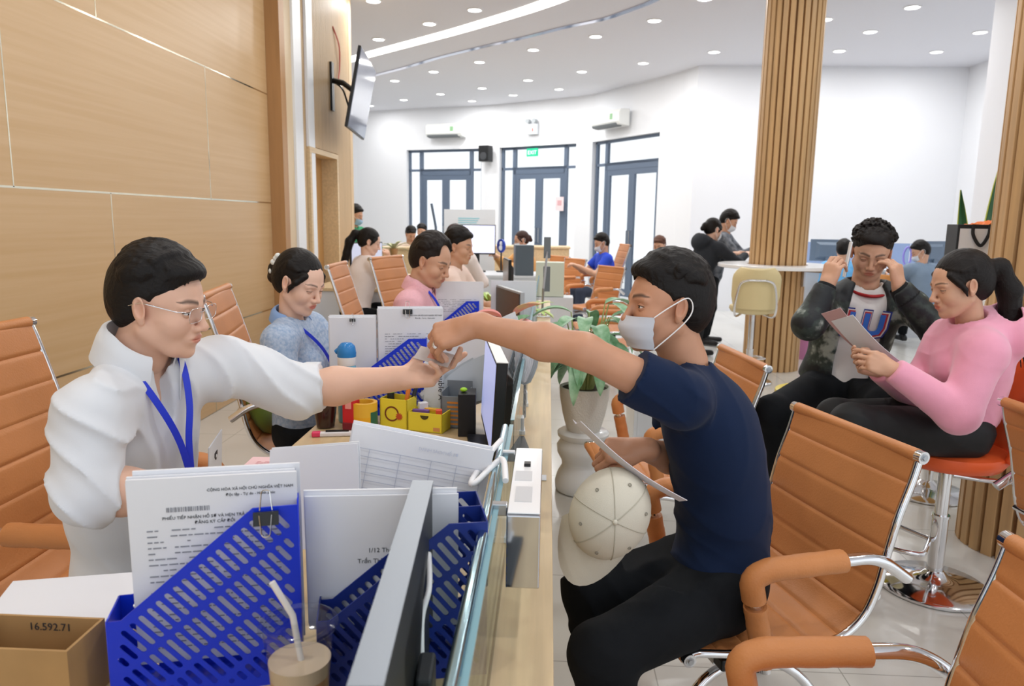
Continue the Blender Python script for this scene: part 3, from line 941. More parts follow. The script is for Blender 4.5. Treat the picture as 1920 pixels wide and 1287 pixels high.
page('document_stack', 'stack of printed pages standing in the rack behind the yellow tray', lean((-0.575, 2.50, 0.80), 12, -2), w=0.22, h=0.315, n=5, lines=26, seed=12, title=VN, cat='paper stack')
page('document_stack', 'plain white stack standing left of the printed pages, behind the blue bottle', lean((-0.735, 2.47, 0.785), 12, -2), w=0.155, h=0.30, n=6, seed=14, cat='paper stack', th=0.005)
page('document_stack', 'printed forms standing in the blue rack before the man in pink', lean((-0.565, 3.66, 0.79), 6, -2), w=0.245, h=0.325, n=4, lines=8, seed=15, cat='paper stack')
page('document_stack', 'white folder with blue spine beside the pink flowers', lean((-0.30, 3.95, 0.80), 3, -2), w=0.24, h=0.30, n=3, seed=16, cat='paper stack')
page('document_stack', 'low bundle of papers lying behind the cardboard box', basis(V(-0.85, 0.975, 0.782), V(0.95, 0.30, 0.03).normalized(), V(-0.29, 0.95, 0.08).normalized(), V(0.95, 0.30, 0.03).normalized().cross(V(-0.29, 0.95, 0.08).normalized())), w=0.22, h=0.19, n=5, seed=17, curl=-0.012, cat='paper stack', th=0.0045)
page('receipt_sheets', 'pink printed sheets lying on the desk before the seated man', basis(V(-0.80, 1.80, 0.756), V(1, 0.05, 0), V(-0.05, 1, 0), V(0, 0, 1)), w=0.27, h=0.16, n=2, lines=9, seed=21, m=mat('pink_paper', '#f2cdd2', 0.6), cat='paper', ink_m=mat('red_ink', '#d98a94', 0.6))

def clip(o, ang, lab, s=1.0):
    root = empty('binder_clip', o, math.radians(ang), lab, 'clip', 'black binder clips on the papers'); root.scale = (s, s, s)
    mb = MB(); mb.prism([(-0.016, 0), (0.016, 0), (0.014, -0.003), (0.0, -0.018)] if False else [(-0.008, -0.016), (0.008, -0.016), (0.002, 0.0), (-0.002, 0.0)], 0.032, basis(V(-0.016, 0, 0), V(0, 1, 0), V(0, 0, 1), V(1, 0, 0)))
    mb.build('clamp', blk, root)
    for sg in (-1, 1):
        m = MB(); m.tube(fillet([(-0.008, sg * 0.006, -0.002 if sg < 0 else 0.0), (-0.005, sg * 0.012, (-0.03) if sg < 0 else 0.026), (0.005, sg * 0.012, (-0.03) if sg < 0 else 0.026), (0.008, sg * 0.006, -0.002 if sg < 0 else 0.0)], 0.004, 3), 0.0009, 6)
        m.build('wire_handle', chrome, root)
clip((-0.382, 0.962, 1.016), 18, 'black binder clip gripping the top edge of the bright blue rack', 1.05)
clip((-0.475, 2.507, 1.113), 12, 'larger black binder clip hanging on the printed pages behind the tray', 1.0)
clip((-0.655, 2.467, 1.082), 12, 'small black binder clip on the plain white stack behind the bottle', 0.6)

# cups ---------------------------------------------------------------------
def drink(o, lab, drink_col, level, h=0.115, r0=0.029, r1=0.043, straw=True, foam=None):
    root = empty('plastic_cup', o, 0, lab, 'cup')
    mb = MB(); mb.lathe([(r0, 0.0), (r0 + (r1 - r0) * 0.5, h * 0.5), (r1, h)], 36, cap=False); mb.build('cup_wall', clear, root, smooth=60)
    m = MB(); rl = r0 + (r1 - r0) * level
    m.lathe([(r0 - 0.001, 0.002), (r0 + (rl - r0) * 0.8 - 0.001, h * level * 0.78)], 32); m.build('drink', drink_col, root, smooth=50)
    if foam:
        m = MB(); m.lathe([(r0 + (rl - r0) * 0.8 - 0.001, h * level * 0.78), (rl - 0.001, h * level)], 32); m.build('melted_ice', foam, root, smooth=50)
    m = MB(); m.lathe([(r1 + 0.001, h - 0.004), (r1 + 0.005, h - 0.002), (r1 + 0.005, h + 0.003), (r1 - 0.001, h + 0.006), (r1 - 0.004, h + 0.001), (r1 - 0.010, h + 0.003), (0.006, h + 0.004)], 40, cap=False); m.build('lid', clear, root, smooth=60)
    m = MB(); m.tube([(0.0, 0, h + 0.004 + 0), (0.0, 0, h + 0.0045)], r1, 40); 
    if straw:
        m = MB(); m.tube([(0.012, 0.0, 0.02), (-0.006, -0.004, h + 0.015), (-0.030, -0.008, h + 0.062)], 0.0042, 14); m.build('straw', mat('straw_plastic', '#efeae6', 0.35), root, smooth=60)
    return root
drink((-0.315, 0.888, 0.7515), 'clear plastic cup of milk coffee with lid and straw in the foreground', mat('milk_coffee', '#c39468', 0.3), 0.66, h=0.142, r0=0.032, r1=0.046, foam=mat('coffee_ice', '#d9c2a4', 0.25))
drink((-0.705, 2.30, 0.7515), 'plastic cup of dark iced coffee at the desk edge beside the woman in blue', mat('black_coffee', '#3a1d17', 0.2), 0.82, h=0.125, straw=False, foam=mat('brown_coffee', '#6b3a2c', 0.25))

# cardboard box --------------------------------------------------------------
card = mat('cardboard', '#b6905f', 0.75, noise=0.12, nscale=12)
root = empty('cardboard_box', (-0.785, 0.872, 0.7505), 0, 'open cardboard box at the bottom left corner of the photo', 'box')
bw, bd_, bh, t = 0.165, 0.085, 0.10, 0.004
for nm, a, b in (('bottom', (0, 0, 0), (bw, bd_, t)), ('side_panel', (0, 0, t), (bw, t, bh)), ('side_panel', (0, bd_ - t, t), (bw, bd_, bh)), ('side_panel', (0, t, t), (t, bd_ - t, bh)), ('side_panel', (bw - t, t, t), (bw, bd_ - t, bh))):
    mb = MB(); mb.box(a, b); mb.build(nm, card, root)
mb = MB(); mb.box((0.02, -0.0008, 0.0), (0.055, 0.0002, bh - 0.004)); mb.build('packing_tape', mat('brown_tape', '#cfa878', 0.3), root)
text_obj('16.592.71', 0.016, basis(V(0.055, bd_ - t - 0.0008, 0.080), V(1, 0, 0), V(0, 0, 1), V(0, -1, 0)), ink, root, name='handwriting')

# monitors --------------------------------------------------------------------
def monitor(M, w, h, lab, body=blk, screen=None, stand=0.12, name='monitor', rim=None, bulge=0.03):
    """local x right along the screen, y up, z out of the screen; origin at the bottom centre of the panel"""
    root = empty(name, (0, 0, 0), 0, lab, 'monitor', M=M)
    mb = MB(); mb.box((-w / 2, 0, -0.022 - (0.006 if rim else 0)), (w / 2, h, 0.002 if rim else 0)); mb.build('casing', body, root, bevel=0.003)
    mb = MB(); mb.box((-w / 2 + 0.010, 0.018, 0), (w / 2 - 0.010, h - 0.010, 0.0032)); mb.build('screen', screen or mat('screen_dark', '#20242c', 0.15), root)
    if rim:
        mb = MB(); mb.box((-w / 2 - .0008, h - 0.001, -0.0285), (w / 2 + .0008, h + 0.0012, 0.0028)); mb.build('rim', rim, root)
    mb = MB()
    a = w * 0.36 if bulge > 0.01 else w * 0.3
    mb.add([(-a, h * .1, -0.022), (a, h * .1, -0.022), (a, h * .88, -0.022), (-a, h * .88, -0.022), (-a * .7, h * .2, -0.022 - bulge), (a * .7, h * .2, -0.022 - bulge), (a * .7, h * .75, -0.022 - bulge), (-a * .7, h * .75, -0.022 - bulge)],
           [(0, 1, 5, 4), (1, 2, 6, 5), (2, 3, 7, 6), (3, 0, 4, 7), (4, 5, 6, 7), (0, 3, 2, 1)]); mb.build('back_cover', body, root, bevel=0.004)
    mb = MB(); mb.box((-0.03, -stand, -0.05), (0.03, h * .4, -0.03)); mb.build('stand_neck', body, root, bevel=0.004)
    mb = MB(); mb.box((-0.11, -stand, -0.13), (0.11, -stand + 0.012, 0.05)); mb.build('stand_base', body, root, bevel=0.004)
    return root
def upright(o, deg, tilt=0):
    """monitor frame: origin, direction the screen faces"""
    a = math.radians(deg); z = V(math.cos(a), math.sin(a), 0); t = math.radians(tilt)
    zz = (z * math.cos(t) + Zv * math.sin(t)).normalized()
    x = Zv.cross(z).normalized(); y = zz.cross(x)
    return basis(V(o), x, y, zz)
silver = mat('silver_plastic', '#8e96a0', 0.35, 0.35)
monitor(upright((-0.176, 0.815, 0.795), 184, 0), 0.50, 0.235, 'near monitor seen edge-on from behind, with a silver top rim', body=mat('dark_grey_plastic', '#2b2f33', 0.45), rim=silver, stand=0.044, bulge=0.006)
monitor(upright((-0.172, 2.12, 0.79), 188.5, 3), 0.44, 0.262, 'black monitor edge-on beside the exchanged card, its screen towards the staff', screen=mat('lit_screen', '#aab4e6', 0.3, emit=0.5), rim=mat('white_edge', '#d9dbd8', 0.3), stand=0.039, bulge=0.035)
monitor(upright((-0.90, 9.45, 0.98), 275), 0.46, 0.37, 'far monitor facing the camera with a pale page on screen', screen=mat('page_screen', '#d9dcf6', 0.3, emit=0.7), stand=0.22)
monitor(upright((-1.78, 7.3, 0.86), 330), 0.44, 0.32, 'monitor by the flowers in front of the woman with a ponytail', screen=mat('page_screen2', '#b9bfd4', 0.3, emit=0.5), stand=0.1)
monitor(upright((-0.20, 3.72, 0.80), 200), 0.42, 0.28, 'grey backed monitor edge-on behind the pink flowers', body=mat('grey_body', '#a9afb4', 0.4), stand=0.045)
monitor(upright((-0.35, 6.2, 0.82), 190), 0.40, 0.28, 'dark monitor edge-on at the far end of the counter', stand=0.065)

# yellow pen tray -------------------------------------------------------------
yel = mat('yellow_card', '#f0dc3c', 0.45)
root = empty('pen_tray', (-0.530, 2.31, 0.7505), math.radians(-14), 'yellow two-step desk organizer holding pens and small parts', 'desk organizer')
def open_box(mb, x0, y0, x1, y1, h, t=0.003):
    mb.box((x0, y0, 0), (x1, y1, t)); mb.box((x0, y0, 0), (x1, y0 + t, h)); mb.box((x0, y1 - t, 0), (x1, y1, h)); mb.box((x0, y0, 0), (x0 + t, y1, h)); mb.box((x1 - t, y0, 0), (x1, y1, h))
mb = MB(); open_box(mb, 0, 0, 0.095, 0.075, 0.098); mb.build('tall_compartment', yel, root)
mb = MB(); open_box(mb, 0.097, 0, 0.215, 0.075, 0.062); mb.box((0.097, 0, 0.058), (0.215, 0.003, 0.075)) if False else None; mb.build('short_compartment', yel, root)
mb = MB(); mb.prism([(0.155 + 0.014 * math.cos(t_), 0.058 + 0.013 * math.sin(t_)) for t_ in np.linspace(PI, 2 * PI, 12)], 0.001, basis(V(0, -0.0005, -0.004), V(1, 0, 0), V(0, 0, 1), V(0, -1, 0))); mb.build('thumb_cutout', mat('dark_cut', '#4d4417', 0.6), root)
mb = MB(); mb.prism([(0.185, 0.006), (0.207, 0.006), (0.207, 0.018), (0.185, 0.018)], 0.0008, basis(V(0, -0.0003, 0), V(1, 0, 0), V(0, 0, 1), V(0, -1, 0))); mb.build('small_label', mat('orange_print', '#d99a5a', 0.6), root)
mb = MB()
mb.lathe([(0.020, -0.001), (0.025, -0.001), (0.025, 0.0), (0.020, 0.0), (0.020, -0.001)], 28, M=basis(V(0.042, -0.001, 0.05), V(1, 0, 0), V(0, 0, 1), V(0, -1, 0)), cap=False)
mb.build('printed_ring', mat('brown_print', '#7a3d1c', 0.6), root)
mb = MB(); pts = []
for k in range(20):
    rr = 0.013 if k % 2 == 0 else 0.0085
    pts.append((0.068 + rr * math.cos(2 * PI * k / 20), 0.043 + rr * math.sin(2 * PI * k / 20)))
mb.prism(pts, 0.001, basis(V(0, -0.001, 0), V(1, 0, 0), V(0, 0, 1), V(0, -1, 0))); mb.build('printed_star', mat('red_print', '#c4512a', 0.6), root)
TM = Matrix.Translation((-0.530, 2.31, 0.7505)) @ Matrix.Rotation(math.radians(-14), 4, 'Z')
def pen(p, d, L, r, col, lab, tip='#333333', nm='pen', cat='pen'):
    p = TM @ V(p); d = V(d).normalized()
    root = empty(nm, p, 0, lab, cat)
    q = V(0, 0, 0)
    mb = MB(); mb.cyl(q, q + d * L * 0.8, r, 14); mb.build('barrel', mat('pen_' + col[1:], col, 0.35), root, smooth=40)
    mb = MB(); mb.cyl(q + d * L * 0.8, q + d * L, r * 1.08, 14); mb.build('cap', mat('pen_' + tip[1:], tip, 0.35), root, smooth=40)
pen((0.022, 0.035, 0.004), (0.0, 0.0, 1), 0.135, 0.012, '#23282a', 'black marker with a green cap in the yellow tray', '#8fd62a', 'marker', 'marker')
pen((0.012, 0.06, 0.004), (0.02, 0.0, 1), 0.15, 0.004, '#d84a52', 'thin red pencil behind the marker in the yellow tray', '#d84a52', 'pencil', 'pencil')
pen((0.062, 0.03, 0.004), (0.18, 0.1, 1), 0.13, 0.007, '#e98436', 'orange glue pen leaning in the yellow tray', '#e98436')
pen((0.068, 0.05, 0.004), (0.26, 0.1, 1), 0.155, 0.007, '#33383f', 'dark ballpoint pen leaning right in the yellow tray', '#4a515a')
def bx(nm, lab, cat, c, d, ang, m, z=0.7505, parts=None, bev=0.002):
    root = empty(nm, (c[0], c[1], z), math.radians(ang), lab, cat)
    mb = MB(); mb.box((-d[0] / 2, -d[1] / 2, 0), (d[0] / 2, d[1] / 2, d[2])); mb.build('body', m, root, bevel=bev)
    return root
def tray_item(p, d, ang, col, lab, nm, cat):
    q = TM @ V(p)
    return bx(nm, lab, cat, q, d, ang, mat('item_' + col[1:], col, 0.4), z=q.z)
tray_item((0.128, 0.035, 0.052), (0.055, 0.012, 0.012), -10, '#7b5aa6', 'purple and white correction pen in the low tray', 'correction_pen', 'pen')
tray_item((0.15, 0.055, 0.055), (0.05, 0.01, 0.01), -18, '#f0b43c', 'yellow highlighter lying in the low tray', 'highlighter', 'highlighter')
tray_item((0.192, 0.03, 0.05), (0.02, 0.02, 0.02), 10, '#e8583a', 'small orange-red eraser in the low tray', 'eraser', 'eraser')
tray_item((0.125, 0.058, 0.06), (0.03, 0.02, 0.022), 30, '#e9e9ee', 'crumpled white tissue in the low tray', 'tissue', 'tissue')
# paper ream box, tape, stamp box, bottle, cutter
o = bx('paper_box', 'tall narrow white box printed Double A behind the yellow tray', 'box', (-0.372, 2.43, 0), (0.058, 0.05, 0.20), -8, mat('box_white', '#e9ecf1', 0.4))
text_obj('Double A', 0.028, basis(V(0.022, -0.0262, 0.185), V(0, 0, -1), V(1, 0, 0), V(0, -1, 0)), ink, o, name='printed_text')
o = bx('stamp_box', 'red plastic stamp box standing by the blue bottle', 'stamp box', (-0.618, 2.29, 0), (0.046, 0.04, 0.10), -10, mat('red_plastic', '#d0242c', 0.3), bev=0.006)
mb = MB(); mb.box((-0.022, -0.022, -0.0), (0.022, 0.022, 0.025)); mb.build('base_cap', mat('maroon_plastic', '#7c2230', 0.35), o, bevel=0.003)
mb = MB(); mb.box((-0.010, -0.0225, 0.07), (0.010, -0.019, 0.104)); mb.build('latch', mat('pale_red', '#f0a29a', 0.4), o)
root = empty('tape_roll', (-0.578, 2.30, 0.7505), 0.3, 'stack of yellow adhesive tape rolls beside the yellow tray', 'tape roll')
mb = MB(); mb.lathe([(0.034, 0), (0.042, 0), (0.042, 0.044), (0.034, 0.044), (0.034, 0)], 32, cap=False); mb.build('tape', mat('yellow_tape', '#f2b224', 0.3), root, smooth=40)
mb = MB(); mb.lathe([(0.030, 0.001), (0.0338, 0.001), (0.0338, 0.0445), (0.030, 0.0445), (0.03, 0.001)], 32, cap=False); mb.build('core', card, root, smooth=40)
mb = MB(); mb.lathe([(0.042, 0.044), (0.042, 0.088), (0.030, 0.088), (0.03, 0.044), (0.042, 0.044)], 32, cap=False); mb.build('upper_tape', mat('yellow_tape2', '#f0bb3a', 0.3), root, smooth=40)
mb = MB(); P = []
for i in range(9):
    t_ = -1.15 + 0.9 * i / 8
    P.append([(0.0425 * math.cos(t_), 0.0425 * math.sin(t_), 0.008), (0.0425 * math.cos(t_), 0.0425 * math.sin(t_), 0.06)])
mb.sheet(P, 0.0006); mb.build('label', mat('green_label', '#2f6b52', 0.4), root)
root = empty('water_bottle', (-0.652, 2.375, 0.7505), 0, 'light blue water bottle with a blue flip cap', 'bottle'); root.scale = (0.92, 0.92, 0.93)
mb = MB(); mb.lathe([(0.030, 0), (0.034, 0.006), (0.034, 0.19), (0.030, 0.205), (0.027, 0.21), (0, 0.21)], 32); mb.build('bottle_body', mat('aqua_plastic', '#79b9cf', 0.2), root, smooth=40)
mb = MB(); mb.lathe([(0.031, 0.205), (0.033, 0.21), (0.033, 0.235), (0, 0.235)], 32); mb.build('collar', mat('white_plastic', '#eeeeee', 0.35), root, smooth=40)
mb = MB(); mb.lathe([(0.033, 0.235), (0.034, 0.25), (0.030, 0.272), (0.018, 0.284), (0, 0.286)], 32); mb.tube([(-0.02, 0, 0.262), (-0.04, 0, 0.25)], [0.012, 0.008], 12); mb.build('cap', mat('blue_cap', '#2a7fc4', 0.25), root, smooth=50)
root = empty('box_cutter', (-0.645, 2.205, 0.7505), math.radians(12), 'pink and white box cutter lying on the desk', 'cutter')
mb = MB(); mb.box((-0.06, -0.01, 0), (0.05, 0.01, 0.014)); mb.build('handle', mat('white_plastic2', '#e6e2e4', 0.35), root, bevel=0.004)
mb = MB(); mb.box((-0.072, -0.011, 0), (-0.045, 0.011, 0.016)); mb.build('end_grip', mat('pink_plastic', '#e2416a', 0.35), root, bevel=0.004)
mb = MB(); mb.box((-0.03, -0.005, 0.0135), (0.04, 0.005, 0.018)); mb.build('slider', blk, root)
# black ink box and small sorter by the monitor, bag of papers
bx('ink_box', 'black box with a lime spot standing against the edge-on black monitor', 'box', (-0.245, 2.28, 0), (0.055, 0.09, 0.135), 5, blk)
mb = MB(); mb.ball((-0.255, 2.27, 0.893), (0.012, 0.012, 0.007), 12); o = mb.build('lime_cap', mat('lime_cap', '#a6dd2a', 0.35), smooth=60); tag(o, 'small lime green cap on top of the black box', 'cap')
root = empty('letter_sorter', (-0.335, 2.33, 0.7505), math.radians(-6), 'small grey sorter with orange striped card beside the black box', 'sorter')
mb = MB(); mb.box((0, 0, 0), (0.085, 0.004, 0.105)); mb.box((0, 0, 0), (0.004, 0.09, 0.12)); mb.box((0.081, 0, 0), (0.085, 0.09, 0.12)); mb.box((0, 0.086, 0), (0.085, 0.09, 0.14)); mb.box((0, 0, 0), (0.085, 0.09, 0.004)); mb.build('tray_body', greyp, root)
mb = MB()
for k in range(6):
    mb.box((0.02, -0.0012, 0.012 + k * 0.014), (0.078, -0.0002, 0.018 + k * 0.014), Matrix.Translation((0, 0, 0)))
mb.build('orange_stripes', mat('orange_strip', '#d98a35', 0.4), root)
root = empty('paper_bag', (-0.375, 2.44, 0.755), 0, 'bulging clear bag of folded papers leaning in the grey rack behind the monitor', 'bag'); root.scale = (1.25, 1.0, 0.96)
for k in range(9):
    P = []
    for i in range(12):
        u = i / 11; row = []
        for j in range(7):
            v = j / 6
            x = -0.03 + 0.29 * u - 0.02 * k * 0.3 + 0.02 * math.sin(v * 3)
            y = -0.05 + 0.012 * k + 0.05 * math.sin(u * 2.4 + k * 0.3) + 0.02 * v
            z = -0.02 + (0.16 + 0.013 * k) * math.sin(min(1.0, 0.35 + u) * PI / 2) * v + 0.16 * u - 0.004 * k + 0.008 * math.sin(6 * u + k)
            row.append((x, y, z))
        P.append(row)
    mb = MB(); mb.sheet(P, 0.002)
    mb.build('folded_sheet' if k > 1 else 'plastic_cover', paper if k > 1 else mat('bag_plastic', '#b9c0c6', 0.3), root, smooth=50)
# reel, cable, card reader box on the rail
root = empty('cable_reel', (-0.115, 2.33, 0.795), 0, 'orange round cable reel behind the black monitor', 'reel')
mb = MB(); d = V(0.9, -0.4, 0).normalized(); mb.cyl(V(0, 0, 0), d * 0.006, 0.042, 28); mb.cyl(d * 0.006, d * 0.022, 0.025, 20); mb.cyl(d * 0.022, d * 0.028, 0.042, 28); mb.build('reel_body', mat('orange_plastic', '#ee6f33', 0.3), root, smooth=40)
mb = MB(); mb.cyl(d * -0.01, d * 0.045, 0.004, 10); mb.build('axle', steel, root)
root = empty('counter_display_box', (0, 0, 0), 0, 'mirror steel and white box mounted on the rail of the near glass screen', 'display box')
mb = MB(); mb.box((-0.056, 1.10, 0.845), (-0.003, 1.445, 0.966)); mb.build('steel_body', mat('mirror_steel', '#c9ccd2', 0.06, 1.0), root, bevel=0.002)
mb = MB(); mb.box((-0.055, 1.105, 0.9665), (-0.004, 1.44, 0.969)); mb.build('top_plate', mat('glossy_white', '#f2f3f5', 0.15), root, bevel=0.001)
mb = MB(); mb.box((-0.046, 1.15, 0.969), (-0.018, 1.22, 0.9698)); mb.box((-0.05, 1.25, 0.969), (-0.02, 1.30, 0.9698)); mb.build('worn_patch', mat('grey_patch', '#c9cacd', 0.4), root)
mb = MB(); mb.box((-0.036, 1.325, 0.969), (-0.024, 1.34, 0.975)); mb.build('button', blk, root)
for y in (1.13, 1.40):
    mb = MB(); mb.box((-0.088, y - 0.008, 0.955), (-0.056, y + 0.008, 0.975)); mb.build('rail_clamp', steel, root, bevel=0.002)
root = empty('card_slip', (0, 0, 0), 0, 'white card sticking out beneath the steel box on the counter plank', 'card')
mb = MB(); mb.box((-0.02, 1.86, 0.7505), (0.008, 1.90, 0.753)); mb.build('card', paper, root, bevel=0.001)
mb = MB(); mb.tube(smooth_path([(-0.085, 1.42, 0.99), (-0.10, 1.36, 0.985), (-0.125, 1.26, 0.965), (-0.118, 1.245, 0.965), (-0.085, 1.30, 0.985), (-0.072, 1.29, 0.99), (-0.065, 1.23, 0.975)], 8), 0.0055, 10)
o = mb.build('white_cable', mat('white_rubber', '#f0f0f2', 0.35), smooth=60); tag(o, 'thick white cable looped over the rail beside the steel box', 'cable')
mb = MB(); mb.tube(smooth_path([(-0.16, 0.99, 0.95), (-0.150, 0.93, 0.93), (-0.155, 0.90, 0.90), (-0.150, 0.86, 0.84), (-0.152, 0.80, 0.79)], 8), 0.004, 8)
o = mb.build('white_cable', mat('white_rubber', '#f0f0f2', 0.35), smooth=60); tag(o, 'white cable hanging down the back of the near monitor', 'cable')
mb = MB(); mb.tube(smooth_path([(-0.125, 2.0, 0.755), (-0.11, 2.1, 0.757), (-0.135, 2.25, 0.757), (-0.12, 2.33, 0.757)], 8), 0.003, 8)
o = mb.build('black_cable', blk, smooth=60); tag(o, 'black cable lying under the orange reel', 'cable')

# the identity card being handed over
root = empty('identity_card', (-0.298, 1.80, 1.092), 0, 'clear-sleeved identity card passed between the two men', 'card')
u = V(0.95, -0.1, -0.22).normalized(); w_ = V(0.15, 0.85, 0.36).normalized(); w_ = (w_ - u * w_.dot(u)).normalized()
root.matrix_world = basis(V(-0.318, 1.80, 1.094), u, w_, u.cross(w_))
mb = MB(); mb.box((0, -0.028, 0), (0.088, 0.028, 0.001)); mb.build('card_body', mat('card_grey', '#b8aeaa', 0.3), root)
mb = MB(); mb.box((0.03, -0.012, 0.001), (0.055, 0.012, 0.0014)); mb.build('emblem', mat('card_emblem', '#c98a76', 0.4), root)
mb = MB(); mb.box((-0.006, -0.032, -0.0006), (0.095, 0.032, -0.0002)); mb.build('sleeve', clear, root)
# ---------------------------------------------------------------- plants
leafg = mat('leaf_green', '#4e8a5a', 0.4, col2='#9fc3a0', nscale=18)
leafd = mat('leaf_dark', '#2f6b3a', 0.4)
def leaf(o, d, L, w, droop=0.6, cup=0.15, twist=0.0, n=10, th=0.0012):
    """a solid curved leaf mesh from base point o heading along d"""
    d = V(d).normalized(); s, u, _ = frame(d)
    P = []
    p = V(o)
    dd = d.copy()
    for i in range(n + 1):
        t = i / n
        hw = w * (math.sin(PI * t ** 0.8) ** 0.75 if 0 < t < 1 else 0.02)
        row = []
        uu = s.cross(dd).normalized()
        for k in (-1, -0.5, 0, 0.5, 1):
            row.append(p + s * hw * k + uu * abs(k) * hw * cup * 2)
        P.append(row)
        dd = (dd + V(0, 0, -droop / n)).normalized()
        p = p + dd * (L / n)
    return P
def plant_leaves(specs, m, parent, name='leaf'):
    for sp in specs:
        mb = MB(); mb.sheet(leaf(*sp), 0.0015); mb.build(name, m, parent, smooth=50)

root = empty('potted_plant', (0.205, 3.83, 0.33), 0, 'broad-leaved green plant in a textured white pot beside the counter', 'plant')
mb = MB(); mb.lathe([(0.085, 0), (0.09, 0.01), (0.112, 0.09), (0.128, 0.18), (0.132, 0.235), (0.124, 0.237), (0.116, 0.225)], 40); mb.build('pot', mat('pot_white', '#eae6de', 0.6, bump=0.6, bscale=140), root, smooth=50)
mb = MB(); mb.lathe([(0, 0.226), (0.118, 0.226)], 30, cap=False); mb.build('soil', mat('soil', '#4a3b2d', 0.9), root)
rd = random.Random(5)
st = MB()
specs = []
for k in range(40):
    a = 2 * PI * k / 40 * 3 + rd.uniform(-.15, .15)
    hgt = rd.uniform(0.12, 0.46) ; r = rd.uniform(0.04, 0.14)
    b0 = V(0.04 * math.cos(a), 0.04 * math.sin(a), 0.226); t0 = V(r * math.cos(a), r * math.sin(a), 0.226 + hgt)
    st.tube([b0, b0.lerp(t0, .5) + V(0, 0, .03), t0], [0.007, 0.006, 0.003], 7)
    specs.append((t0, (math.cos(a), math.sin(a), rd.uniform(0.0, 0.7)), rd.uniform(0.20, 0.27), rd.uniform(0.034, 0.046), rd.uniform(1.3, 2.4)))
st.build('stems', mat('stem_green', '#a9b574', 0.5), root, smooth=50)
plant_leaves(specs, leafg, root)
for dx, dy, L_ in ((-0.1, -0.09, .27), (-0.03, -0.13, .30), (0.03, -0.12, .24), (0.09, -0.09, .2), (-0.14, 0.02, 0.22)):
    plant_leaves([((dx, dy, 0.40), (dx * 2, dy * 2, 0.15), L_, 0.035, 3.4)], leafg, root)
root = empty('pot_stand', (0.24, 3.83, 0), 0, 'glossy white ceramic pedestal under the textured white pot', 'stand')
mb = MB(); mb.lathe([(0.125, 0), (0.14, 0.01), (0.144, 0.05), (0.13, 0.10), (0.108, 0.14), (0.112, 0.17), (0.134, 0.21), (0.138, 0.25), (0.122, 0.275), (0.117, 0.285), (0.134, 0.30), (0.137, 0.32), (0.122, 0.33)], 44); mb.build('pedestal', mat('ceramic_white', '#edf0f2', 0.12), root, smooth=60)
root.location.x = 0.205
# dry stick support
mb = MB(); mb.tube([(0.36, 3.78, 0.33 + .02), (0.39, 3.72, 0.45), (0.47, 3.70, 0.60)], 0.006, 8); 
# anthurium on the counter
root = empty('anthurium', (-0.155, 3.05, 0.7505), 0, 'pink anthurium flowers in a small red pot by the glass screen', 'flowers')
mb = MB(); mb.lathe([(0.035, 0), (0.04, 0.01), (0.055, 0.10), (0.05, 0.10), (0.045, 0.09)], 28); mb.build('pot', mat('red_pot', '#c8604a', 0.4), root, smooth=50)
pk = mat('anthurium_pink', '#e59a94', 0.3); yg = mat('anthurium_green', '#d4c98e', 0.35, col2='#e59a94', nscale=30)
for (d_, L_, w_, m_, z_) in (((-1, -0.1, 0.35), 0.12, 0.035, pk, 0.27), ((0.6, -0.2, 0.5), 0.13, 0.035, yg, 0.28), ((0.9, 0.1, 0.05), 0.10, 0.04, pk, 0.24), ((-0.5, -0.5, 0.1), 0.08, 0.03, pk, 0.25), ((0.5, 0.5, 0.6), 0.11, 0.03, leafg, 0.22)):
    b0 = V(d_[0] * 0.03, d_[1] * 0.03, z_)
    mb = MB(); mb.tube([(0, 0, 0.08), V(0, 0, 0.08).lerp(b0, .6) + V(0, 0, .02), b0], 0.0025, 6); mb.build('stem', leafd, root, smooth=50)
    mb = MB(); mb.sheet(leaf(b0, d_, L_, w_, 0.5, 0.3), 0.002); mb.build('flower' if m_ is not leafg else 'leaf', m_, root, smooth=50)
def small_plant(o, lab, m, n=12, L=0.16, seed=3, pot='#b98a5c', h=0.14):
    root = empty('small_potted_plant', o, 0, lab, 'plant')
    mb = MB(); mb.lathe([(0.04, 0), (0.055, 0.09), (0.05, 0.09), (0.045, 0.08)], 24); mb.build('pot', mat('pot_' + pot[1:], pot, 0.5), root, smooth=50)
    r = random.Random(seed)
    for k in range(n):
        a = 2 * PI * k / n + r.uniform(-.2, .2)
        mb = MB(); mb.sheet(leaf((0.015 * math.cos(a), 0.015 * math.sin(a), 0.08), (math.cos(a), math.sin(a), r.uniform(0.4, 1.6)), L * r.uniform(.7, 1.1), 0.022, 1.2), 0.0015); mb.build('leaf', m, root, smooth=50)
    return root
lime = mat('lime_leaf', '#a8cf5c', 0.4, col2='#cfe39a', nscale=20)
small_plant((-0.13, 4.75, 0.7505), 'lime green leafy plant at the screen behind the anthurium', lime, L=0.2, seed=6)
small_plant((-0.42, 5.35, 0.7505), 'light green spreading plant on the counter before the far monitor', lime, L=0.26, seed=8, n=10)
small_plant((-0.72, 5.6, 0.7505), 'small pale green plant left of the spreading plant', lime, L=0.14, seed=9)
root = small_plant((-2.05, 8.35, 0.7505), 'yellow and orange flowers on the desk of the woman with a ponytail', mat('yellow_petal', '#f2c93a', 0.5, col2='#ef8f5a', nscale=30), L=0.22, seed=11, n=16)
small_plant((-1.95, 9.4, 0.95), 'pale dried plant on the partition behind the yellow flowers', mat('dry_leaf', '#b7b88e', 0.6), L=0.25, seed=12, n=9)
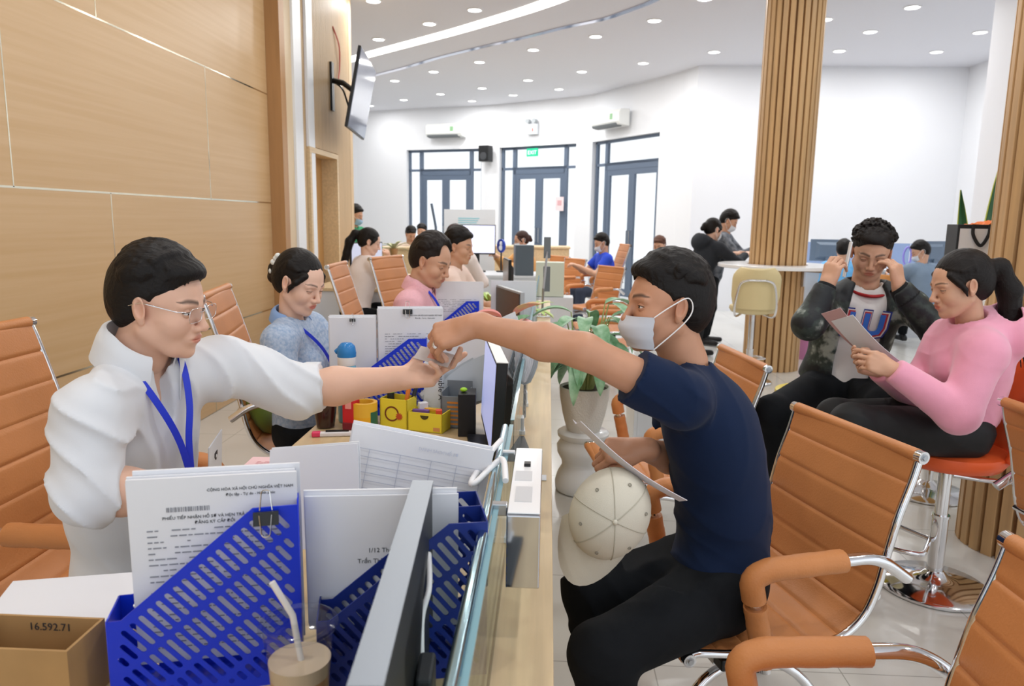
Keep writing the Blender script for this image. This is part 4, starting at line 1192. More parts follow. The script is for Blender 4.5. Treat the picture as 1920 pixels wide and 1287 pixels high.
# snake plant behind the column
root = empty('snake_plant', (2.40, 4.35, 0), 0, 'tall snake plant with yellow-edged leaves rising behind the black bag', 'plant')
mb = MB(); mb.lathe([(0.13, 0), (0.16, 0.5), (0.14, 0.5), (0.13, 0.48)], 30); mb.build('pot', mat('grey_pot', '#c9ccce', 0.5), root, smooth=50)
sn = mat('snake_leaf', '#2d5a35', 0.35); sy = mat('snake_edge', '#c9cf63', 0.35)
for (dx, dy, lx, H_, w_) in ((-0.02, 0, -0.10, 1.24, 0.052), (0.04, 0.02, 0.07, 1.52, 0.045), (0.0, -0.04, 0.02, 0.9, 0.05)):
    P = []; Q = []
    for i in range(13):
        t = i / 12; hw = w_ * (1 - t ** 4) * (0.7 + 0.5 * t) if t < 1 else 0.001
        c_ = V(dx + lx * t * t, dy, 0.48 + H_ * t * 0.92)
        P.append([c_ + V(-hw, 0, 0), c_ + V(0, 0.01, 0), c_ + V(hw, 0, 0)]); Q.append([c_ + V(-hw * 0.78, -0.002, 0), c_ + V(0, 0.008, 0), c_ + V(hw * 0.78, -0.002, 0)])
    mb = MB(); mb.sheet(P, 0.003); lo = mb.build('leaf', sy, root, smooth=40)
    mb = MB(); mb.sheet(Q, 0.003); mb.build('leaf_centre', sn, lo, smooth=40)

# ---------------------------------------------------------------- wall screen
root = empty('wall_screen', (0, 0, 0), 0, 'flat screen on a swivel bracket high on the slatted wall', 'television')
a0 = V(-1.895, 7.55, 2.18); a1 = V(-1.895, 8.02, 2.18)
w_ = V(-0.115, 0.993, 0.0).normalized(); n_ = V(0.975, 0.113, -0.19).normalized(); tl = basis((-1.93, 7.72, 2.62), w_, -n_, w_.cross(-n_))
mb = MB(); mb.box((-0.60, -0.03, -0.37), (0.60, 0.0, 0.37), tl); mb.build('casing', blk, root, bevel=0.004)
mb = MB(); mb.box((-0.585, -0.034, -0.355), (0.585, -0.0305, 0.355), tl); mb.build('screen', mat('tv_glass', '#8f97ac', 0.08, spec=0.8), root)
mb = MB(); mb.box((PX, 7.86, 2.50), (PX + 0.03, 7.94, 2.98)); mb.build('wall_plate', blk, root)
mb = MB(); mb.tube([(PX + 0.03, 7.9, 2.80), (PX + 0.16, 7.8, 2.76), (PX + 0.30, 7.72, 2.66)], 0.028, 8); mb.build('bracket_arm', blk, root)
mb = MB(); mb.tube(smooth_path([(PX + 0.05, 7.9, 2.78), (PX + 0.15, 7.82, 2.70), (PX + 0.22, 7.78, 2.52), (PX + 0.27, 7.74, 2.4)], 6), 0.010, 6); mb.build('cable', blk, root)
mb = MB(); mb.box((-0.12, 0.0, -0.15), (0.12, 0.03, 0.15), tl); mb.build('mount_plate', mat('blue_mount', '#2d4f8c', 0.4), root)
mb = MB(); mb.tube(smooth_path([(PX + 0.01, 8.0, 3.35), (PX + 0.03, 8.15, 3.2), (PX + 0.02, 8.2, 3.0), (PX + 0.03, 8.1, 2.85)], 6), 0.008, 6)
o = mb.build('red_cable', mat('red_cable', '#d06b63', 0.5)); tag(o, 'loose red cable hanging above the wall screen bracket', 'cable')

# ---------------------------------------------------------------- things on the far wall
def ac(c, deg, lab):
    root = empty('air_conditioner', c, math.radians(deg), lab, 'air conditioner', 'wall air conditioners')
    prof = [(0, 0), (-0.20, 0.02), (-0.235, 0.08), (-0.235, 0.22), (-0.20, 0.29), (0, 0.30)]
    mb = MB(); mb.prism(prof, 0.88, basis(V(-0.44, 0, 0), V(0, 1, 0), V(0, 0, 1), V(1, 0, 0))); mb.build('casing', mat('ac_white', '#e9ebe9', 0.35), root, bevel=0.012)
    mb = MB(); mb.prism([(-0.10, -0.004), (-0.22, 0.012), (-0.24, 0.05), (-0.1, 0.03)], 0.74, basis(V(-0.40, 0, 0), V(0, 1, 0), V(0, 0, 1), V(1, 0, 0))); mb.build('louvre', mat('ac_vent', '#6f7478', 0.5), root)
    mb = MB(); mb.box((0.16, -0.238, 0.12), (0.24, -0.235, 0.22)); mb.build('energy_label', mat('green_sticker', '#8fbf8f', 0.5), root)
    return root
ac((-2.255, 16.80, 3.16), -20, 'white air conditioner on the wall above the left glass doors')
ac((1.16, 14.22, 3.10), -59, 'white air conditioner on the wall above the right glass doors')
root = empty('exit_sign', (-0.36, 15.93, 2.80), math.radians(-34), 'green lit exit sign in the transom of the middle glass doors', 'sign')
mb = MB(); mb.box((-0.14, -0.05, -0.08), (0.14, -0.03, 0.08)); mb.build('sign_face', mat('exit_green', '#17a679', 0.4, emit=0.6), root)
text_obj('EXIT', 0.11, basis(V(0, -0.051, -0.04), V(1, 0, 0), V(0, 0, 1), V(0, -1, 0)), mat('sign_white', '#e8fff4', 0.5, emit=0.8), root, align='CENTER')
root = empty('wall_speaker', (-1.33, 16.42, 2.63), math.radians(-25), 'black loudspeaker between the left and middle glass doors', 'speaker')
mb = MB(); mb.box((-0.12, -0.24, 0), (0.12, -0.03, 0.33)); mb.build('cabinet', blk, root, bevel=0.01)
mb = MB(); mb.cyl((0, -0.245, 0.11), (0, -0.238, 0.11), 0.08, 24); mb.build('cone', mat('speaker_cone', '#3a3c40', 0.6), root)
mb = MB(); mb.box((-0.04, -0.05, 0.12), (0.04, 0.0, 0.2)); mb.build('bracket', steel, root)
root = empty('emergency_lamp', (-0.37, 15.84, 3.15), math.radians(-34), 'white twin-head emergency lamp above the middle glass doors', 'lamp')
mb = MB(); mb.box((-0.13, -0.08, 0), (0.13, 0, 0.2)); mb.build('housing', mat('lamp_white', '#dfe4e8', 0.4), root, bevel=0.01)
for sg in (-1, 1):
    mb = MB(); mb.cyl((sg * 0.08, -0.12, 0.26), (sg * 0.08, -0.03, 0.26), 0.045, 18); mb.build('lamp_head', mat('lamp_grey', '#aab0b4', 0.4), root, smooth=40)
mb = MB(); mb.box((0.02, -0.083, 0.05), (0.05, -0.08, 0.12)); mb.build('red_label', mat('label_red', '#c96a62', 0.5), root)
mb = MB(); mb.lathe([(0.06, 0), (0.06, -0.03), (0.045, -0.07), (0, -0.085)], 20); o = mb.build('dome_camera', blk, smooth=50); o.location = (-4.1, 16.9, 3.82); tag(o, 'tiny black dome camera on the ceiling beyond the wall screen', 'camera')
root = empty('door_notice', (0.20, 15.48, 1.75), math.radians(-34), 'small square notice on the middle glass door', 'notice')
mb = MB(); mb.box((-0.10, -0.006, -0.14), (0.10, -0.002, 0.14)); mb.build('sheet', mat('notice_pink', '#ecd9dc', 0.6), root); mb = MB(); mb.box((-0.05, -0.009, -0.03), (0.05, -0.006, 0.07)); mb.build('symbol', mat('notice_red', '#d9a9ae', 0.6), root)

# ---------------------------------------------------------------- far service desks
wdesk = mat('pale_desk', '#d9dde2', 0.4)
def far_desk(x0, y0, x1, y1, lab, ztop=0.76, m=wdesk, topm=None):
    root = empty('service_desk', ((x0 + x1) / 2, (y0 + y1) / 2, 0), 0, lab, 'desk')
    hx, hy = (x1 - x0) / 2, (y1 - y0) / 2
    mb = MB(); mb.box((-hx, -hy, ztop - 0.03), (hx, hy, ztop)); mb.build('desk_top', topm or m, root, bevel=0.003)
    mb = MB(); mb.box((-hx + .02, -hy + 0.02, 0), (hx - .02, -hy + 0.04, ztop - 0.03)); mb.build('front_panel', m, root)
    for sx in (-hx + .02, hx - .05):
        mb = MB(); mb.box((sx, -hy + .04, 0), (sx + 0.03, hy - .02, ztop - 0.03)); mb.build('side_panel', m, root)
    return root
far_desk(-2.25, 6.9, -1.35, 8.9, 'side desk where the woman with a ponytail works', topm=oak)
far_desk(-1.25, 8.9, 0.0, 9.7, 'white service desk carrying the far monitor')
far_desk(-3.4, 10.75, -1.7, 11.2, 'oak fronted desk in front of the left glass doors', 1.0, m=oak)
far_desk(-0.9, 12.0, 0.35, 12.7, 'oak fronted desk in front of the middle glass doors', 1.0, m=oak)
far_desk(2.9, 9.7, 5.6, 10.4, 'long pale service counter along the far right wall', 0.86)
# low partition behind with loops
root = empty('desk_partition', (4.25, 10.55, 0), 0, 'pale blue desk partition along the far right wall', 'partition')
for k in range(4):
    mb = MB(); mb.box((-1.4 + 0.7 * k, -0.012, 0.87), (-1.4 + 0.7 * k + 0.68, 0.012, 1.18)); mb.build('panel', glass_mat('frosted_blue', '#cfdcf2', 0.4), root)
mb = MB(); mb.box((-1.42, -0.02, 0), (1.42, 0.02, 0.87)); mb.build('base_panel', wdesk, root)
for i, (x, y) in enumerate(((3.32, 10.3), (3.05, 10.3), (4.75, 10.2), (5.2, 10.2))):
    root = empty('ribbon_stand', (x, y, 0.8605), 0, ['purple loop ornament on the far counter, by the man in light blue', 'white loop ornament nearest the middle column on the far counter', 'purple loop ornament before the man in grey on the far counter', 'purple loop ornament at the right end of the far counter'][i], 'ornament', 'loop ornaments on the far counter')
    mb = MB(); pts = [(0.05 * math.cos(t), 0, 0.16 + 0.12 * math.sin(t)) for t in np.linspace(-PI / 2, 1.5 * PI, 25)][:-1]; mb.tube(pts, 0.013, 8, closed=True); mb.build('loop', mat('violet' if i != 1 else 'white_loop', '#8f86d8' if i != 1 else '#e8e9f2', 0.5), root, smooth=60)
    mb = MB(); mb.lathe([(0.06, 0), (0.06, 0.02), (0.015, 0.04), (0.012, 0.05)], 18); mb.build('foot', mat('white_foot', '#e9ebf0', 0.4), root, smooth=40)
for i, (x, y, deg, lab) in enumerate(((3.62, 9.95, 80, 'monitor on the far counter left of the man in light blue'), (4.95, 9.95, 120, 'dark monitor on the far counter beside the man in grey'))):
    monitor(upright((x, y, 0.95), deg), 0.44, 0.28, lab, stand=0.09, body=mat('mid_grey_body', '#6d7f93', 0.4))
# standee, kiosk pole, blue fan
root = empty('floor_poster', (-1.12, 10.6, 0), 0, 'tall white roll-up poster with blue print by the left doors', 'poster')
mb = MB(); mb.box((-0.36, -0.01, 0.05), (0.36, 0.01, 1.55)); mb.build('banner', mat('banner_white', '#eef4fb', 0.5), root)
mb = MB()
for k in range(7): mb.box((-0.16, -0.012, 1.42 - k * 0.03), (0.14 - 0.02 * (k % 3), -0.0101, 1.435 - k * 0.03))
mb.build('blue_print', mat('aqua_print', '#9fdbe8', 0.5), root)
mb = MB(); mb.box((-0.38, -0.1, 0), (0.38, 0.1, 0.05)); mb.build('foot', steel, root)
mb = MB(); mb.tube([(-1.56, 10.35, 0), (-1.56, 10.35, 1.3), (-1.62, 10.35, 1.62)], 0.018, 8); o = mb.build('pole', hazed_frame); tag(o, 'thin dark slanted pole beside the white roll-up poster', 'pole')
root = empty('round_sign', (-0.60, 9.5, 1.09), 0, 'round blue and white sign beside the far monitor', 'sign')
mb = MB(); mb.lathe([(0, -0.01), (0.085, -0.01), (0.085, 0.01), (0, 0.01)], 28, M=basis(V(0, 0, 0), V(0.62, -0.78, 0), V(0, 0, 1), V(-0.78, -0.62, 0)) ); mb.build('disc', mat('royal_blue', '#1f3fb0', 0.4), root)
mb = MB(); mb.ball((0, -0.02, 0.03), (0.022, 0.02, 0.03), 12); mb.ball((0, -0.02, -0.025), (0.03, 0.02, 0.035), 12); mb.build('white_emblem', mat('emblem_white', '#f2f4fa', 0.4), root)
mb = MB(); mb.cyl((0, 0.02, -0.33), (0, 0.02, -0.05), 0.01, 8); mb.lathe([(0.06, -0.33), (0.06, -0.315), (0.0, -0.31)], 18); mb.build('stand', blk, root)
# towers and small boxes at the end of the counter
bx('computer_tower', 'black and grey computer box at the far end of the counter', 'computer', (-0.30, 9.05, 0), (0.22, 0.25, 0.36), 8, mat('tower_grey', '#55606a', 0.4), z=0.7605)
bx('desk_fan_box', 'pale green box behind the counter screen by the orange chair', 'box', (0.02, 8.0, 0), (0.3, 0.2, 0.36), 0, mat('pale_green', '#cfd8c8', 0.5), z=0.62)
root = empty('plank_shelf', (0.05, 8.0, 0), 0, 'small white stand at the far end of the public side', 'stand')
mb = MB(); mb.box((-0.22, -0.15, 0), (0.22, 0.15, 0.615)); mb.build('body', wdesk, root)
# name plate on pole near the screen
root = empty('number_display', (-0.035, 5.15, 0.7505), 0, 'thin white pole with a ring foot and grey plates on the counter plank', 'display stand')
mb = MB(); mb.tube([(0, 0, 0.02), (0.005, 0, 0.2), (0.03, 0.3, 0.5)], 0.008, 8); mb.build('pole', steel, root)
mb = MB(); mb.tube([(0.06 * math.cos(t), 0.06 * math.sin(t), 0.012) for t in np.linspace(0, 2 * PI, 24)][:-1], 0.008, 8, closed=True); mb.build('ring_foot', chrome, root, smooth=50)
mb = MB(); mb.box((0.0, 0.24, 0.16), (0.05, 0.27, 0.34)); mb.box((-0.0, 0.24, 0.40), (0.05, 0.26, 0.55)); mb.build('plate', mat('plate_grey', '#6f767c', 0.3), root)

# ---------------------------------------------------------------- right-hand table things
root = empty('gift_bag', (2.02, 3.62, 0), 0, 'big black paper bag with a white front and black ribbon handles on a stool', 'bag')
root.location = (2.11, 3.80, 1.0305)
root.rotation_euler = (0, 0, math.radians(-12))
H_ = 0.40
mb = MB(); mb.box((-0.12, -0.06, 0), (0.235, 0.12, H_)); mb.build('bag_body', mat('black_card', '#1b2026', 0.5), root, bevel=0.003)
mb = MB(); mb.box((-0.110, -0.0635, 0.02), (0.085, -0.0605, H_ - 0.02)); mb.build('white_front', mat('bag_white', '#dcdcde', 0.5), root)
mb = MB(); mb.tube(smooth_path([(-0.055, -0.068, H_), (-0.055, -0.075, H_ - 0.05), (-0.02, -0.078, H_ - 0.10), (0.01, -0.075, H_ - 0.05), (0.015, -0.068, H_)], 8), 0.008, 8, flat=0.4, up=(0, 1, 0)); mb.build('ribbon_handle', mat('black_ribbon', '#15161a', 0.6), root)
mb = MB(); mb.sheet([[(-0.07 + 0.02 * i, -0.045 + 0.03 * j, H_ - 0.012 + 0.004 * i + 0.010 * math.sin(i * 1.3 + j * 1.7)) for j in range(6)] for i in range(11)], 0.004); mb.build('orange_tissue', mat('orange_tissue', '#ef7a2a', 0.6), root)
root = empty('paper_cup', (1.735, 3.36, 1.0305), 0, 'white paper cup on the round table beside the girl in pink', 'cup')
root.location = (1.78, 3.19, 1.0305)
mb = MB(); mb.lathe([(0.027, 0), (0.036, 0.088), (0.038, 0.09), (0.036, 0.092), (0.034, 0.09), (0.026, 0.004), (0, 0.004)], 30); mb.build('cup_wall', mat('cup_paper', '#ece9e2', 0.55), root, smooth=40)
root = empty('menu_stand', (1.92, 2.97, 1.0305), math.radians(-30), 'white framed notice stand on the round table at the right edge', 'notice stand')
mb = MB(); mb.box((-0.06, -0.005, 0), (0.16, 0.005, 0.24)); mb.build('sheet', mat('notice_white', '#e3e6ea', 0.4), root)
mb = MB(); page_lines(mb, 0.2, 0.24, -0.04, 0.2, 14, 0.012, 31, z=0.0); o = mb.build('printed_lines', ink_soft, root); o.matrix_local = basis(V(0, -0.006, 0), V(1, 0, 0), V(0, 0, 1), V(0, -1, 0))
root = empty('waste_basket', (2.78, 8.0, 0), 0, 'pink and purple waste basket on the floor behind the middle column', 'basket')
mb = MB(); mb.lathe([(0.10, 0), (0.13, 0.26), (0.135, 0.26), (0.135, 0.27), (0.125, 0.27), (0.095, 0.01), (0, 0.01)], 28); mb.build('bin', mat('pink_bin', '#c985b5', 0.4), root, smooth=40)
mb = MB(); mb.lathe([(0.136, 0.27), (0.13, 0.30), (0.12, 0.285)], 28, cap=False); mb.build('bag_liner', mat('liner', '#e9e6f0', 0.5), root, smooth=40)
root = empty('white_cabinet', (0.72, 4.3, 0), 0, 'low white cabinet partly hidden behind the potted plant', 'cabinet')
mb = MB(); mb.box((-0.22, -0.2, 0), (0.2, 0.2, 0.42)); mb.build('body', mat('cab_white', '#eceef2', 0.35), root, bevel=0.004)
mb = MB(); mb.box((-0.2, -0.204, 0.02), (-0.01, -0.2, 0.4)); mb.build('door', mat('cab_white2', '#e4e7ec', 0.35), root); mb = MB(); mb.box((0.0, -0.204, 0.02), (0.19, -0.2, 0.4)); mb.build('door', mat('cab_white2', '#e4e7ec', 0.35), root)
root = empty('blue_chair', (2.15, 11.2, 0), 0, 'royal blue plastic chair by the right glass doors', 'chair')
mb = MB(); mb.box((-0.2, -0.2, 0.42), (0.2, 0.2, 0.45)); mb.build('seat', mat('royal_blue', '#1f3fb0', 0.4), root, bevel=0.01); mb = MB(); mb.box((-0.2, 0.18, 0.45), (0.2, 0.21, 0.98)); mb.build('backrest', mat('royal_blue', '#1f3fb0', 0.4), root, bevel=0.01)
for sx in (-.17, .17):
    for sy in (-.17, .17): mb = MB(); mb.cyl((sx, sy, 0), (sx, sy, 0.42), 0.015, 10); mb.build('leg', steel, root)
# green cushion on the woman's chair
mb = MB(); mb.ball((0, 0, 0), (0.07, 0.20, 0.19), 20); o = mb.build('cushion', mat('green_fabric', '#8fa53c', 0.8, bump=0.4, bscale=300, sheen=0.3), smooth=60); o.location = (-1.23, 3.10, 0.67); o.rotation_euler = (0, math.radians(-14), math.radians(10)); tag(o, 'green cushion behind the back of the woman in blue', 'cushion')

root = empty('wall_camera', (4.62, 7.53, 2.52), 0, 'small black and white camera on the white pier by the right column', 'camera')
mb = MB(); mb.box((-0.03, -0.10, -0.02), (0.03, 0.02, 0.03)); mb.build('body', mat('camera_white', '#d8dadd', 0.4), root, bevel=0.004)
mb = MB(); mb.cyl((0, -0.13, 0.005), (0, -0.10, 0.005), 0.022, 16); mb.build('lens_hood', black_plastic, root)
# ---------------------------------------------------------------- implicit-surface modelling for people
def nv(a): return np.array([float(x) for x in a])
def unit(a):
    a = nv(a); return a / max(1e-9, np.linalg.norm(a))

class SD:
    def __init__(s, lo, hi, h):
        s.h = h; s.lo = nv(lo); n = np.ceil((nv(hi) - s.lo) / h).astype(int) + 1
        s.ax = [s.lo[i] + h * np.arange(n[i], dtype=np.float32) for i in range(3)]
        s.F = np.full(tuple(n), 1.0, np.float32)
    def sl(s, lo, hi):
        r = []
        for i in range(3):
            a = int(max(0, math.floor((lo[i] - s.lo[i]) / s.h))); b = int(min(len(s.ax[i]), math.ceil((hi[i] - s.lo[i]) / s.h) + 1))
            if b <= a: return None
            r.append(slice(a, b))
        return tuple(r)
    def pts(s, r):
        return s.ax[0][r[0]][:, None, None], s.ax[1][r[1]][None, :, None], s.ax[2][r[2]][None, None, :]
    def put(s, r, d, k, op):
        a = s.F[r]
        if op == 'add':
            m = np.minimum(a, d)
            if k > 0:
                h = np.maximum(k - np.abs(a - d), 0) / k; m = m - h * h * k * 0.25
        elif op == 'sub':
            d = -d; m = np.maximum(a, d)
            if k > 0:
                h = np.maximum(k - np.abs(a - d), 0) / k; m = m + h * h * k * 0.25
        s.F[r] = m
    @staticmethod
    def d_cone(X, Y, Z, a, b, ra, rb, cap=False):
        ab = b - a; L2 = float(ab @ ab) + 1e-12
        t = ((X - a[0]) * ab[0] + (Y - a[1]) * ab[1] + (Z - a[2]) * ab[2]) / L2
        tc = np.clip(t, 0, 1)
        if not cap:
            dx = X - a[0] - tc * ab[0]; dy = Y - a[1] - tc * ab[1]; dz = Z - a[2] - tc * ab[2]
            return np.sqrt(dx * dx + dy * dy + dz * dz) - (ra + (rb - ra) * tc)
        if cap == 'end': t = np.maximum(t, 0)
        dx = X - a[0] - t * ab[0]; dy = Y - a[1] - t * ab[1]; dz = Z - a[2] - t * ab[2]
        d = np.sqrt(dx * dx + dy * dy + dz * dz) - (ra + (rb - ra) * tc)
        L = math.sqrt(L2)
        return np.maximum(d, (t - 1) * L) if cap == 'end' else np.maximum(d, np.maximum(-t * L, (t - 1) * L))
    def cone(s, a, b, ra, rb, k=0.01, op='add', cap=False):
        a = nv(a); b = nv(b); m = max(ra, rb) + k + 3 * s.h
        r = s.sl(np.minimum(a, b) - m, np.maximum(a, b) + m)
        if r is None: return
        X, Y, Z = s.pts(r); s.put(r, s.d_cone(X, Y, Z, a, b, ra, rb, cap), k, op)
    def chain(s, P, R, k=0.004, kk=0.003, op='add'):
        """a finger or lock: blended inside, then joined"""
        P = [nv(p) for p in P]; m = max(R) + k + kk + 3 * s.h
        r = s.sl(np.min(P, 0) - m, np.max(P, 0) + m)
        if r is None: return
        X, Y, Z = s.pts(r); f = None
        for i in range(len(P) - 1):
            d = s.d_cone(X, Y, Z, P[i], P[i + 1], R[i], R[i + 1])
            if f is None: f = d
            else:
                h = np.maximum(k - np.abs(f - d), 0) / k; f = np.minimum(f, d) - h * h * k * 0.25
        s.put(r, f, kk, op)
    def ell(s, c, r3, R=None, k=0.01, op='add'):
        c = nv(c); r3 = nv(r3); m = r3.max() + k + 3 * s.h
        if R is None: R = np.eye(3)
        ext = np.abs(R) @ r3 + k + 3 * s.h
        r = s.sl(c - ext, c + ext)
        if r is None: return
        X, Y, Z = s.pts(r); X = X - c[0]; Y = Y - c[1]; Z = Z - c[2]
        q = [(X * R[0, i] + Y * R[1, i] + Z * R[2, i]) for i in range(3)]
        k0 = np.sqrt(sum((q[i] / r3[i]) ** 2 for i in range(3)))
        k1 = np.sqrt(sum((q[i] / r3[i] ** 2) ** 2 for i in range(3))) + 1e-6
        s.put(r, k0 * (k0 - 1) / k1, k, op)
    def cut(s, p, n, rad, k=0.004):
        """remove the half space on the +n side of p, within rad of p"""
        p = nv(p); n = unit(n); r = s.sl(p - rad, p + rad)
        if r is None: return
        X, Y, Z = s.pts(r)
        d = -((X - p[0]) * n[0] + (Y - p[1]) * n[1] + (Z - p[2]) * n[2])
        ball = np.sqrt((X - p[0]) ** 2 + (Y - p[1]) ** 2 + (Z - p[2]) ** 2) - rad * 0.95
        s.put(r, np.maximum(d, ball), k, 'sub')
    def folds(s, amp, f=85.0, d=(1, 0.3, 0.6), seed=0, pts=(), rad=0.11, base=0.35):
        """soft creases in the cloth, stronger round the points where it bends"""
        r = (slice(None),) * 3
        X, Y, Z = s.pts(r); d = unit(d)
        e = unit(np.cross(d, [0.3, 0.5, 0.8])); g = np.cross(d, e)
        u = X * d[0] + Y * d[1] + Z * d[2]; v = X * e[0] + Y * e[1] + Z * e[2]; w = X * g[0] + Y * g[1] + Z * g[2]
        ph = f * u + 2.6 * np.sin(f * 0.21 * v + seed) + 1.9 * np.sin(f * 0.17 * w + 2 * seed)
        n = (1 - np.abs(np.sin(ph * 0.5))) ** 2 - 0.35
        m = 0.5 + 0.5 * np.sin(f * 0.13 * v + f * 0.11 * w + seed * 1.7)
        n = n * m + 0.45 * ((1 - np.abs(np.sin(0.33 * f * v + 1.8 * np.sin(f * .16 * u) + seed))) ** 2 - 0.3) * (1 - m)
        W = np.full(n.shape, base, np.float32)
        for p in pts:
            W = W + np.exp(-((X - p[0]) ** 2 + (Y - p[1]) ** 2 + (Z - p[2]) ** 2) / rad ** 2)
        s.F -= (amp * n * np.minimum(W, 1.4)).astype(np.float32)
    def mesh(s):
        F = s.F; n = F.shape
        S = F < 0
        # cells with a sign change
        c = np.zeros((n[0] - 1, n[1] - 1, n[2] - 1), np.int8)
        for i in (0, 1):
            for j in (0, 1):
                for k in (0, 1):
                    c += S[i:n[0] - 1 + i, j:n[1] - 1 + j, k:n[2] - 1 + k]
        act = (c > 0) & (c < 8)
        idx = np.full(act.shape, -1, np.int32)
        I = np.argwhere(act); idx[act] = np.arange(len(I))
        acc = np.zeros((len(I), 3)); cnt = np.zeros(len(I))
        corners = [(i, j, k) for i in (0, 1) for j in (0, 1) for k in (0, 1)]
        val = {q: F[I[:, 0] + q[0], I[:, 1] + q[1], I[:, 2] + q[2]] for q in corners}
        for q in corners:
            for ax in range(3):
                if q[ax] == 0:
                    p = list(q); p[ax] = 1; p = tuple(p)
                    a, b = val[q], val[p]; m = (a < 0) != (b < 0)
                    t = np.where(m, a / np.where(m, a - b, 1), 0)
                    pt = np.array(q, float)[None, :].repeat(len(I), 0); pt[:, ax] += t
                    acc[m] += pt[m]; cnt[m] += 1
        Vt = (I + acc / cnt[:, None]) * s.h + s.lo
        Q = []
        for ax in range(3):
            o1, o2 = (ax + 1) % 3, (ax + 2) % 3
            A = [slice(0, n[0]), slice(0, n[1]), slice(0, n[2])]; B = list(A)
            A[ax] = slice(0, n[ax] - 1); B[ax] = slice(1, n[ax])
            sa = S[tuple(A)]; sb = S[tuple(B)]
            E_ = np.argwhere(sa != sb)
            E_ = E_[(E_[:, o1] > 0) & (E_[:, o2] > 0) & (E_[:, o1] < n[o1] - 1) & (E_[:, o2] < n[o2] - 1)]
            if len(E_) == 0: continue
            ins = sa[tuple(E_.T)]
            g = []
            for (u, v) in ((1, 1), (0, 1), (0, 0), (1, 0)):
                P = E_.copy(); P[:, o1] -= u; P[:, o2] -= v
                g.append(idx[tuple(P.T)])
            g = np.array(g).T
            g[~ins] = g[~ins][:, ::-1]
            Q.append(g)
        Q = np.concatenate(Q); Q = Q[(Q >= 0).all(1)]
        return Vt, Q

def np_object(name, Vt, Q, m, parent, origin, cols=None, smooth_it=0):
    Vt = Vt.astype(np.float64)
    if smooth_it:
        e = np.concatenate([Q[:, [0, 1]], Q[:, [1, 2]], Q[:, [2, 3]], Q[:, [3, 0]]])
        for _ in range(smooth_it):
            a = np.zeros_like(Vt); c = np.zeros(len(Vt))
            np.add.at(a, e[:, 0], Vt[e[:, 1]]); np.add.at(a, e[:, 1], Vt[e[:, 0]]); np.add.at(c, e[:, 0], 1); np.add.at(c, e[:, 1], 1)
            Vt = Vt * 0.5 + 0.5 * a / np.maximum(c, 1)[:, None]
    me = bpy.data.meshes.new(name)
    P = (Vt - nv(origin)).astype(np.float32)
    me.vertices.add(len(P)); me.vertices.foreach_set('co', P.ravel())
    me.loops.add(Q.size); me.loops.foreach_set('vertex_index', Q.astype(np.int32).ravel())
    me.polygons.add(len(Q)); me.polygons.foreach_set('loop_start', np.arange(0, Q.size, 4, dtype=np.int32)); me.polygons.foreach_set('loop_total', np.full(len(Q), 4, np.int32))
    me.polygons.foreach_set('use_smooth', np.ones(len(Q), bool))
    me.update(calc_edges=True); me.validate()
    if cols is not None:
        at = me.color_attributes.new('tint', 'FLOAT_COLOR', 'POINT')
        at.data.foreach_set('color', np.concatenate([cols, np.ones((len(cols), 1))], 1).astype(np.float32).ravel())
    me.materials.append(m)
    o = bpy.data.objects.new(name, me); C.objects.link(o)
    if parent: o.parent = parent
    return o

def merge(parts):
    V_, Q_ = [], []; n = 0
    for v, q in parts:
        V_.append(v); Q_.append(q + n); n += len(v)
    return np.concatenate(V_), np.concatenate(Q_)

# ---- head ---------------------------------------------------------------
class Frame:
    def __init__(s, c, fwd, up=(0, 0, 1), sc=1.0):
        s.c = nv(c); f = unit(fwd); u = nv(up); y = unit(np.cross(u, f)); z = np.cross(f, y)
        s.R = np.array([f, y, z]).T; s.s = sc
    def __call__(s, *p): return s.c + s.R @ (nv(p) * s.s)
    def inv(s, P): return (P - s.c) @ s.R / s.s

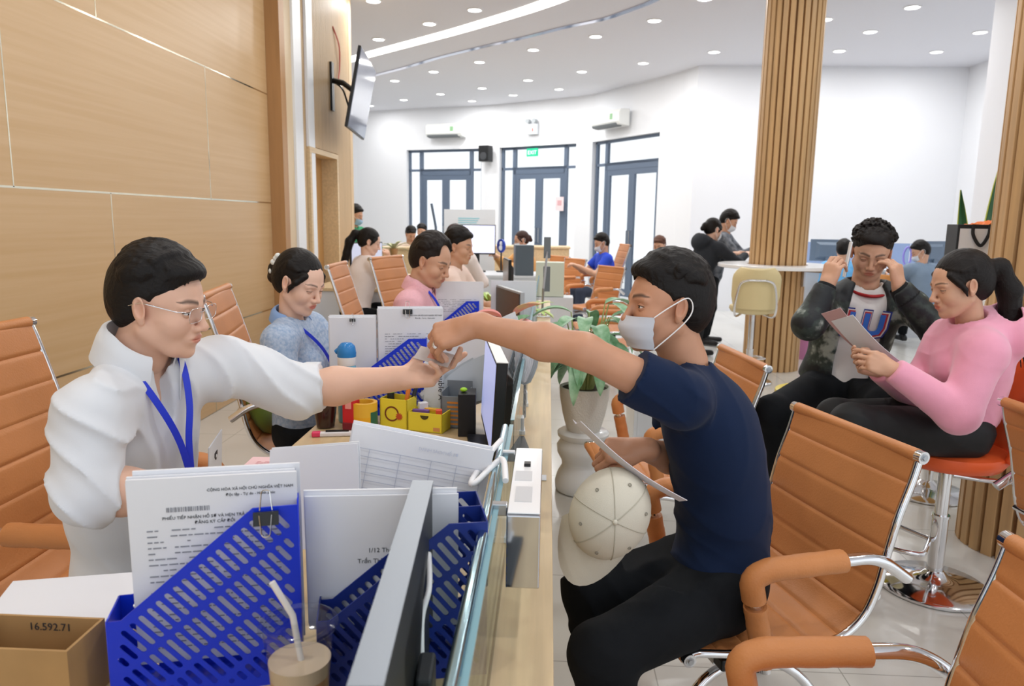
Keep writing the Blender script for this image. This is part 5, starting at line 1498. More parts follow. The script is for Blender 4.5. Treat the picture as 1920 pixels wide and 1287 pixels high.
def sd_head(S, H, fem=False, ears=True, mouth=True, fat=1.0):
    q = H.s; R = H.R
    def e(c, r, k=0.012, op='add', rot=None): S.ell(H(*c), nv(r) * q, R if rot is None else R @ rot, k * q, op)
    def cn(a, b, ra, rb, k=0.01, op='add'): S.cone(H(*a), H(*b), ra * q, rb * q, k * q, op)
    e((-0.014, 0, 0.032), (0.094, 0.075, 0.084), 0.0)
    e((0.030, 0, 0.012), (0.058, 0.063, 0.078), 0.02)
    e((0.018, 0, -0.048), (0.060, 0.056 * fat, 0.050), 0.03)
    e((0.046, 0, -0.078), (0.036, 0.036 * fat, 0.032), 0.02)
    e((0.072, 0, -0.097), (0.013, 0.018, 0.013), 0.018)
    for sg in (-1, 1):
        e((0.052, sg * 0.036, -0.030), (0.032, 0.026 * fat, 0.030), 0.02)
        cn((0.0, sg * 0.055 * fat, -0.05), (0.052, sg * 0.028 * fat, -0.088), 0.014, 0.013, 0.025)
        cn((0.074, sg * 0.044, 0.017), (0.084, sg * 0.014, 0.020), 0.007, 0.008, 0.014)
        e((0.093, sg * 0.031, 0.000), (0.011, 0.018, 0.012), 0.012, 'sub')
        e((0.0670, sg * 0.031, 0.001), (0.0150, 0.0165, 0.0150), 0.004)
    cn((0.086, 0, 0.010), (0.104, 0, -0.028), 0.0065 if not fem else 0.0058, 0.0088, 0.012)
    e((0.1045, 0, -0.0325), (0.0105, 0.0100, 0.0085), 0.008)
    for sg in (-1, 1):
        e((0.094, sg * 0.0115, -0.0365), (0.0105, 0.0072, 0.0072), 0.007)
        e((0.100, sg * 0.0065, -0.0435), (0.006, 0.0035, 0.003), 0.002, 'sub')
    e((0.080, 0, -0.060), (0.014, 0.026, 0.017), 0.014)
    if mouth:
        L = 0.022 if not fem else 0.020
        e((0.0895, 0, -0.0565), (0.0068, L, 0.0042), 0.005)
        e((0.0880, 0, -0.0660), (0.0070, L * 0.85, 0.0050), 0.005)
        e((0.096, 0, -0.0612), (0.012, L * 1.05, 0.0011), 0.002, 'sub')
    if ears:
        rot = np.array(Matrix.Rotation(math.radians(-12), 3, 'Y'))
        for sg in (-1, 1):
            r2 = rot @ np.array(Matrix.Rotation(math.radians(18 * sg), 3, 'Z'))
            e((-0.006, sg * 0.0765, 0.000), (0.018, 0.0075, 0.031), 0.004, rot=r2)
            e((-0.001, sg * 0.083, 0.002), (0.010, 0.0060, 0.020), 0.003, 'sub', rot=r2)
            e((0.002, sg * 0.0755, -0.026), (0.008, 0.006, 0.010), 0.004)

def face_cols(Vt, H, fem=False, lip=(0.86, 0.56, 0.54), brow=0.045, mask=None, blush=0.0, stub=0.0):
    P = H.inv(Vt); x, y, z = P[:, 0], P[:, 1], P[:, 2]; ay = np.abs(y)
    col = np.ones((len(P), 3))
    # lips
    L = 0.022
    d = np.sqrt((y / (L * 1.02)) ** 2 + ((z + 0.0612) / 0.0115) ** 2)
    w = np.clip((1.0 - d) / 0.3, 0, 1) * (x > 0.078)
    col = col * (1 - w[:, None]) + np.array(lip) * w[:, None]
    # eyebrows
    zc = 0.0235 + 0.0045 * np.sin(np.clip((ay - 0.012) / 0.036, 0, 1) * PI * 0.75) - 0.10 * np.clip(ay - 0.040, 0, 1)
    hb = (0.0056 if not fem else 0.0036) * np.clip((0.054 - ay) / 0.02, 0, 1) ** 0.6
    w = np.clip(1.3 - np.abs(z - zc) / np.maximum(hb, 1e-5), 0, 1) * (ay > 0.011) * (ay < 0.054) * (x > 0.04)
    w = w * 0.85
    col = col * (1 - w[:, None]) + brow * np.array([1, 0.8, 0.7]) * w[:, None]
    if stub:
        w = np.clip((-0.045 - z) / 0.02, 0, 1) * (x > 0.0) * stub
        col = col * (1 - w[:, None]) + np.array([0.55, 0.52, 0.52]) * w[:, None]
    # reddish nose, ears, cheeks
    for c, r, a in (((0.105, 0, -0.033), 0.02, 0.25), ((0.0, 0.08, 0), 0.03, 0.3), ((0.0, -0.08, 0), 0.03, 0.3), ((0.07, 0.04, -0.03), 0.03, 0.15 + blush), ((0.07, -0.04, -0.03), 0.03, 0.15 + blush)):
        d = np.sqrt((x - c[0]) ** 2 + (y - c[1]) ** 2 + (z - c[2]) ** 2) / r
        w = np.clip(1 - d, 0, 1) * a
        col = col * (1 - w[:, None]) + np.array([0.95, 0.62, 0.58]) * w[:, None]
    return col

eye_white = mat('eye_white', '#e6e2df', 0.2)
iris_m = mat('eye_iris', '#2a1a14', 0.15)
lash_m = mat('lash_dark', '#1d1614', 0.6)
def eyes(H, root, org, gaze=(1, 0, -0.1), openness=0.35, near=True):
    """eyeballs with iris, plus upper lid line"""
    for sg in (-1, 1):
        c = H(0.0700, sg * 0.031, 0.0); r = 0.0140 * H.s
        g = unit(H.R @ unit(gaze))
        mb = MB(); mb.ball(V(c) - V(org), r, 20); eo = mb.build('eyeball', eye_white, root, smooth=60)
        s_, u_, d_ = frame(V(g))
        pc = V(c) - V(org) + d_ * (r * 0.60)
        mb = MB(); mb.ball(pc, (r * 0.455,) * 3, 14); mb.build('iris', iris_m, eo, smooth=60)
        # lids: outer shells cut open around the gaze line
        fx, fy, fz = [V(H.R[:, i]) for i in range(3)]
        P = []
        for part, (a0, a1) in (('up', (openness * 0.62, 1.5)), ('dn', (-1.5, -openness * 0.50))):
            P = []
            for i in range(9):
                el_ = a0 + (a1 - a0) * i / 8; row = []
                for j in range(13):
                    az = -1.25 + 2.5 * j / 12
                    e2 = el_ * (1 - 0.55 * (abs(az) / 1.25) ** 2) if (part == 'up' and i == 0) or (part == 'dn' and i == 8) else el_
                    if part == 'up' and i < 4: e2 = a0 * (1 - 0.8 * (abs(az) / 1.25) ** 2) + (el_ - a0)
                    if part == 'dn' and i > 4: e2 = a1 * (1 - 0.8 * (abs(az) / 1.25) ** 2) + (el_ - a1)
                    rr = r * 1.09
                    row.append(V(c) - V(org) + (fx * math.cos(e2) * math.cos(az) + fy * math.cos(e2) * math.sin(az) + fz * math.sin(e2)) * rr)
                P.append(row)
            mb = MB(); mb.sheet(P, 0.0012 * H.s); lo = mb.build('eyelid', SKIN_CUR[0], root, smooth=60)
            at = lo.data.color_attributes.new('tint', 'FLOAT_COLOR', 'POINT'); at.data.foreach_set('color', [0.92, 0.86, 0.84, 1.0] * len(lo.data.vertices))
            if part == 'up':
                mb = MB(); mb.tube([p + fx * 0.0004 for p in P[0]], 0.0009 * H.s, 6); mb.build('lashes', lash_m, root, smooth=60)
SKIN_CUR = [None]

def hair_mat(name, col='#14100f'):
    m = mat(name, col, 0.5, bump=0.0)
    if 'strand' not in m:
        m['strand'] = 1
        nt = m.node_tree; b = nt.nodes['Principled BSDF']
        tc = nt.nodes.new('ShaderNodeTexCoord'); mp = nt.nodes.new('ShaderNodeMapping'); mp.inputs['Scale'].default_value = (60, 420, 120)
        n = nt.nodes.new('ShaderNodeTexNoise'); n.inputs['Scale'].default_value = 1.0; n.inputs['Detail'].default_value = 3
        bp = nt.nodes.new('ShaderNodeBump'); bp.inputs['Strength'].default_value = 0.5; bp.inputs['Distance'].default_value = 0.004
        nt.links.new(tc.outputs['Object'], mp.inputs[0]); nt.links.new(mp.outputs[0], n.inputs['Vector']); nt.links.new(n.outputs['Fac'], bp.inputs['Height']); nt.links.new(bp.outputs['Normal'], b.inputs['Normal'])
        b.inputs['Specular IOR Level'].default_value = 0.28
    return m

def sd_hair(H, kind, h, seed=1):
    """returns SD for the hair; kinds: short, bun, pony, bald, spiky"""
    q = H.s
    lo = H.c - 0.30 * q; hi = H.c + 0.26 * q
    lo[2] = H.c[2] - (0.5 if kind == 'pony' else 0.26) * q
    S = SD(lo, hi, h)
    R = H.R
    def e(c, r, k=0.012, op='add', rot=None): S.ell(H(*c), nv(r) * q, R if rot is None else R @ rot, k * q, op)
    def cn(a, b, ra, rb, k=0.01, op='add'): S.cone(H(*a), H(*b), ra * q, rb * q, k * q, op)
    rd = random.Random(seed)
    thick = {'short': 1.0, 'spiky': 1.02, 'bun': 0.98, 'pony': 1.0}[kind]
    e((-0.022, 0, 0.040), (0.100 * thick, 0.0835 * thick, 0.092 * thick), 0.0)
    e((-0.055, 0, -0.005), (0.060, 0.070, 0.070), 0.03)
    def onhead(th, ph, off):
        return H(-0.022 + (0.100 * thick + off) * math.cos(th) * math.cos(ph), (0.0835 * thick + off) * math.sin(ph), 0.040 + (0.092 * thick + off) * math.sin(th) * math.cos(ph))
    if kind in ('short', 'spiky'):
        e((0.030, 0, 0.088), (0.062, 0.060, 0.032), 0.03)
    e((0.112, 0, -0.012), (0.072, 0.095, 0.080), 0.014, 'sub')          # open the face
    e((0.085, 0, 0.035), (0.040, 0.058, 0.036), 0.010, 'sub')           # forehead
    e((0.045, 0, -0.085), (0.085, 0.12, 0.062), 0.012, 'sub')           # jaw and neck side
    e((-0.03, 0, -0.135), (0.11, 0.12, 0.060), 0.010, 'sub')           # nape
    for sg in (-1, 1):
        e((0.000, sg * 0.088, -0.010), (0.024, 0.030, 0.036), 0.006, 'sub')
        if kind in ('short', 'spiky'):
            e((0.050, sg * 0.09, 0.000), (0.035, 0.035, 0.045), 0.012, 'sub')
    if kind == 'short':
        # locks combed from the hairline back over the crown
        for i in range(90):
            ph = rd.uniform(-1.25, 1.25); t0 = rd.uniform(0.62, 1.5) + 0.25 * abs(ph); t1 = t0 + rd.uniform(0.7, 1.1); dr = rd.uniform(-.12, .12) - 0.15 * (ph > 0)
            top = 0.013 * max(0, math.cos(ph * 1.1)) if t0 < 1.3 else 0.002
            rr = rd.uniform(0.005, 0.0085)
            S.chain([onhead(t0 + (t1 - t0) * j / 4, ph + dr * j / 4, top * (1 - j / 5) - (0.005 if j == 0 else 0.001) - 0.003 * (j == 4)) for j in range(5)], [rr * q, rr * q, rr * q, rr * 0.8 * q, rr * 0.3 * q], 0.004, 0.006)
        for i in range(5):        # loose strands on the forehead
            ph = -0.62 + 0.10 * i * rd.uniform(.7, 1.2)
            S.chain([onhead(1.05, ph, 0.008), onhead(0.74, ph - .05, 0.012), onhead(0.52, ph - .12, 0.006)], [0.004 * q, 0.003 * q, 0.0012 * q], 0.003, 0.004)
    if kind == 'spiky':
        for i in range(240):
            ph = rd.uniform(-1.25, 1.25); t0 = rd.uniform(0.6, 2.7); dth = rd.uniform(-0.32, -0.08); dp = rd.uniform(-.10, .10)
            L_ = rd.uniform(0.004, 0.010) * (1.25 if t0 < 1.7 else .6)
            S.chain([onhead(t0, ph, -0.004), onhead(t0 + dth * .5, ph + dp * .5, L_), onhead(t0 + dth, ph + dp, L_ * 1.5)], [0.0055 * q, 0.0045 * q, 0.0012 * q], 0.003, 0.003)
    e((0.112, 0, -0.012), (0.072, 0.095, 0.080), 0.014, 'sub')          # open the face
    e((0.085, 0, 0.035), (0.040, 0.058, 0.036), 0.010, 'sub')           # forehead
    e((0.045, 0, -0.085), (0.085, 0.12, 0.062), 0.012, 'sub')           # jaw and neck side
    e((-0.03, 0, -0.135), (0.11, 0.12, 0.060), 0.010, 'sub')           # nape
    for sg in (-1, 1):
        e((0.000, sg * 0.088, -0.010), (0.024, 0.030, 0.036), 0.006, 'sub')
        if kind in ('short', 'spiky'):
            e((0.050, sg * 0.09, 0.000), (0.035, 0.035, 0.045), 0.012, 'sub')
    if kind == 'short':
        # locks combed from the hairline back over the crown
        for i in range(90):
            ph = rd.uniform(-1.25, 1.25); t0 = rd.uniform(0.62, 1.5) + 0.25 * abs(ph); t1 = t0 + rd.uniform(0.7, 1.1); dr = rd.uniform(-.12, .12) - 0.15 * (ph > 0)
            top = 0.013 * max(0, math.cos(ph * 1.1)) if t0 < 1.3 else 0.002
            rr = rd.uniform(0.005, 0.0085)
            S.chain([onhead(t0 + (t1 - t0) * j / 4, ph + dr * j / 4, top * (1 - j / 5) - (0.005 if j == 0 else 0.001) - 0.003 * (j == 4)) for j in range(5)], [rr * q, rr * q, rr * q, rr * 0.8 * q, rr * 0.3 * q], 0.004, 0.006)
        for i in range(5):        # loose strands on the forehead
            ph = -0.62 + 0.10 * i * rd.uniform(.7, 1.2)
            S.chain([onhead(1.05, ph, 0.008), onhead(0.74, ph - .05, 0.012), onhead(0.52, ph - .12, 0.006)], [0.004 * q, 0.003 * q, 0.0012 * q], 0.003, 0.004)
    if kind == 'spiky':
        for i in range(120):
            ph = rd.uniform(-1.3, 1.3); t0 = rd.uniform(0.55, 2.6); dth = rd.uniform(-0.30, 0.05); dp = rd.uniform(-.15, .15)
            L_ = rd.uniform(0.006, 0.014) * (1.2 if t0 < 1.6 else .7)
            S.chain([onhead(t0, ph, -0.004), onhead(t0 + dth * .6, ph + dp * .5, L_ * .8), onhead(t0 + dth, ph + dp, L_ * 1.3)], [0.0075 * q, 0.006 * q, 0.0015 * q], 0.004, 0.005)
    if kind == 'spiky':
        for i in range(26):
            ph = rd.uniform(-0.85, 0.85)
            S.chain([onhead(1.1, ph, 0.002), onhead(0.75, ph + rd.uniform(-.05, .05), 0.010), onhead(rd.uniform(0.30, 0.45), ph + rd.uniform(-.12, .12), 0.007)], [0.006 * q, 0.0055 * q, 0.0012 * q], 0.004, 0.004)
    if kind == 'short':
        for i in range(4):
            ph = -0.50 + 0.09 * i
            S.chain([onhead(0.85, ph, 0.006), onhead(0.52, ph - .05, 0.010), onhead(0.22 + 0.05 * (i % 2), ph - .10, 0.007)], [0.0042 * q, 0.0026 * q, 0.0010 * q], 0.003, 0.004)
        for i in range(22):
            ph = rd.uniform(-0.95, 0.95); t0 = 0.66 + 0.22 * abs(ph)
            S.chain([onhead(t0, ph, 0.001), onhead(t0 + .28, ph + .04, 0.010), onhead(t0 + .7, ph + .10, 0.004)], [0.004 * q, 0.007 * q, 0.005 * q], 0.004, 0.006)
    if kind in ('bun', 'pony'):
        for sg in (-1, 1): S.chain([H(0.055, sg * 0.052, 0.050), H(0.040, sg * 0.074, 0.02), H(0.025, sg * 0.078, -0.005), H(0.02, sg * 0.077, -0.03)], [0.012 * q, 0.011 * q, 0.008 * q, 0.003 * q], 0.008, 0.012)
        for i in range(26):
            a = rd.uniform(-1.3, 1.3)
            S.chain([H(0.06 * math.cos(a) + 0.0, 0.075 * math.sin(a), 0.085 - 0.02 * abs(a)), H(-0.02, 0.080 * math.sin(a), 0.115 * math.cos(a * .8)), H(-0.09, 0.05 * math.sin(a), 0.06 * math.cos(a)), H(-0.11, 0.01, 0.03)], [0.004 * q, 0.006 * q, 0.006 * q, 0.006 * q], 0.006, 0.006)
    if kind == 'bun':
        e((-0.118, 0, 0.005), (0.036, 0.042, 0.042), 0.012)
        e((-0.130, 0.01, -0.030), (0.028, 0.032, 0.030), 0.012)
    if kind == 'pony':
        S.chain([H(-0.105, 0, 0.050), H(-0.150, 0, 0.030), H(-0.175, 0, -0.06), H(-0.165, 0, -0.17), H(-0.15, 0, -0.28), H(-0.155, 0.0, -0.36)], [0.024 * q, 0.034 * q, 0.040 * q, 0.036 * q, 0.024 * q, 0.004 * q], 0.02, 0.014)
        for i in range(16):
            a = rd.uniform(0, 2 * PI); rr = 0.030
            o = (rr * math.cos(a), rr * math.sin(a))
            S.chain([H(-0.14 + o[0] * .6, o[1] * .6, 0.03), H(-0.175 + o[0], o[1], -0.06), H(-0.165 + o[0], o[1], -0.17), H(-0.155 + o[0] * 1.2, o[1] * 1.2, -0.30 - rd.uniform(0, .06))], [0.008 * q, 0.010 * q, 0.008 * q, 0.002 * q], 0.006, 0.004)
    S.folds(0.0016 * q, 420 / q, R[:, 1], seed, base=1.0)
    return S

# ---- hand ----------------------------------------------------------------
FING = {'index': (0.082, 0.026, 0.042, 0.026, 0.021, 0.0088), 'middle': (0.086, 0.006, 0.047, 0.030, 0.022, 0.0090), 'ring': (0.081, -0.013, 0.043, 0.028, 0.022, 0.0085), 'little': (0.072, -0.030, 0.034, 0.021, 0.019, 0.0075)}
def hand_frame(w, fwd, dorsal, side, sc=1.0):
    """side=+1: the thumb lies on +y"""
    f = unit(fwd); z = nv(dorsal); z = unit(z - f * (z @ f)); y = np.cross(z, f) * side
    return nv(w), f, y, z, sc
def sd_hand(S, hf, curls, thumb, spread=0.06):
    w, f, y, z, q = hf
    P = lambda a, b, c: w + (f * a + y * b + z * c) * q
    tips = {}
    for nm, (x0, y0, l1, l2, l3, r) in FING.items():
        S.cone(P(0.004, y0 * 0.62, 0), P(x0 - 0.004, y0, 0.001), 0.0150 * q, 0.0118 * q, 0.010 * q)
    S.cone(P(-0.03, 0, 0), P(0.012, 0.0, 0), 0.025 * q, 0.024 * q, 0.018 * q)
    S.ell(P(0.045, -0.004, -0.003), nv((0.042, 0.034, 0.013)) * q, np.array([f, y, z]).T, 0.012 * q)
    S.ell(P(0.030, 0.022, -0.010), nv((0.028, 0.016, 0.014)) * q, np.array([f, y, z]).T, 0.012 * q)
    for i, (nm, (x0, y0, l1, l2, l3, r)) in enumerate(FING.items()):
        c1, c2, c3 = [math.radians(a) for a in curls[nm][:3]]
        sp = (1.5 - i) * spread + (curls[nm][3] if len(curls[nm]) > 3 else 0)
        fy = f * math.cos(sp) + y * math.sin(sp)
        p0 = P(x0 - 0.006, y0, 0.0); ang = 0; pts = [p0]
        for L, c in ((l1, c1), (l2, c2), (l3, c3)):
            ang += c
            pts.append(pts[-1] + (fy * math.cos(ang) - z * math.sin(ang)) * L * q)
        S.chain(pts, [r * 1.08 * q, r * q, r * 0.93 * q, r * 0.80 * q], 0.004 * q, 0.0030 * q)
        tips[nm] = (pts[-1], pts[-1] - pts[-2], fy, ang)
    t = [P(*a) for a in thumb]
    S.chain([P(0.014, 0.020, -0.006)] + t, [0.0150 * q, 0.0125 * q, 0.0108 * q, 0.0090 * q][:len(t) + 1], 0.006 * q, 0.007 * q)
    tips['thumb'] = (t[-1], t[-1] - t[-2], None, 0)
    return tips
RELAX = {'index': (20, 30, 15), 'middle': (28, 35, 18), 'ring': (34, 38, 20), 'little': (40, 40, 20)}
GRIP = {'index': (55, 70, 35), 'middle': (60, 75, 38), 'ring': (62, 78, 40), 'little': (62, 78, 40)}
THUMB = ((0.040, 0.042, -0.014), (0.066, 0.050, -0.022), (0.088, 0.046, -0.026))

# ---- joints ---------------------------------------------------------------
def ik(a, b, l1, l2, pole):
    a, b = nv(a), nv(b); d = b - a; L = np.linalg.norm(d); u = d / L
    L = min(L, (l1 + l2) * 0.999)
    x = (l1 * l1 - l2 * l2 + L * L) / (2 * L); hh = math.sqrt(max(0, l1 * l1 - x * x))
    p = nv(pole) - a; p = p - u * (p @ u); p = unit(p)
    return a + u * x + p * hh

def torso_prims(J, g=0.0, hem=None, fem=False, belly=1.0, sh_r=0.044):
    """list of primitives of the trunk, grown by g"""
    pel, nk = nv(J['pelvis']), nv(J['neck']); u = unit(nk - pel); L = np.linalg.norm(nk - pel)
    sl, sr = nv(J['shL']), nv(J['shR']); s = unit(sl - sr); s = unit(s - u * (s @ u)); f = np.cross(s, u)
    hl = nv(J['hipL']) if 'hipL' in J else None
    R = np.array([f, s, u]).T
    bend = J.get('bend', nv((0, 0, 0)))
    at = lambda t: pel + (nk - pel) * t + nv(bend) * math.sin(PI * t)
    w = np.linalg.norm(sl - sr) / 0.36
    out = [('e', at(0.04), (0.115, 0.160 * w, 0.11), R, 0.0), ('e', at(0.32), (0.102 * belly, 0.140 * w, 0.13), R, 0.06), ('e', at(0.58), (0.106, 0.150 * w, 0.14), R, 0.06),
           ('e', at(0.74), (0.096, 0.145 * w, 0.10), R, 0.05)]
    if fem:
        for sg in (-1, 1): out.append(('e', at(0.66) + f * 0.075 + s * sg * 0.07, (0.042, 0.050, 0.052), R, 0.04))
    c = at(0.90)
    for p in (sl, sr):
        out.append(('c', at(0.84), p - u * 0.008, 0.060, sh_r, 0.035))
        out.append(('c', at(0.97), p * 0.8 + at(0.86) * 0.2 + u * 0.004, 0.034, 0.034, 0.04))
    res = []
    for o in out:
        if o[0] == 'e': res.append(('e', o[1], nv(o[2]) + g, o[3], o[4]))
        else: res.append(('c', o[1], o[2], o[3] + g, o[4] + g, o[5]))
    return res, R, at
def apply(S, prims):
    for o in prims:
        if o[0] == 'e': S.ell(o[1], o[2], o[3], o[4])
        else: S.cone(o[1], o[2], o[3], o[4], o[5], cap=o[6] if len(o) > 6 else False)

def bounds(pts, m):
    P = np.array([nv(p) for p in pts]); return P.min(0) - m, P.max(0) + m

def make_person(label, J, skin, top, bottom, hair='short', hair_col='#14100f', fem=False, hs=1.0, group=None, res=0.006, head_res=None,
                sleeves=('full', 'full'), top_g=0.012, mask=None, shoe=None, fold=0.003, folddir=(0.3, 0.2, 1), hands=None, gaze=(1, 0, -0.15), openness=0.35, face=True,
                legs=True, seed=1, neckline=0.0, hem=0.0, arm_r=1.0, collar=None, lean_hair=None, extra=None, fat=1.0, lipc=(0.86, 0.56, 0.54), belly=1.0, stub=0.0, skirt=False, hood=False, name='person'):
    org = nv((J['pelvis'][0], J['pelvis'][1], 0))
    root = empty(name, tuple(org), 0, label, 'person', group)
    SKIN_CUR[0] = skin
    H = Frame(J['head'], J['hdir'], J.get('hup', (0, 0, 1)), hs)
    hres = head_res or res
    # ---------------- head and neck
    lo, hi = bounds([H.c, J['neck']], 0.14 * hs)
    S = SD(lo, hi, hres)
    sd_head(S, H, fem, mouth=(mask is None), fat=fat)
    nk = nv(J['neck']); r_n = (0.055 if not fem else 0.045) * hs * (0.5 + 0.5 * fat)
    S.cone(H(-0.022, 0, -0.055), nk, r_n, r_n * 1.06, 0.02)
    v, q = S.mesh()
    cols = face_cols(v, H, fem, lip=lipc, stub=stub) if mask is None else face_cols(v, H, fem, lip=(1, 1, 1))
    parts = [(v, q)]; cl = [cols]
    # ---------------- arms and hands (bare skin)
    ar = arm_r
    hq = J.get('hand_scale', 1.0) * (0.93 if fem else 1.0)
    for i, sd in enumerate('LR'):
        if 'wr' + sd not in J: continue
        sh, el, wr = nv(J['sh' + sd]), nv(J['el' + sd]), nv(J['wr' + sd])
        hd = (hands or {}).get(sd)
        fw = unit(hd['fwd']) if hd else unit(wr - el)
        pts = [sh, el, wr, wr + fw * 0.2 * hq]
        if sleeves[i] == 'full': pts = [wr - unit(wr - el) * 0.03, wr, wr + fw * 0.2 * hq]
        elif sleeves[i] == 'rolled': pts = pts[1:]
        lo, hi = bounds(pts, 0.075)
        S = SD(lo, hi, min(res, hres if res < 0.004 else res * 0.7))
        if sleeves[i] != 'full':
            u_ = wr - el
            if sleeves[i] == 'short': S.cone(sh, el, 0.046 * ar, 0.036 * ar, 0.0)
            S.cone(el, el + u_ * 0.35, 0.035 * ar, 0.039 * ar, 0.025)
            S.cone(el + u_ * 0.35, wr, 0.039 * ar, 0.0250 * ar, 0.02)
        else: S.cone(wr - unit(wr - el) * 0.05, wr, 0.027, 0.025, 0.0)
        side = (1 if sd == 'L' else -1)
        dors = hd['dorsal'] if hd else np.cross(fw, np.cross(nv((0, 0, 1)), fw))
        hf = hand_frame(wr + fw * 0.012, fw, dors, -side if not (hd and 'side' in hd) else hd['side'], hq)
        tips = sd_hand(S, hf, (hd or {}).get('curls', RELAX), (hd or {}).get('thumb', THUMB), (hd or {}).get('spread', 0.05))
        J['hf' + sd] = hf; J['tips' + sd] = tips
        v, q = S.mesh(); parts.append((v, q)); cl.append(np.ones((len(v), 3)))
    # ---------------- trunk and legs under the clothes
    prims, R, at = torso_prims(J, -0.014, fem=fem, belly=belly)
    allp = [J['pelvis'], J['neck'], J['shL'], J['shR']]
    lo, hi = bounds(allp, 0.16)
    S = SD(lo, hi, max(res, 0.009)); apply(S, prims); S.cone(nk + (H.c - nk) * 0.1, at(0.85), r_n * 0.9, r_n, 0.02)
    v, q = S.mesh(); parts.append((v, q)); cl.append(np.ones((len(v), 3)))
    VV, QQ = merge(parts)
    body = np_object('body', VV, QQ, skin, root, org, cols=np.concatenate(cl))
    if face and mask is not False:
        eyes(H, root, org, gaze, openness)
    # ---------------- hair
    if hair:
        S = sd_hair(H, hair, hres, seed)
        if lean_hair: lean_hair(S, H)
        v, q = S.mesh(); np_object('hair', v, q, hair_mat('hair_' + hair_col[1:], hair_col), root, org)
    # ---------------- top
    prims, R, at = torso_prims(J, top_g, fem=fem, belly=belly)
    pts = [J['pelvis'], J['neck'], J['shL'], J['shR']]
    for i, sd in enumerate('LR'):
        if 'el' + sd in J: pts.append(J['el' + sd])
        if sleeves[i] == 'full' and 'wr' + sd in J: pts.append(J['wr' + sd])
    lo, hi = bounds(pts, 0.19)
    S = SD(lo, hi, res); apply(S, prims)
    up = R[:, 2]
    for i, sd in enumerate('LR'):
        if 'el' + sd not in J: continue
        sh, el = nv(J['sh' + sd]), nv(J['el' + sd])
        g = 0.013 + (top_g - 0.012)
        if sleeves[i] == 'short':
            e2 = sh + (el - sh) * J.get('sleeve_t', 0.62); S.cone(sh, e2, 0.048 * ar + g, 0.047 * ar + g * 1.1, 0.03, cap='end')
        elif sleeves[i] == 'rolled':
            wr = nv(J['wr' + sd]); S.cone(sh, el, 0.045 * ar + g, 0.042 * ar + g, 0.035)
            c_ = el + unit(wr - el) * J.get('roll', 0.05); S.cone(el, c_, 0.040 * ar + g, 0.035 * ar + g, 0.02, cap='end')
            S.cone(c_ - unit(wr - el) * 0.055, c_ + unit(wr - el) * 0.004, 0.040 * ar + g, 0.038 * ar + g, 0.004, cap=True)
        else:
            wr = nv(J['wr' + sd]); S.cone(sh, el, 0.044 * ar + g, 0.038 * ar + g, 0.035); S.cone(el, wr, 0.038 * ar + g, 0.028 * ar + g * .6, 0.03, cap='end')
            if J.get('cuff'): S.cone(wr - unit(wr - el) * 0.06, wr, 0.034 * ar + g * .3, 0.030 * ar + g * .2, 0.012, cap=True)
    if hood:
        S.cone(at(0.97) - R[:, 0] * 0.06 + R[:, 1] * 0.06, at(0.97) - R[:, 0] * 0.06 - R[:, 1] * 0.06, 0.05, 0.05, 0.03)
        S.ell(at(0.93) - R[:, 0] * 0.125, (0.070, 0.125, 0.10), R, 0.03)
        S.ell(at(0.99) - R[:, 0] * 0.12 + up * 0.03, (0.04, 0.075, 0.05), R, 0.01, 'sub')
    if fold: S.folds(fold, 85, folddir, seed, pts=[nv(J[k]) for k in ('elL', 'elR', 'shL', 'shR') if k in J] + [at(0.2)])
    # open the neck, trim the hem
    nn = unit(H.c - nk)
    S.cone(nk + nn * (0.0 - neckline) - R[:, 0] * 0.0, H.c, r_n + 0.010, r_n + 0.05, 0.004, 'sub')
    if neckline: S.ell(nk + R[:, 0] * 0.07 - up * 0.03, (0.05, 0.035, 0.05 + neckline), R, 0.004, 'sub')
    S.cut(nv(J['pelvis']) - up * (0.02 + hem) , -up, 0.30)
    if extra: extra(S, H, R, at)
    v, q = S.mesh()
    top_o = np_object('shirt' if not fem else 'top', v, q, top, root, org, smooth_it=1)
    # ---------------- trousers
    if legs:
        pl = [J['pelvis']] + [J[k] for k in ('hipL', 'hipR', 'knL', 'knR', 'anL', 'anR') if k in J]
        lo, hi = bounds(pl, 0.17)
        lo[2] = max(lo[2], 0.0)
        S = SD(lo, hi, max(res, 0.006 if res > 0.004 else res * 1.3))
        S.ell(nv(J['pelvis']) , (0.125, 0.168, 0.11), R, 0.0)
        for sd in 'LR':
            hp, kn = nv(J['hip' + sd]), nv(J['kn' + sd])
            S.cone(hp, kn, 0.094 * arm_r, 0.068, 0.05)
            if 'an' + sd in J: S.cone(kn, nv(J['an' + sd]), 0.070, 0.052, 0.03, cap='end')
        if fold: S.folds(fold * 0.8, 75, (0.5, 0.4, 0.7), seed + 3, pts=[nv(J[k]) for k in ('knL', 'knR', 'hipL', 'hipR')])
        S.cut(nv(J['pelvis']) + up * 0.075, up, 0.26)
        v, q = S.mesh(); np_object('trousers', v, q, bottom, root, org, smooth_it=1)
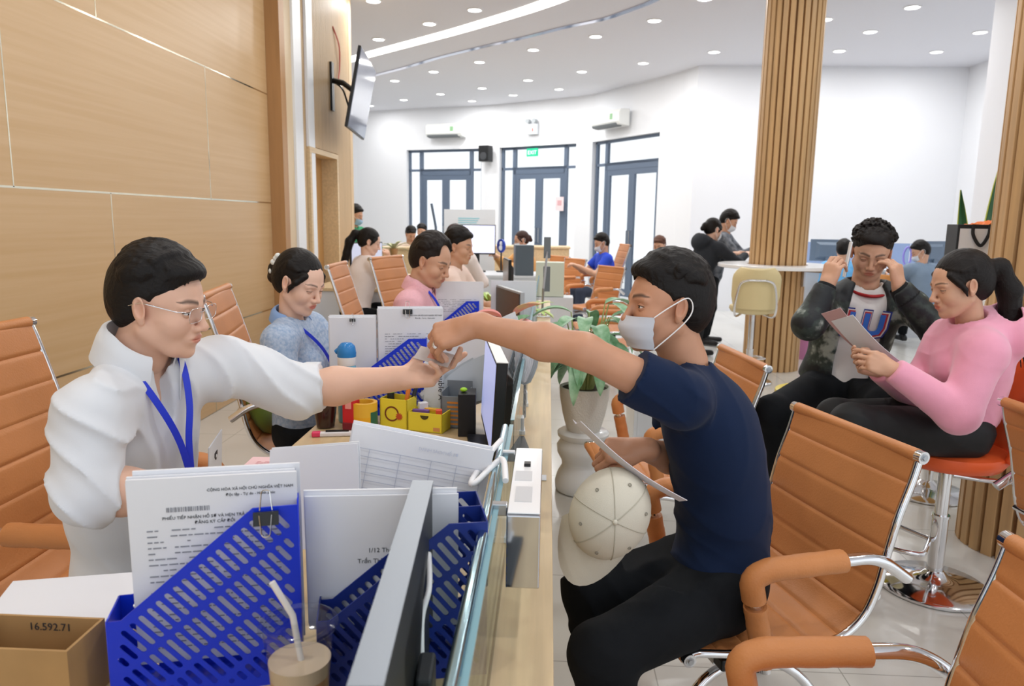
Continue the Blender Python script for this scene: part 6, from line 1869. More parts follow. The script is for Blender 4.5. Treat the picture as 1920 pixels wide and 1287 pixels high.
        for sd in 'LR':
            if 'an' + sd in J and J['an' + sd][2] > 0 and shoe:
                an = nv(J['an' + sd]); kn = nv(J['kn' + sd]); toe = nv(J['toe' + sd]) if 'toe' + sd in J else an + unit((kn - nv(J['hip' + sd])) * nv((1, 1, 0)) + nv(J['fwd']) * 0.01) * 0.17
                toe[2] = max(0.035, an[2] - 0.055); heel = an - unit((toe - an) * nv((1, 1, 0))) * 0.03; heel[2] = max(0.035, an[2] - 0.05)
                lo, hi = bounds([an, toe, heel], 0.07); lo[2] = max(lo[2], 0.0)
                S = SD(lo, hi, max(0.005, res)); S.cone(heel, toe, 0.036, 0.033, 0.0); S.cone(an, heel, 0.034, 0.034, 0.03)
                S.cut((toe + heel) / 2 - nv((0, 0, 0.028)), (0, 0, -1), 0.3)
                v, q = S.mesh(); np_object('shoe', v, q, shoe, root, org)
    if mask:
        S = None
        P = []
        for i in range(9):
            u = i / 8; row = []
            for j in range(13):
                w = -1 + 2 * j / 12
                a = w * 1.22
                z = -0.022 - 0.078 * u
                x = 0.026 + (0.097 - 0.018 * u + (0.010 * math.sin(PI * u))) * math.cos(a) ** 1.0 * (0.93 if abs(w) < 2 else 1) - 0.012 * (1 - abs(w)) * (1 - math.sin(PI * min(1, u * 1.2)))
                y = 0.0715 * math.sin(a) * (1.0 - 0.10 * u)
                x += 0.0016 * math.cos(u * PI * 6)
                row.append(V(H(x, y, z)) - V(org))
            P.append(row)
        mb = MB(); mb.sheet(P, 0.0018); mo = mb.build('face_mask', mask, root, smooth=50)
        for sg in (0, 12):
            sy = -1 if sg == 0 else 1
            mb = MB(); mb.tube(smooth_path([P[0][sg], V(H(0.02, sy * 0.080, 0.008)) - V(org), V(H(-0.018, sy * 0.082, 0.026)) - V(org), V(H(-0.032, sy * 0.080, 0.0)) - V(org), V(H(-0.012, sy * 0.078, -0.035)) - V(org), P[-1][sg]], 6), 0.0016, 6); mb.build('ear_loop', mat('mask_loop', '#f2f2f2', 0.6), mo, smooth=50)
    J['_root'] = root; J['_H'] = H; J['_R'] = R; J['_at'] = at; J['_org'] = org
    return root

skin_l = mat('skin_light', '#e0b49c', 0.5, vcol='tint', sss=0.08, noise=0.05, nscale=25)
skin_m = mat('skin_warm', '#d3a488', 0.48, vcol='tint', sss=0.08, noise=0.06, nscale=25)
skin_d = mat('skin_tan', '#c79375', 0.46, vcol='tint', sss=0.07, noise=0.07, nscale=25)
skin_p = mat('skin_pale', '#ecc3ad', 0.5, vcol='tint', sss=0.08, noise=0.04, nscale=25)
shoe_b = mat('black_shoe', '#17171a', 0.4)
# ---------------------------------------------------------------- people at the counter
def limb(J, **k):
    for a, b in k.items(): J[a] = nv(b)
    return J
white_cloth = mat('white_shirt', '#dcdfe4', 0.75, bump=0.10, bscale=900, sheen=0.2)
navy_cloth = mat('navy_shirt', '#10213f', 0.8, bump=0.10, bscale=900, sheen=0.05, spec=0.2)
black_cloth = mat('black_trousers', '#14171b', 0.85, bump=0.15, bscale=700, spec=0.2)
lany = mat('blue_lanyard', '#1c34c8', 0.45)

def collar(J, m, h=0.038, r=0.062, open_=0.5, flap=0.055, thick=0.0028, drop=0.012):
    """turned-down shirt collar, open at the front"""
    H, R, at, org, root = J['_H'], J['_R'], J['_at'], J['_org'], J['_root']
    nk = nv(J['neck']); ax = unit(H.c - nk) * 0.5 + R[:, 2] * 0.5; ax = unit(ax)
    f = unit(R[:, 0] - ax * (R[:, 0] @ ax)); s_ = np.cross(ax, f)
    P = []
    n = 30
    for i in range(n + 1):
        a = open_ + (2 * PI - 2 * open_) * i / n
        front = max(0, math.cos(a))
        row = []
        c0 = nk + ax * (0.010 - 0.028 * front)
        d = f * math.cos(a) + s_ * math.sin(a)
        rr = r * (1 + 0.06 * front)
        tipf = front ** 3
        row.append(c0 + d * rr - ax * 0.012)
        row.append(c0 + d * (rr - 0.002) + ax * h * 0.55)
        row.append(c0 + d * (rr + 0.000) + ax * h)
        row.append(c0 + d * (rr + 0.007) + ax * (h * 0.9))
        row.append(c0 + d * (rr + 0.014) + ax * (h * 0.35))
        row.append(c0 + d * (rr + 0.020 + 0.010 * tipf) - ax * (drop + flap * 0.25 + flap * 0.55 * tipf))
        P.append([V(p) - V(org) for p in row])
    mb = MB(); mb.sheet(P, thick); o = mb.build('collar', m, root, smooth=60)
    return o

def tape(root, pts, w, m, name, org, th=0.0016, face=None):
    """flat ribbon through world points, lying across `face` normals"""
    p = smooth_path([V(a) - V(org) for a in pts], 8)
    rows_ = []
    for i, q in enumerate(p):
        d = (p[min(i + 1, len(p) - 1)] - p[max(i - 1, 0)]).normalized()
        n = V(face).normalized() if face is not None else V(0, -1, 0)
        s_ = d.cross(n).normalized()
        rows_.append([q - s_ * w / 2, q, q + s_ * w / 2])
    mb = MB(); mb.sheet(rows_, th); return mb.build(name, m, root, smooth=60)

# ---- man in the white shirt -----------------------------------------------
J = dict(head=(-0.812, 1.525, 1.232), hdir=(0.985, -0.05, -0.17), hup=(0.14, -0.04, 1), neck=(-0.865, 1.525, 1.125), pelvis=(-0.95, 1.64, 0.575),
         shL=(-0.745, 1.675, 1.075), elL=(-0.590, 1.735, 1.005), wrL=(-0.365, 1.80, 1.026), shR=(-0.880, 1.365, 1.035), elR=(-0.865, 1.315, 0.895), wrR=(-0.725, 1.41, 0.870),
         hipL=(-0.90, 1.74, 0.55), hipR=(-0.93, 1.54, 0.55), knL=(-0.50, 1.80, 0.56), knR=(-0.52, 1.50, 0.56), anL=(-0.50, 1.82, 0.11), anR=(-0.50, 1.5, 0.11), fwd=(1, 0, 0), roll=0.045, bend=(-0.03, 0.0, 0))
for k in list(J):
    if isinstance(J[k], tuple): J[k] = nv(J[k])
handsW = {'L': dict(fwd=(0.97, 0.16, 0.10), dorsal=(0.10, 0.42, -0.90), curls={'index': (10, 12, 8, 0.02), 'middle': (22, 34, 15), 'ring': (38, 55, 28), 'little': (45, 60, 30)}, thumb=((0.036, 0.040, -0.020), (0.062, 0.054, -0.032), (0.086, 0.058, -0.036)), spread=0.07),
          'R': dict(fwd=(0.80, 0.58, -0.05), dorsal=(0, 0, 1), curls=RELAX)}
def wshirt_extra(S, H, R, at):
    # placket opening at the throat
    S.ell(nv(J['neck']) + R[:, 0] * 0.085 - R[:, 2] * 0.045, (0.045, 0.020, 0.085), R, 0.004, 'sub')
pm = make_person('seated man in a white shirt, glasses and blue lanyard reaching out his hand', J, skin_l, white_cloth, black_cloth, hair='short', res=0.0048, head_res=0.0021, sleeves=('rolled', 'rolled'), hands=handsW, seed=3,
            shoe=shoe_b, fold=0.011, folddir=(0.5, 0.6, 0.7), fat=1.10, arm_r=1.15, extra=wshirt_extra, gaze=(1, 0.0, -0.2), openness=0.40, belly=1.08, hs=0.93, top_g=0.016)
collar(J, white_cloth, h=0.042, r=0.072, open_=0.42, flap=0.07)
H, R, org = J['_H'], J['_R'], J['_org']
nk = J['neck']; f_, s_, u_ = R[:, 0], R[:, 1], R[:, 2]
mid = nk + f_ * 0.150 - u_ * 0.245
tape(pm, [nk - s_ * 0.068 + u_ * 0.03 - f_ * 0.01, nk - s_ * 0.060 + f_ * 0.066 - u_ * 0.01, nk - s_ * 0.036 + f_ * 0.112 - u_ * 0.085, nk - s_ * 0.014 + f_ * 0.135 - u_ * 0.16, mid], 0.014, lany, 'lanyard', org, face=(0.7, -0.7, 0.1))
tape(pm, [nk + s_ * 0.058 + u_ * 0.03 + f_ * 0.0, nk + s_ * 0.050 + f_ * 0.066 - u_ * 0.01, nk + s_ * 0.030 + f_ * 0.112 - u_ * 0.085, nk + s_ * 0.008 + f_ * 0.135 - u_ * 0.16, mid + s_ * 0.002], 0.014, lany, 'lanyard', org, face=(0.7, -0.7, 0.1))
tape(pm, [mid, mid - u_ * 0.05, mid - u_ * 0.075], 0.016, lany, 'lanyard', org, face=(0.7, -0.7, 0.1))
mb = MB(); q = V(mid - u_ * 0.082 - org); mb.box((q.x - .008, q.y - .008, q.z - .012), (q.x + .008, q.y + .008, q.z + .008)); mb.build('lanyard_clip', steel, pm)
# placket edge and buttons
P = [[V(nk + f_ * (0.118 + 0.02 * t) - u_ * (0.10 + 0.5 * t) + s_ * (0.012 + w) - org) for w in (-0.016, 0.016)] for t in np.linspace(0, 0.75, 8)]
# breast pocket with a small crest
pc = nk + f_ * 0.118 - u_ * 0.20 + s_ * 0.095
px = unit(s_ - f_ * 0.55); pn = unit(f_ + s_ * 0.55); pz = u_
Mx = basis(V(pc - org), V(px), V(pz), V(pn))
mb = MB(); mb.M = Mx; mb.box((-0.045, -0.11, 0.0), (0.045, 0.0, 0.003)); mb.build('pocket', white_cloth, pm, bevel=0.002)
mb = MB(); mb.M = Mx; mb.prism([(-0.009, -0.035), (0.009, -0.035), (0.009, -0.046), (0.005, -0.053), (0, -0.057), (-0.005, -0.053), (-0.009, -0.046)], 0.001, z0=0.003); mb.build('crest', mat('crest_black', '#20242b', 0.6), pm)
mb = MB(); mb.M = Mx; mb.ball((0, -0.046, 0.0045), (0.0035, 0.0045, 0.001), 10); mb.build('crest_centre', mat('crest_white', '#e8eaee', 0.6), pm)
# glasses
gl = MB(); lens = MB()
for sg in (-1, 1):
    pts = []
    for k in range(24):
        a = 2 * PI * k / 24
        yy = 0.0255 * math.copysign(abs(math.cos(a)) ** 0.5, math.cos(a)); zz = 0.0165 * math.copysign(abs(math.sin(a)) ** 0.55, math.sin(a))
        pts.append(V(H(0.102 - 0.10 * abs(sg * 0.033 + yy) ** 1.0 * 0.25, sg * 0.033 + yy, 0.000 + zz)) - V(org))
    gl.tube(pts, 0.0007, 6, closed=True)
    lens.add(pts, [tuple(range(24))])
    gl.tube([V(H(0.091, sg * 0.057, 0.008)) - V(org), V(H(0.080, sg * 0.076, 0.010)) - V(org), V(H(0.0, sg * 0.081, 0.016)) - V(org), V(H(-0.028, sg * 0.079, 0.004)) - V(org)], 0.0012, 6)
gl.tube([V(H(0.099, -0.010, 0.004)) - V(org), V(H(0.104, 0, 0.007)) - V(org), V(H(0.099, 0.010, 0.004)) - V(org)], 0.001, 6)
go = gl.build('glasses_frame', chrome, pm, smooth=60); lens.build('lenses', glass_mat('lens', '#f6f8fb'), go)

# ---- customer in navy -------------------------------------------------------
J = dict(head=(0.292, 1.845, 1.215), hdir=(-0.955, -0.26, 0.02), hup=(-0.12, 0, 1), neck=(0.345, 1.855, 1.075), pelvis=(0.465, 1.86, 0.515),
         shL=(0.315, 1.700, 1.015), elL=(0.085, 1.675, 1.128), wrL=(-0.172, 1.755, 1.170), shR=(0.345, 2.02, 0.99), elR=(0.39, 2.03, 0.76), wrR=(0.250, 1.84, 0.850),
         hipL=(0.445, 1.785, 0.495), hipR=(0.45, 1.95, 0.495), knL=(0.135, 1.52, 0.475), knR=(0.125, 1.80, 0.475), anL=(0.22, 1.50, 0.10), anR=(0.20, 1.80, 0.10), fwd=(-1, -0.2, 0), sleeve_t=0.50, bend=(0.045, 0, 0.0))
for k in list(J):
    if isinstance(J[k], tuple): J[k] = nv(J[k])
handsN = {'L': dict(fwd=(-0.95, 0.0, -0.30), dorsal=(-0.20, -0.72, 0.66), curls={'index': (48, 40, 18), 'middle': (52, 44, 20), 'ring': (48, 44, 20), 'little': (40, 40, 20)}, thumb=((0.038, 0.028, -0.030), (0.060, 0.024, -0.056), (0.076, 0.016, -0.080)), spread=0.04),
          'R': dict(fwd=(-0.98, -0.15, -0.05), dorsal=(-0.1, -0.55, 0.83), curls={'index': (45, 60, 30), 'middle': (55, 65, 35), 'ring': (60, 70, 35), 'little': (60, 70, 35)}, thumb=((0.040, 0.030, -0.026), (0.066, 0.022, -0.038), (0.086, 0.012, -0.040)))}
mask_m = mat('face_mask_grey', '#cdd3dd', 0.65, bump=0.08, bscale=900)
pn_ = make_person('man in navy t-shirt and face mask leaning over the counter to hand over a card', J, skin_d, navy_cloth, black_cloth, hair='short', res=0.0048, head_res=0.0021, sleeves=('short', 'short'), hands=handsN, seed=5, mask=mask_m,
            shoe=shoe_b, fold=0.013, folddir=(0.7, 0.1, 0.6), gaze=(1, 0.0, 0.0), openness=0.42, arm_r=1.08, top_g=0.014, belly=1.05, hem=0.0)
H, R, org = J['_H'], J['_R'], J['_org']
# silver ring, belt with brass buckle
w, f, y, z, q = J['hfL']
x0, y0, l1, l2, l3, r = FING['ring']
a = math.radians(48); sp = -0.5 * 0.04
fy = f * math.cos(sp) + y * math.sin(sp); dr = fy * math.cos(a) - z * math.sin(a)
c = w + (f * (x0 - 0.006) + y * y0) + dr * 0.022
mb = MB(); sN, uN, dN = frame(V(dr)); pts = [V(c - org) + sN * math.cos(t) * 0.0098 + uN * math.sin(t) * 0.0098 for t in np.linspace(0, 2 * PI, 25)][:-1]
mb.tube(pts, 0.0020, 8, closed=True); 
for dd_ in (0.003, -0.003): mb.tube([p + dN * dd_ for p in pts], 0.0016, 8, closed=True)
mb.build('ring', chrome, pn_, smooth=60)
mb = MB(); pel = J['pelvis']; u_ = R[:, 2]
S = SD(pel - 0.26, pel + 0.26, 0.006)
S.ell(pel - u_ * 0.01, (0.134, 0.178, 0.122), R, 0.0)
S.cut(pel + u_ * 0.058, u_, 0.3); S.cut(pel + u_ * 0.022, -u_, 0.5)
v, q = S.mesh(); np_object('belt', v, q, mat('brown_belt', '#3d231c', 0.45), pn_, org)
bc = V(pel + u_ * 0.035 + R[:, 0] * 0.150 + R[:, 1] * 0.06 - org)
mb = MB()
for k in range(3): mb.tube([bc + V(R[:, 1]) * (k * 0.018 + 0.009 * math.cos(t)) + V(u_) * 0.009 * math.sin(t) for t in np.linspace(0, 2 * PI, 14)][:-1], 0.0022, 6, closed=True)
mb.build('brass_chain', mat('brass', '#b8924a', 0.25, 1.0), pn_, smooth=60)

# cap held in his right hand
capm = mat('cap_cotton', '#cfcabb', 0.8, bump=0.15, bscale=600)
root = empty('baseball_cap', (0.150, 1.60, 0.775), 0, 'beige cotton baseball cap hanging from the hand of the man in navy', 'cap')
cf = Frame((0, 0, 0), (-0.42, -0.18, -0.89), (0.05, -0.96, 0.22), 1.06)
# local: x = towards the brim, z = crown top (facing the camera)
P = []
for i in range(13):
    ph = (PI / 2) * i / 12; row = []
    for j in range(33):
        t = 2 * PI * j / 32
        rx, ry = 0.098, 0.082
        row.append(V(cf(rx * math.cos(t) * math.cos(ph) , ry * math.sin(t) * math.cos(ph), 0.095 * math.sin(ph) ** 0.9)))
    P.append(row)
mb = MB(); mb.sheet(P, 0.0022); mb.build('crown', capm, root, smooth=60)
P = []
for i in range(9):
    v = i / 8; row = []
    for j in range(17):
        a = -1.15 + 2.3 * j / 16
        rx, ry = 0.098 + 0.075 * v * math.cos(a) ** 0.6, 0.082 + 0.012 * v * math.cos(a)
        row.append(V(cf(rx * math.cos(a), ry * math.sin(a), -0.004 - 0.030 * v * (0.3 + abs(math.sin(a)) ** 1.5) )))
    P.append(row)
mb = MB(); mb.sheet(P, 0.003); mb.build('brim', capm, root, smooth=60)
sm = MB()
for k in range(3):
    t = PI / 6 + k * PI / 3
    sm.tube([V(cf(0.0995 * math.cos(t) * math.cos(ph), 0.0835 * math.sin(t) * math.cos(ph), 0.0965 * math.sin(ph) ** 0.9)) for ph in np.linspace(0.02, PI - 0.02, 24)], 0.0012, 6)
sm.build('seams', mat('cap_seam', '#b5b0a0', 0.8), root, smooth=60)
mb = MB(); mb.ball(V(cf(0, 0, 0.096)), 0.006, 12); mb.build('top_button', capm, root, smooth=60)
for k in range(6):
    t = k * PI / 3
    cc = V(cf(0.076 * math.cos(t), 0.063 * math.sin(t), 0.064)); nn_ = V(cf.R @ nv((0.5 * math.cos(t), 0.5 * math.sin(t), 0.75)))
    s1, u1, d1 = frame(nn_)
    mb = MB(); mb.tube([cc + s1 * 0.0032 * math.cos(a) + u1 * 0.0032 * math.sin(a) + d1 * 0.002 for a in np.linspace(0, 2 * PI, 13)][:-1], 0.0011, 6, closed=True); mb.build('eyelet', mat('eyelet', '#8f8b7e', 0.5), root, smooth=60)
# folded form in the same hand
root = empty('folded_form', (0, 0, 0), 0, 'folded printed form held with the cap by the man in navy', 'paper')
P = []
for i in range(15):
    t = i / 14
    c0 = V(0.070, 1.645, 0.965).lerp(V(0.298, 1.57, 0.818), t); c0.z -= 0.016 * math.sin(PI * t)
    P.append([c0 + V(0.010, -0.035, 0.016), c0, c0 + V(-0.004, 0.06, -0.006)])
mb = MB(); mb.sheet(P, 0.0012); mb.build('sheet', mat('form_paper', '#e2dfe8', 0.6), root, smooth=50)

# ---- woman in light blue -----------------------------------------------------
J = dict(head=(-0.925, 2.745, 1.175), hdir=(0.86, -0.36, -0.36), hup=(0.35, -0.1, 1), neck=(-0.968, 2.76, 1.045), pelvis=(-0.99, 2.95, 0.57),
         shL=(-0.935, 2.895, 0.985), elL=(-0.80, 2.92, 0.80), wrL=(-0.64, 2.80, 0.80), shR=(-0.965, 2.615, 0.975), elR=(-0.93, 2.56, 0.76), wrR=(-0.73, 2.60, 0.79),
         hipL=(-0.95, 3.03, 0.56), hipR=(-0.96, 2.86, 0.56), knL=(-0.62, 3.04, 0.58), knR=(-0.62, 2.80, 0.58), anL=(-0.62, 3.04, 0.11), anR=(-0.6, 2.8, 0.11), fwd=(1, -0.1, 0), sleeve_t=0.62)
for k in list(J):
    if isinstance(J[k], tuple): J[k] = nv(J[k])
blue_lace = mat('blue_lace', '#8fa9cc', 0.7, col2='#b9c8dd', nscale=90, bump=0.25, bscale=200)
pb = make_person('woman in a light blue lace blouse looking down at her desk, hair in a clip', J, skin_p, blue_lace, black_cloth, hair='bun', fem=True, res=0.0065, head_res=0.003, sleeves=('short', 'short'), seed=8, shoe=shoe_b, openness=0.10, gaze=(1, 0, -0.6), lipc=(0.82, 0.42, 0.44), top_g=0.012, hs=0.96, fold=0.004)
H, R, org = J['_H'], J['_R'], J['_org']
nk = J['neck']; f_, s_, u_ = R[:, 0], R[:, 1], R[:, 2]
tape(pb, [nk - s_ * 0.058 + u_ * 0.03 - f_ * 0.02, nk - s_ * 0.055 + f_ * 0.055 - u_ * 0.005, nk - s_ * 0.03 + f_ * 0.125 - u_ * 0.10, nk + f_ * 0.155 - u_ * 0.22], 0.012, lany, 'lanyard', org, face=(0.6, -0.8, 0.1))
mb = MB()
for k, (a, b) in enumerate(((-0.03, 0.03), (-0.012, 0.045), (0.005, 0.03), (-0.02, 0.0), (0.0, 0.055))):
    mb.ball(V(H(-0.108 + a * 0.4, -0.035, b * 1.2)) - V(org), (0.013, 0.010, 0.012), 10)
mb.build('hair_clip', mat('clip_white', '#e9ece8', 0.3), pb, smooth=60)
# blouse ruffle collar
collar(J, mat('blue_collar', '#86a6d6', 0.7), h=0.018, r=0.058, open_=0.5, flap=0.055)

# ---- man in the pink shirt ----------------------------------------------------
def sit(head, yaw, pelvis_z=0.56, lean=0.12, hdown=-0.3, hyaw=0.0, q=1.0, desk=0.80, reach=0.36, seat=True):
    """joints of a seated figure from its head centre and facing angle (deg)"""
    a = math.radians(yaw); f = nv((math.cos(a), math.sin(a), 0)); s = nv((-f[1], f[0], 0)); h = nv(head)
    b = math.radians(yaw + hyaw)
    J = dict(head=h, hdir=nv((math.cos(b), math.sin(b), hdown)), hup=nv((0, 0, 1)) + nv((math.cos(b), math.sin(b), 0)) * 0.2)
    nk = h - nv((0, 0, 0.135 * q)) - f * 0.035; J['neck'] = nk
    pz = max(0.48, min(pelvis_z, nk[2] - 0.50 * q))
    J['pelvis'] = nv((nk[0], nk[1], pz)) - f * lean
    up = nk - nv((0, 0, 0.065 * q)) + f * 0.005
    J['shL'] = up + s * 0.175 * q; J['shR'] = up - s * 0.175 * q
    for sd, sg in (('L', 1), ('R', -1)):
        w = nk + f * reach + s * sg * 0.10; w[2] = desk + 0.02
        J['wr' + sd] = w; J['el' + sd] = ik(J['sh' + sd], w, 0.27 * q, 0.24 * q, J['sh' + sd] + s * sg * 0.3 - nv((0, 0, 0.5)))
        hp = J['pelvis'] + s * sg * 0.09; J['hip' + sd] = hp
        kn = hp + f * 0.40 * q + s * sg * 0.03; kn[2] = pz + 0.0; J['kn' + sd] = kn
        an = kn + f * 0.02; an[2] = 0.10; J['an' + sd] = an
    J['fwd'] = f; J['hand_scale'] = q
    return J
J = sit((-0.565, 3.60, 1.215), -8, lean=0.10, hdown=-0.38, hyaw=-14)
J['neck'] = nv((-0.625, 3.61, 1.085)); J['shL'] = nv((-0.60, 3.80, 1.02)); J['shR'] = nv((-0.645, 3.44, 1.02)); J['elR'] = nv((-0.60, 3.38, 0.79)); J['wrR'] = nv((-0.42, 3.52, 0.79))
pink_cloth = mat('pink_shirt', '#eeb6c0', 0.75, noise=0.08, nscale=120, bump=0.08, bscale=500)
pk_ = make_person('balding man in a pink shirt with a blue lanyard, looking down at his desk', J, skin_m, pink_cloth, black_cloth, hair='short', hair_col='#221c1a', res=0.007, head_res=0.0032, sleeves=('short', 'short'), seed=11, shoe=shoe_b, openness=0.12, gaze=(1, 0, -0.6), fat=1.08, top_g=0.018, fold=0.005, lean_hair=lambda S, H: S.ell(H(0.095, 0, 0.085), (0.055, 0.065, 0.05), H.R, 0.015, 'sub'))
collar(J, pink_cloth, h=0.034, r=0.066, open_=0.4, flap=0.06)
org = J['_org']; R = J['_R']; nk = J['neck']; f_, s_, u_ = R[:, 0], R[:, 1], R[:, 2]
tape(pk_, [nk - s_ * 0.066 + u_ * 0.03, nk - s_ * 0.05 + f_ * 0.07 - u_ * 0.01, nk - s_ * 0.02 + f_ * 0.13 - u_ * 0.10, nk + f_ * 0.165 - u_ * 0.27], 0.012, lany, 'lanyard', org, face=(0.6, -0.8, 0.1))

# ---- young man on the phone ---------------------------------------------------
J = dict(head=(1.392, 3.32, 1.305), hdir=(-0.30, -0.86, -0.40), hup=(-0.06, -0.40, 1), neck=(1.395, 3.36, 1.165), pelvis=(1.36, 3.46, 0.70),
         shR=(1.225, 3.33, 1.065), elR=(1.075, 3.10, 1.015), wrR=(1.145, 3.13, 1.165), shL=(1.575, 3.30, 1.075), elL=(1.60, 3.09, 0.985), wrL=(1.435, 3.12, 1.165),
         hipL=(1.45, 3.42, 0.68), hipR=(1.27, 3.42, 0.68), knL=(1.38, 3.02, 0.70), knR=(0.93, 3.02, 0.655), anL=(1.42, 3.15, 0.28), anR=(1.06, 3.20, 0.27), fwd=(-0.3, -1, 0), cuff=True)
for k in list(J):
    if isinstance(J[k], tuple): J[k] = nv(J[k])
tee = mat('white_tee', '#e9e7e4', 0.8, bump=0.06, bscale=700)
handsY = {'R': dict(fwd=(0.25, 0.10, 1.0), dorsal=(-0.75, -0.60, 0.15), curls={'index': (30, 45, 25), 'middle': (38, 50, 30), 'ring': (42, 55, 30), 'little': (45, 55, 30)}, thumb=((0.036, 0.034, -0.018), (0.058, 0.040, -0.030), (0.080, 0.036, -0.034))),
          'L': dict(fwd=(-0.18, 0.15, 1.0), dorsal=(0.55, -0.75, 0.1), curls={'index': (45, 60, 30), 'middle': (50, 65, 30), 'ring': (40, 50, 25), 'little': (25, 40, 20)}, thumb=((0.036, 0.034, -0.018), (0.056, 0.038, -0.034), (0.070, 0.030, -0.052)))}
slip = mat('fluffy_cream', '#e6d9a8', 0.95, bump=0.9, bscale=90, sheen=0.6)
Jt = dict(J)
py = make_person('young man in dark patterned bomber jacket and white tee holding a phone to his ear', J, skin_m, tee, black_cloth, hair='spiky', hair_col='#171211', res=0.0065, head_res=0.0030, sleeves=('full', 'full'), hands=handsY, seed=13, openness=0.10, gaze=(1, 0, -0.6), fold=0.004, top_g=0.012, shoe=slip, hs=0.98)
org = J['_org']; R = J['_R']; at = J['_at']; H = J['_H']
camo = mat('bomber_fabric', '#1d2226', 0.55, col2='#16191c', nscale=11, bump=0.2, bscale=30)
nt = camo.node_tree; rr = [n for n in nt.nodes if n.type == 'VALTORGB'][0]
rr.color_ramp.interpolation = 'EASE'
rr.color_ramp.elements[0].position = 0.46; rr.color_ramp.elements[0].color = lin('#1b2024'); rr.color_ramp.elements[1].position = 0.66; rr.color_ramp.elements[1].color = lin('#a3aca5')
e_ = rr.color_ramp.elements.new(0.56); e_.color = lin('#36413d')
prims, _, _ = torso_prims(J, 0.030)
lo, hi = bounds([J['pelvis'], J['neck'], J['shL'], J['shR'], J['elL'], J['elR'], J['wrL'], J['wrR']], 0.16)
S = SD(lo, hi, 0.0065); apply(S, prims)
for sd in 'LR':
    S.cone(J['sh' + sd], J['el' + sd], 0.066, 0.064, 0.03); S.cone(J['el' + sd], J['wr' + sd], 0.062, 0.048, 0.03, cap='end')
f_, s_, u_ = R[:, 0], R[:, 1], R[:, 2]
S.folds(0.007, 70, (0.5, 0.5, 0.6), 5)
# hollow the front: everything in front of the tee between the two front edges
S.ell(at(0.5) + f_ * 0.14 , (0.17, 0.088, 0.42), R, 0.006, 'sub')
S.cone(J['neck'] - u_ * 0.0, H.c, 0.07, 0.11, 0.004, 'sub')
S.cut(J['pelvis'] + u_ * 0.01, -u_, 0.30)
v, q = S.mesh(); jk = np_object('jacket', v, q, camo, py, org, smooth_it=1)
for sd in 'LR':
    wv = unit(J['wr' + sd] - J['el' + sd])
    mb = MB(); mb.tube([V(J['wr' + sd] - wv * 0.055 - org), V(J['wr' + sd] - wv * 0.03 - org), V(J['wr' + sd] + wv * 0.012 - org)], [0.052, 0.047, 0.036], 20, cap=False); mb.build('ribbed_cuff', mat('rib_black', '#15171a', 0.9), jk, smooth=60)
# red neck band
nk = J['neck']; ax = unit(H.c - nk)
mb = MB(); mb.tube([V(nk - u_ * 0.012 + f_ * (0.078 * math.cos(t) + 0.012) + s_ * 0.086 * math.sin(t) - u_ * 0.018 * max(0, math.cos(t)) - org) for t in np.linspace(0, 2 * PI, 32)][:-1], 0.013, 10, closed=True, flat=0.55); mb.build('neck_band', mat('red_rib', '#a81e22', 0.7), py, smooth=60)
# printed letters on the tee
lc = at(0.70) + f_ * 0.122
M = basis(V(lc - org) + V(-s_) * 0.0, V(-s_) * -1.0 if False else V(s_), V(u_), V(f_))
for dz_, sc_, m_ in ((0.0, 0.160, mat('print_blue_dark', '#2b3d8f', 0.6)), (0.0015, 0.150, mat('print_white', '#e9e6e2', 0.6)), (0.003, 0.142, mat('print_red', '#c23b3f', 0.6)), (0.0045, 0.13, mat('print_blue', '#3f7be0', 0.6))):
    text_obj('LU', sc_, basis(V(lc - org) + V(f_) * dz_ - V(u_) * sc_ * 0.36, V(s_), V(u_), V(f_)), m_, py, name='printed_letters', align='CENTER', bold=0.012 - dz_ * 1.6, depth=0.0008)
root = empty('mobile_phone', (0, 0, 0), 0, 'white mobile phone held to the ear of the young man', 'phone')
ph = nv((1.262, 3.235, 1.275)); a = unit((0.12, 0.0, 1)); n_ = unit((0.96, -0.27, -0.12))
M = basis(V(ph), V(np.cross(a, n_)), V(a), V(n_))
mb = MB(); mb.box((-0.036, -0.075, -0.004), (0.036, 0.075, 0.003), M); mb.build('phone_body', mat('phone_white', '#e7e9ec', 0.25), root, bevel=0.003)
mb = MB(); mb.box((-0.033, -0.07, 0.003), (0.033, 0.07, 0.0042), M); mb.build('phone_screen', black_plastic, root)

# ---- girl in the pink hoodie ----------------------------------------------------
J = dict(head=(1.455, 2.715, 1.215), hdir=(-0.97, -0.04, -0.24), hup=(-0.26, 0.0, 1), neck=(1.515, 2.73, 1.075), pelvis=(1.555, 2.85, 0.70),
         shL=(1.50, 2.60, 0.995), elL=(1.415, 2.56, 0.785), wrL=(1.205, 2.60, 0.925), shR=(1.53, 2.88, 1.0), elR=(1.43, 2.90, 0.78), wrR=(1.215, 2.73, 0.90),
         hipL=(1.55, 2.76, 0.66), hipR=(1.56, 2.94, 0.66), knL=(1.085, 2.62, 0.725), knR=(1.10, 2.80, 0.70), anL=(1.20, 2.66, 0.36), anR=(0.98, 2.75, 0.33), fwd=(-1, 0, 0), cuff=True, bend=(0.03, 0, 0))
for k in list(J):
    if isinstance(J[k], tuple): J[k] = nv(J[k])
hoodie = mat('pink_fleece', '#efa3bc', 0.85, noise=0.05, nscale=20, bump=0.12, bscale=400, sheen=0.4)
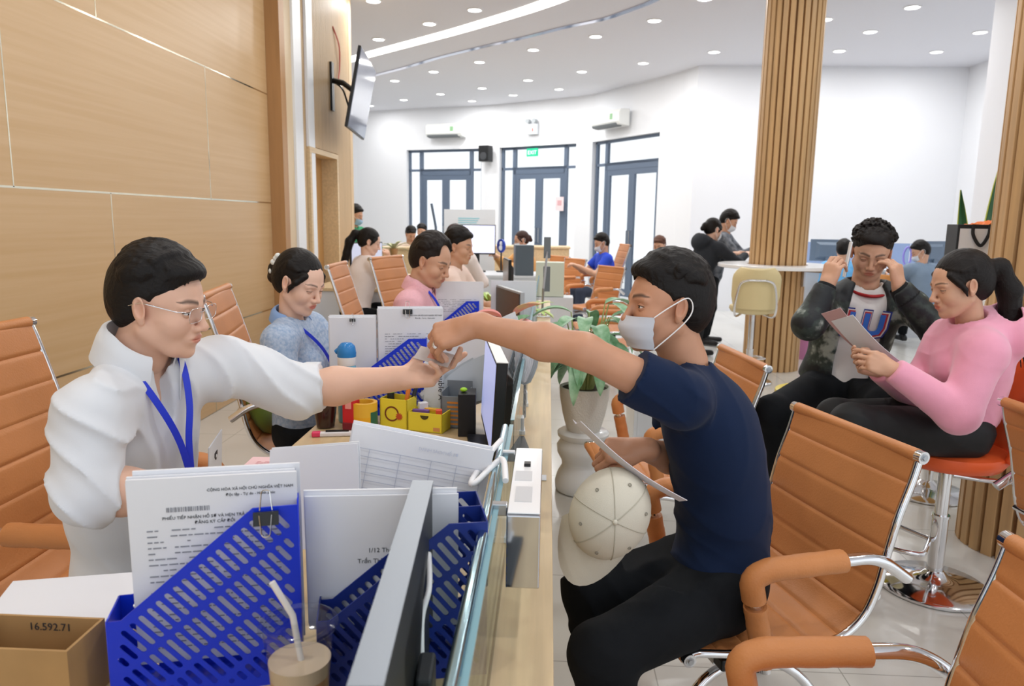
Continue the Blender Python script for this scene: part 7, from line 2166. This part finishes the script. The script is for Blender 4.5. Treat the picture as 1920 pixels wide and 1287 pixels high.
handsG = {'L': dict(fwd=(-0.88, 0.1, 0.35), dorsal=(-0.2, -0.9, 0.35), curls={'index': (35, 30, 15), 'middle': (45, 40, 20), 'ring': (50, 45, 20), 'little': (52, 45, 20)}, thumb=((0.038, 0.034, -0.012), (0.064, 0.036, -0.014), (0.086, 0.030, -0.014))),
          'R': dict(fwd=(-0.9, -0.1, 0.30), dorsal=(-0.1, 0.75, -0.4), curls=RELAX)}
pg = make_person('girl in pink hoodie with long ponytail reading a form on the orange stool', J, skin_m, hoodie, mat('black_leggings', '#101214', 0.7), hair='pony', hair_col='#17110f', fem=True, res=0.0062, head_res=0.0026, sleeves=('full', 'full'), hands=handsG, seed=17,
                 openness=0.14, gaze=(1, 0, -0.6), fold=0.006, folddir=(0.6, 0.2, 0.6), top_g=0.026, shoe=slip, hood=True, hs=0.96, arm_r=1.05, hem=-0.035, lipc=(0.85, 0.5, 0.5))
root = empty('printed_form', (0, 0, 0), 0, 'pink and white printed form held by the girl in the pink hoodie', 'paper')
u1 = unit((0.74, 0.15, -0.62)); v1 = unit((0.30, -0.80, 0.30)); n1 = np.cross(u1, v1)
o1 = nv((1.02, 2.78, 1.10))
def Pq(a, b, c=0): return V(o1 + u1 * a + v1 * b + n1 * c)
mb = MB(); mb.sheet([[Pq(0.29 * i / 8, -0.02 + 0.10 * j / 4, 0.012 * math.sin(i * 0.4)) for j in range(5)] for i in range(9)], 0.0015); mb.build('sheet', mat('form_pink', '#cda6a8', 0.6), root, smooth=50)
mb = MB(); mb.sheet([[Pq(0.04 + 0.29 * i / 8, 0.0 + 0.11 * j / 4, 0.008 + 0.012 * math.sin(i * 0.4)) for j in range(5)] for i in range(9)], 0.0015); mb.build('second_sheet', paper, root, smooth=50)

# ---- people further back -----------------------------------------------------------
def far_person(label, J, top, skin=skin_m, hair='short', fem=False, mask=None, sleeves=('full', 'full'), seed=1, res=0.012, hres=0.006, hair_col='#15110f', bottom=black_cloth, hood=False, group=None, mcol=None, collar_m=None, openness=0.2, hs=0.97):
    r = make_person(label, J, skin, top, bottom, hair=hair, hair_col=hair_col, fem=fem, res=res, head_res=hres, sleeves=sleeves, seed=seed, mask=mask, shoe=shoe_b, openness=openness, fold=0.005, hood=hood, group=group, hs=hs, top_g=0.018)
    return r
mblue = mat('mask_blue', '#9fc0dc', 0.7); mwhite = mat('mask_white', '#e4e9f0', 0.7)
peach = mat('peach_shirt', '#f3d9cd', 0.8); wht = mat('cream_blouse', '#f1e7e4', 0.8)
far_person('man in a pale peach shirt sitting behind the man in pink', sit((-0.60, 5.0, 1.235), -5, hdown=-0.15, hyaw=-10), peach, sleeves=('short', 'short'), seed=21, res=0.01, hres=0.005, skin=skin_m)
far_person('woman whose brown topknot shows behind the man in the peach shirt', sit((-0.875, 7.1, 1.25), 60, hdown=-0.1), wht, hair='bun', hair_col='#3a2622', fem=True, seed=22)
Jp = sit((-1.62, 6.75, 1.20), 35, hdown=-0.35, hyaw=-25, desk=0.78)
far_person('woman in a cream blouse with a black ponytail working at the side desk', Jp, wht, hair='pony', fem=True, seed=23, skin=skin_p, res=0.01, hres=0.005)

def stand(head, yaw, hdown=-0.2, lean=0.0, q=1.0, hyaw=0.0, desk=1.05, reach=0.35):
    a = math.radians(yaw); f = nv((math.cos(a), math.sin(a), 0)); s = nv((-f[1], f[0], 0)); h = nv(head)
    J = sit(head, yaw, hdown=hdown, hyaw=hyaw, q=q, desk=desk, reach=reach)
    nk = J['neck']; pz = h[2] * 0.555
    J['pelvis'] = nv((nk[0], nk[1], pz)) - f * lean
    for sd, sg in (('L', 1), ('R', -1)):
        hp = J['pelvis'] + s * sg * 0.085 - nv((0, 0, 0.03)); J['hip' + sd] = hp
        an = nv((hp[0], hp[1], 0.09)) + s * sg * 0.02 - f * 0.03; J['kn' + sd] = (hp + an) / 2 + f * 0.03; J['an' + sd] = an
    return J
far_person('standing person in green with a light blue mask, half hidden by the slatted wall', stand((-2.37, 9.15, 1.44), -15, hdown=-0.3, desk=1.0), mat('green_shirt', '#1f8a5a', 0.8), mask=mblue, seed=24)
far_person('person whose black hair shows above the desk screen by the left glass doors', sit((-2.13, 11.55, 1.17), -60, hdown=-0.6), mat('beige_top', '#dcc9b6', 0.8), seed=25)
far_person('person in pale pink with dark hair seated farthest back by the left glass doors', sit((-2.12, 12.5, 1.20), -95, hdown=-0.2), mat('pale_pink_top', '#efd5d5', 0.8), seed=26)
far_person('masked woman in an ochre top working behind the far monitor', sit((-0.37, 10.1, 1.15), 200, hdown=-0.25, desk=0.9), mat('ochre_top', '#e0a766', 0.8), hair='bun', hair_col='#3a231d', fem=True, mask=mwhite, seed=27)
far_person('masked man in a blue polo shirt sitting sideways in the row of tan chairs', sit((0.70, 10.05, 1.13), 195, hdown=-0.35, lean=0.06), mat('blue_polo', '#1f46c8', 0.75), mask=mwhite, sleeves=('short', 'short'), seed=28, bottom=mat('grey_trousers', '#3a4356', 0.8))
far_person('person with reddish brown hair and a mask behind the head of the man in navy', sit((1.50, 10.3, 1.10), -120, hdown=-0.3), mat('grey_top', '#8d93a5', 0.8), hair_col='#5a3a2c', mask=mwhite, seed=29)
Jb = stand((1.76, 8.20, 1.345), 25, hdown=-0.35, lean=0.16, q=0.95, desk=1.06, reach=0.40)
far_person('woman in a black hooded jacket standing and leaning on the round bar table', Jb, mat('black_jacket', '#1f242c', 0.8), hair='bun', fem=True, mask=mwhite, seed=30, hood=True, res=0.01, hres=0.005, bottom=mat('black_slacks', '#1a1c20', 0.85), skin=skin_p)
Jc = stand((2.06, 8.80, 1.44), -20, hdown=-0.55, lean=0.14, desk=1.12, reach=0.36)
far_person('man in a grey patterned jacket with a mask, bending beside the woman in black', Jc, mat('grey_camo', '#8a9099', 0.8, col2='#3c424b', nscale=16), mask=mwhite, seed=31, res=0.01, hres=0.005)
far_person('man in a light blue shirt seated with his back to us at the far counter', sit((3.55, 9.25, 1.115), 60, hdown=-0.2), mat('light_blue_shirt', '#6db4ea', 0.8), seed=32, hair='short')
far_person('man in grey shirt and white mask at the far counter behind the girl in pink', sit((4.36, 9.05, 1.12), 110, hdown=-0.45, hyaw=60), mat('slate_shirt', '#7b8ea3', 0.8), mask=mwhite, seed=33)
put_chair('l', -0.92, 3.76, -5, 'tan chair under the man in pink, hidden behind the desk things', GS)
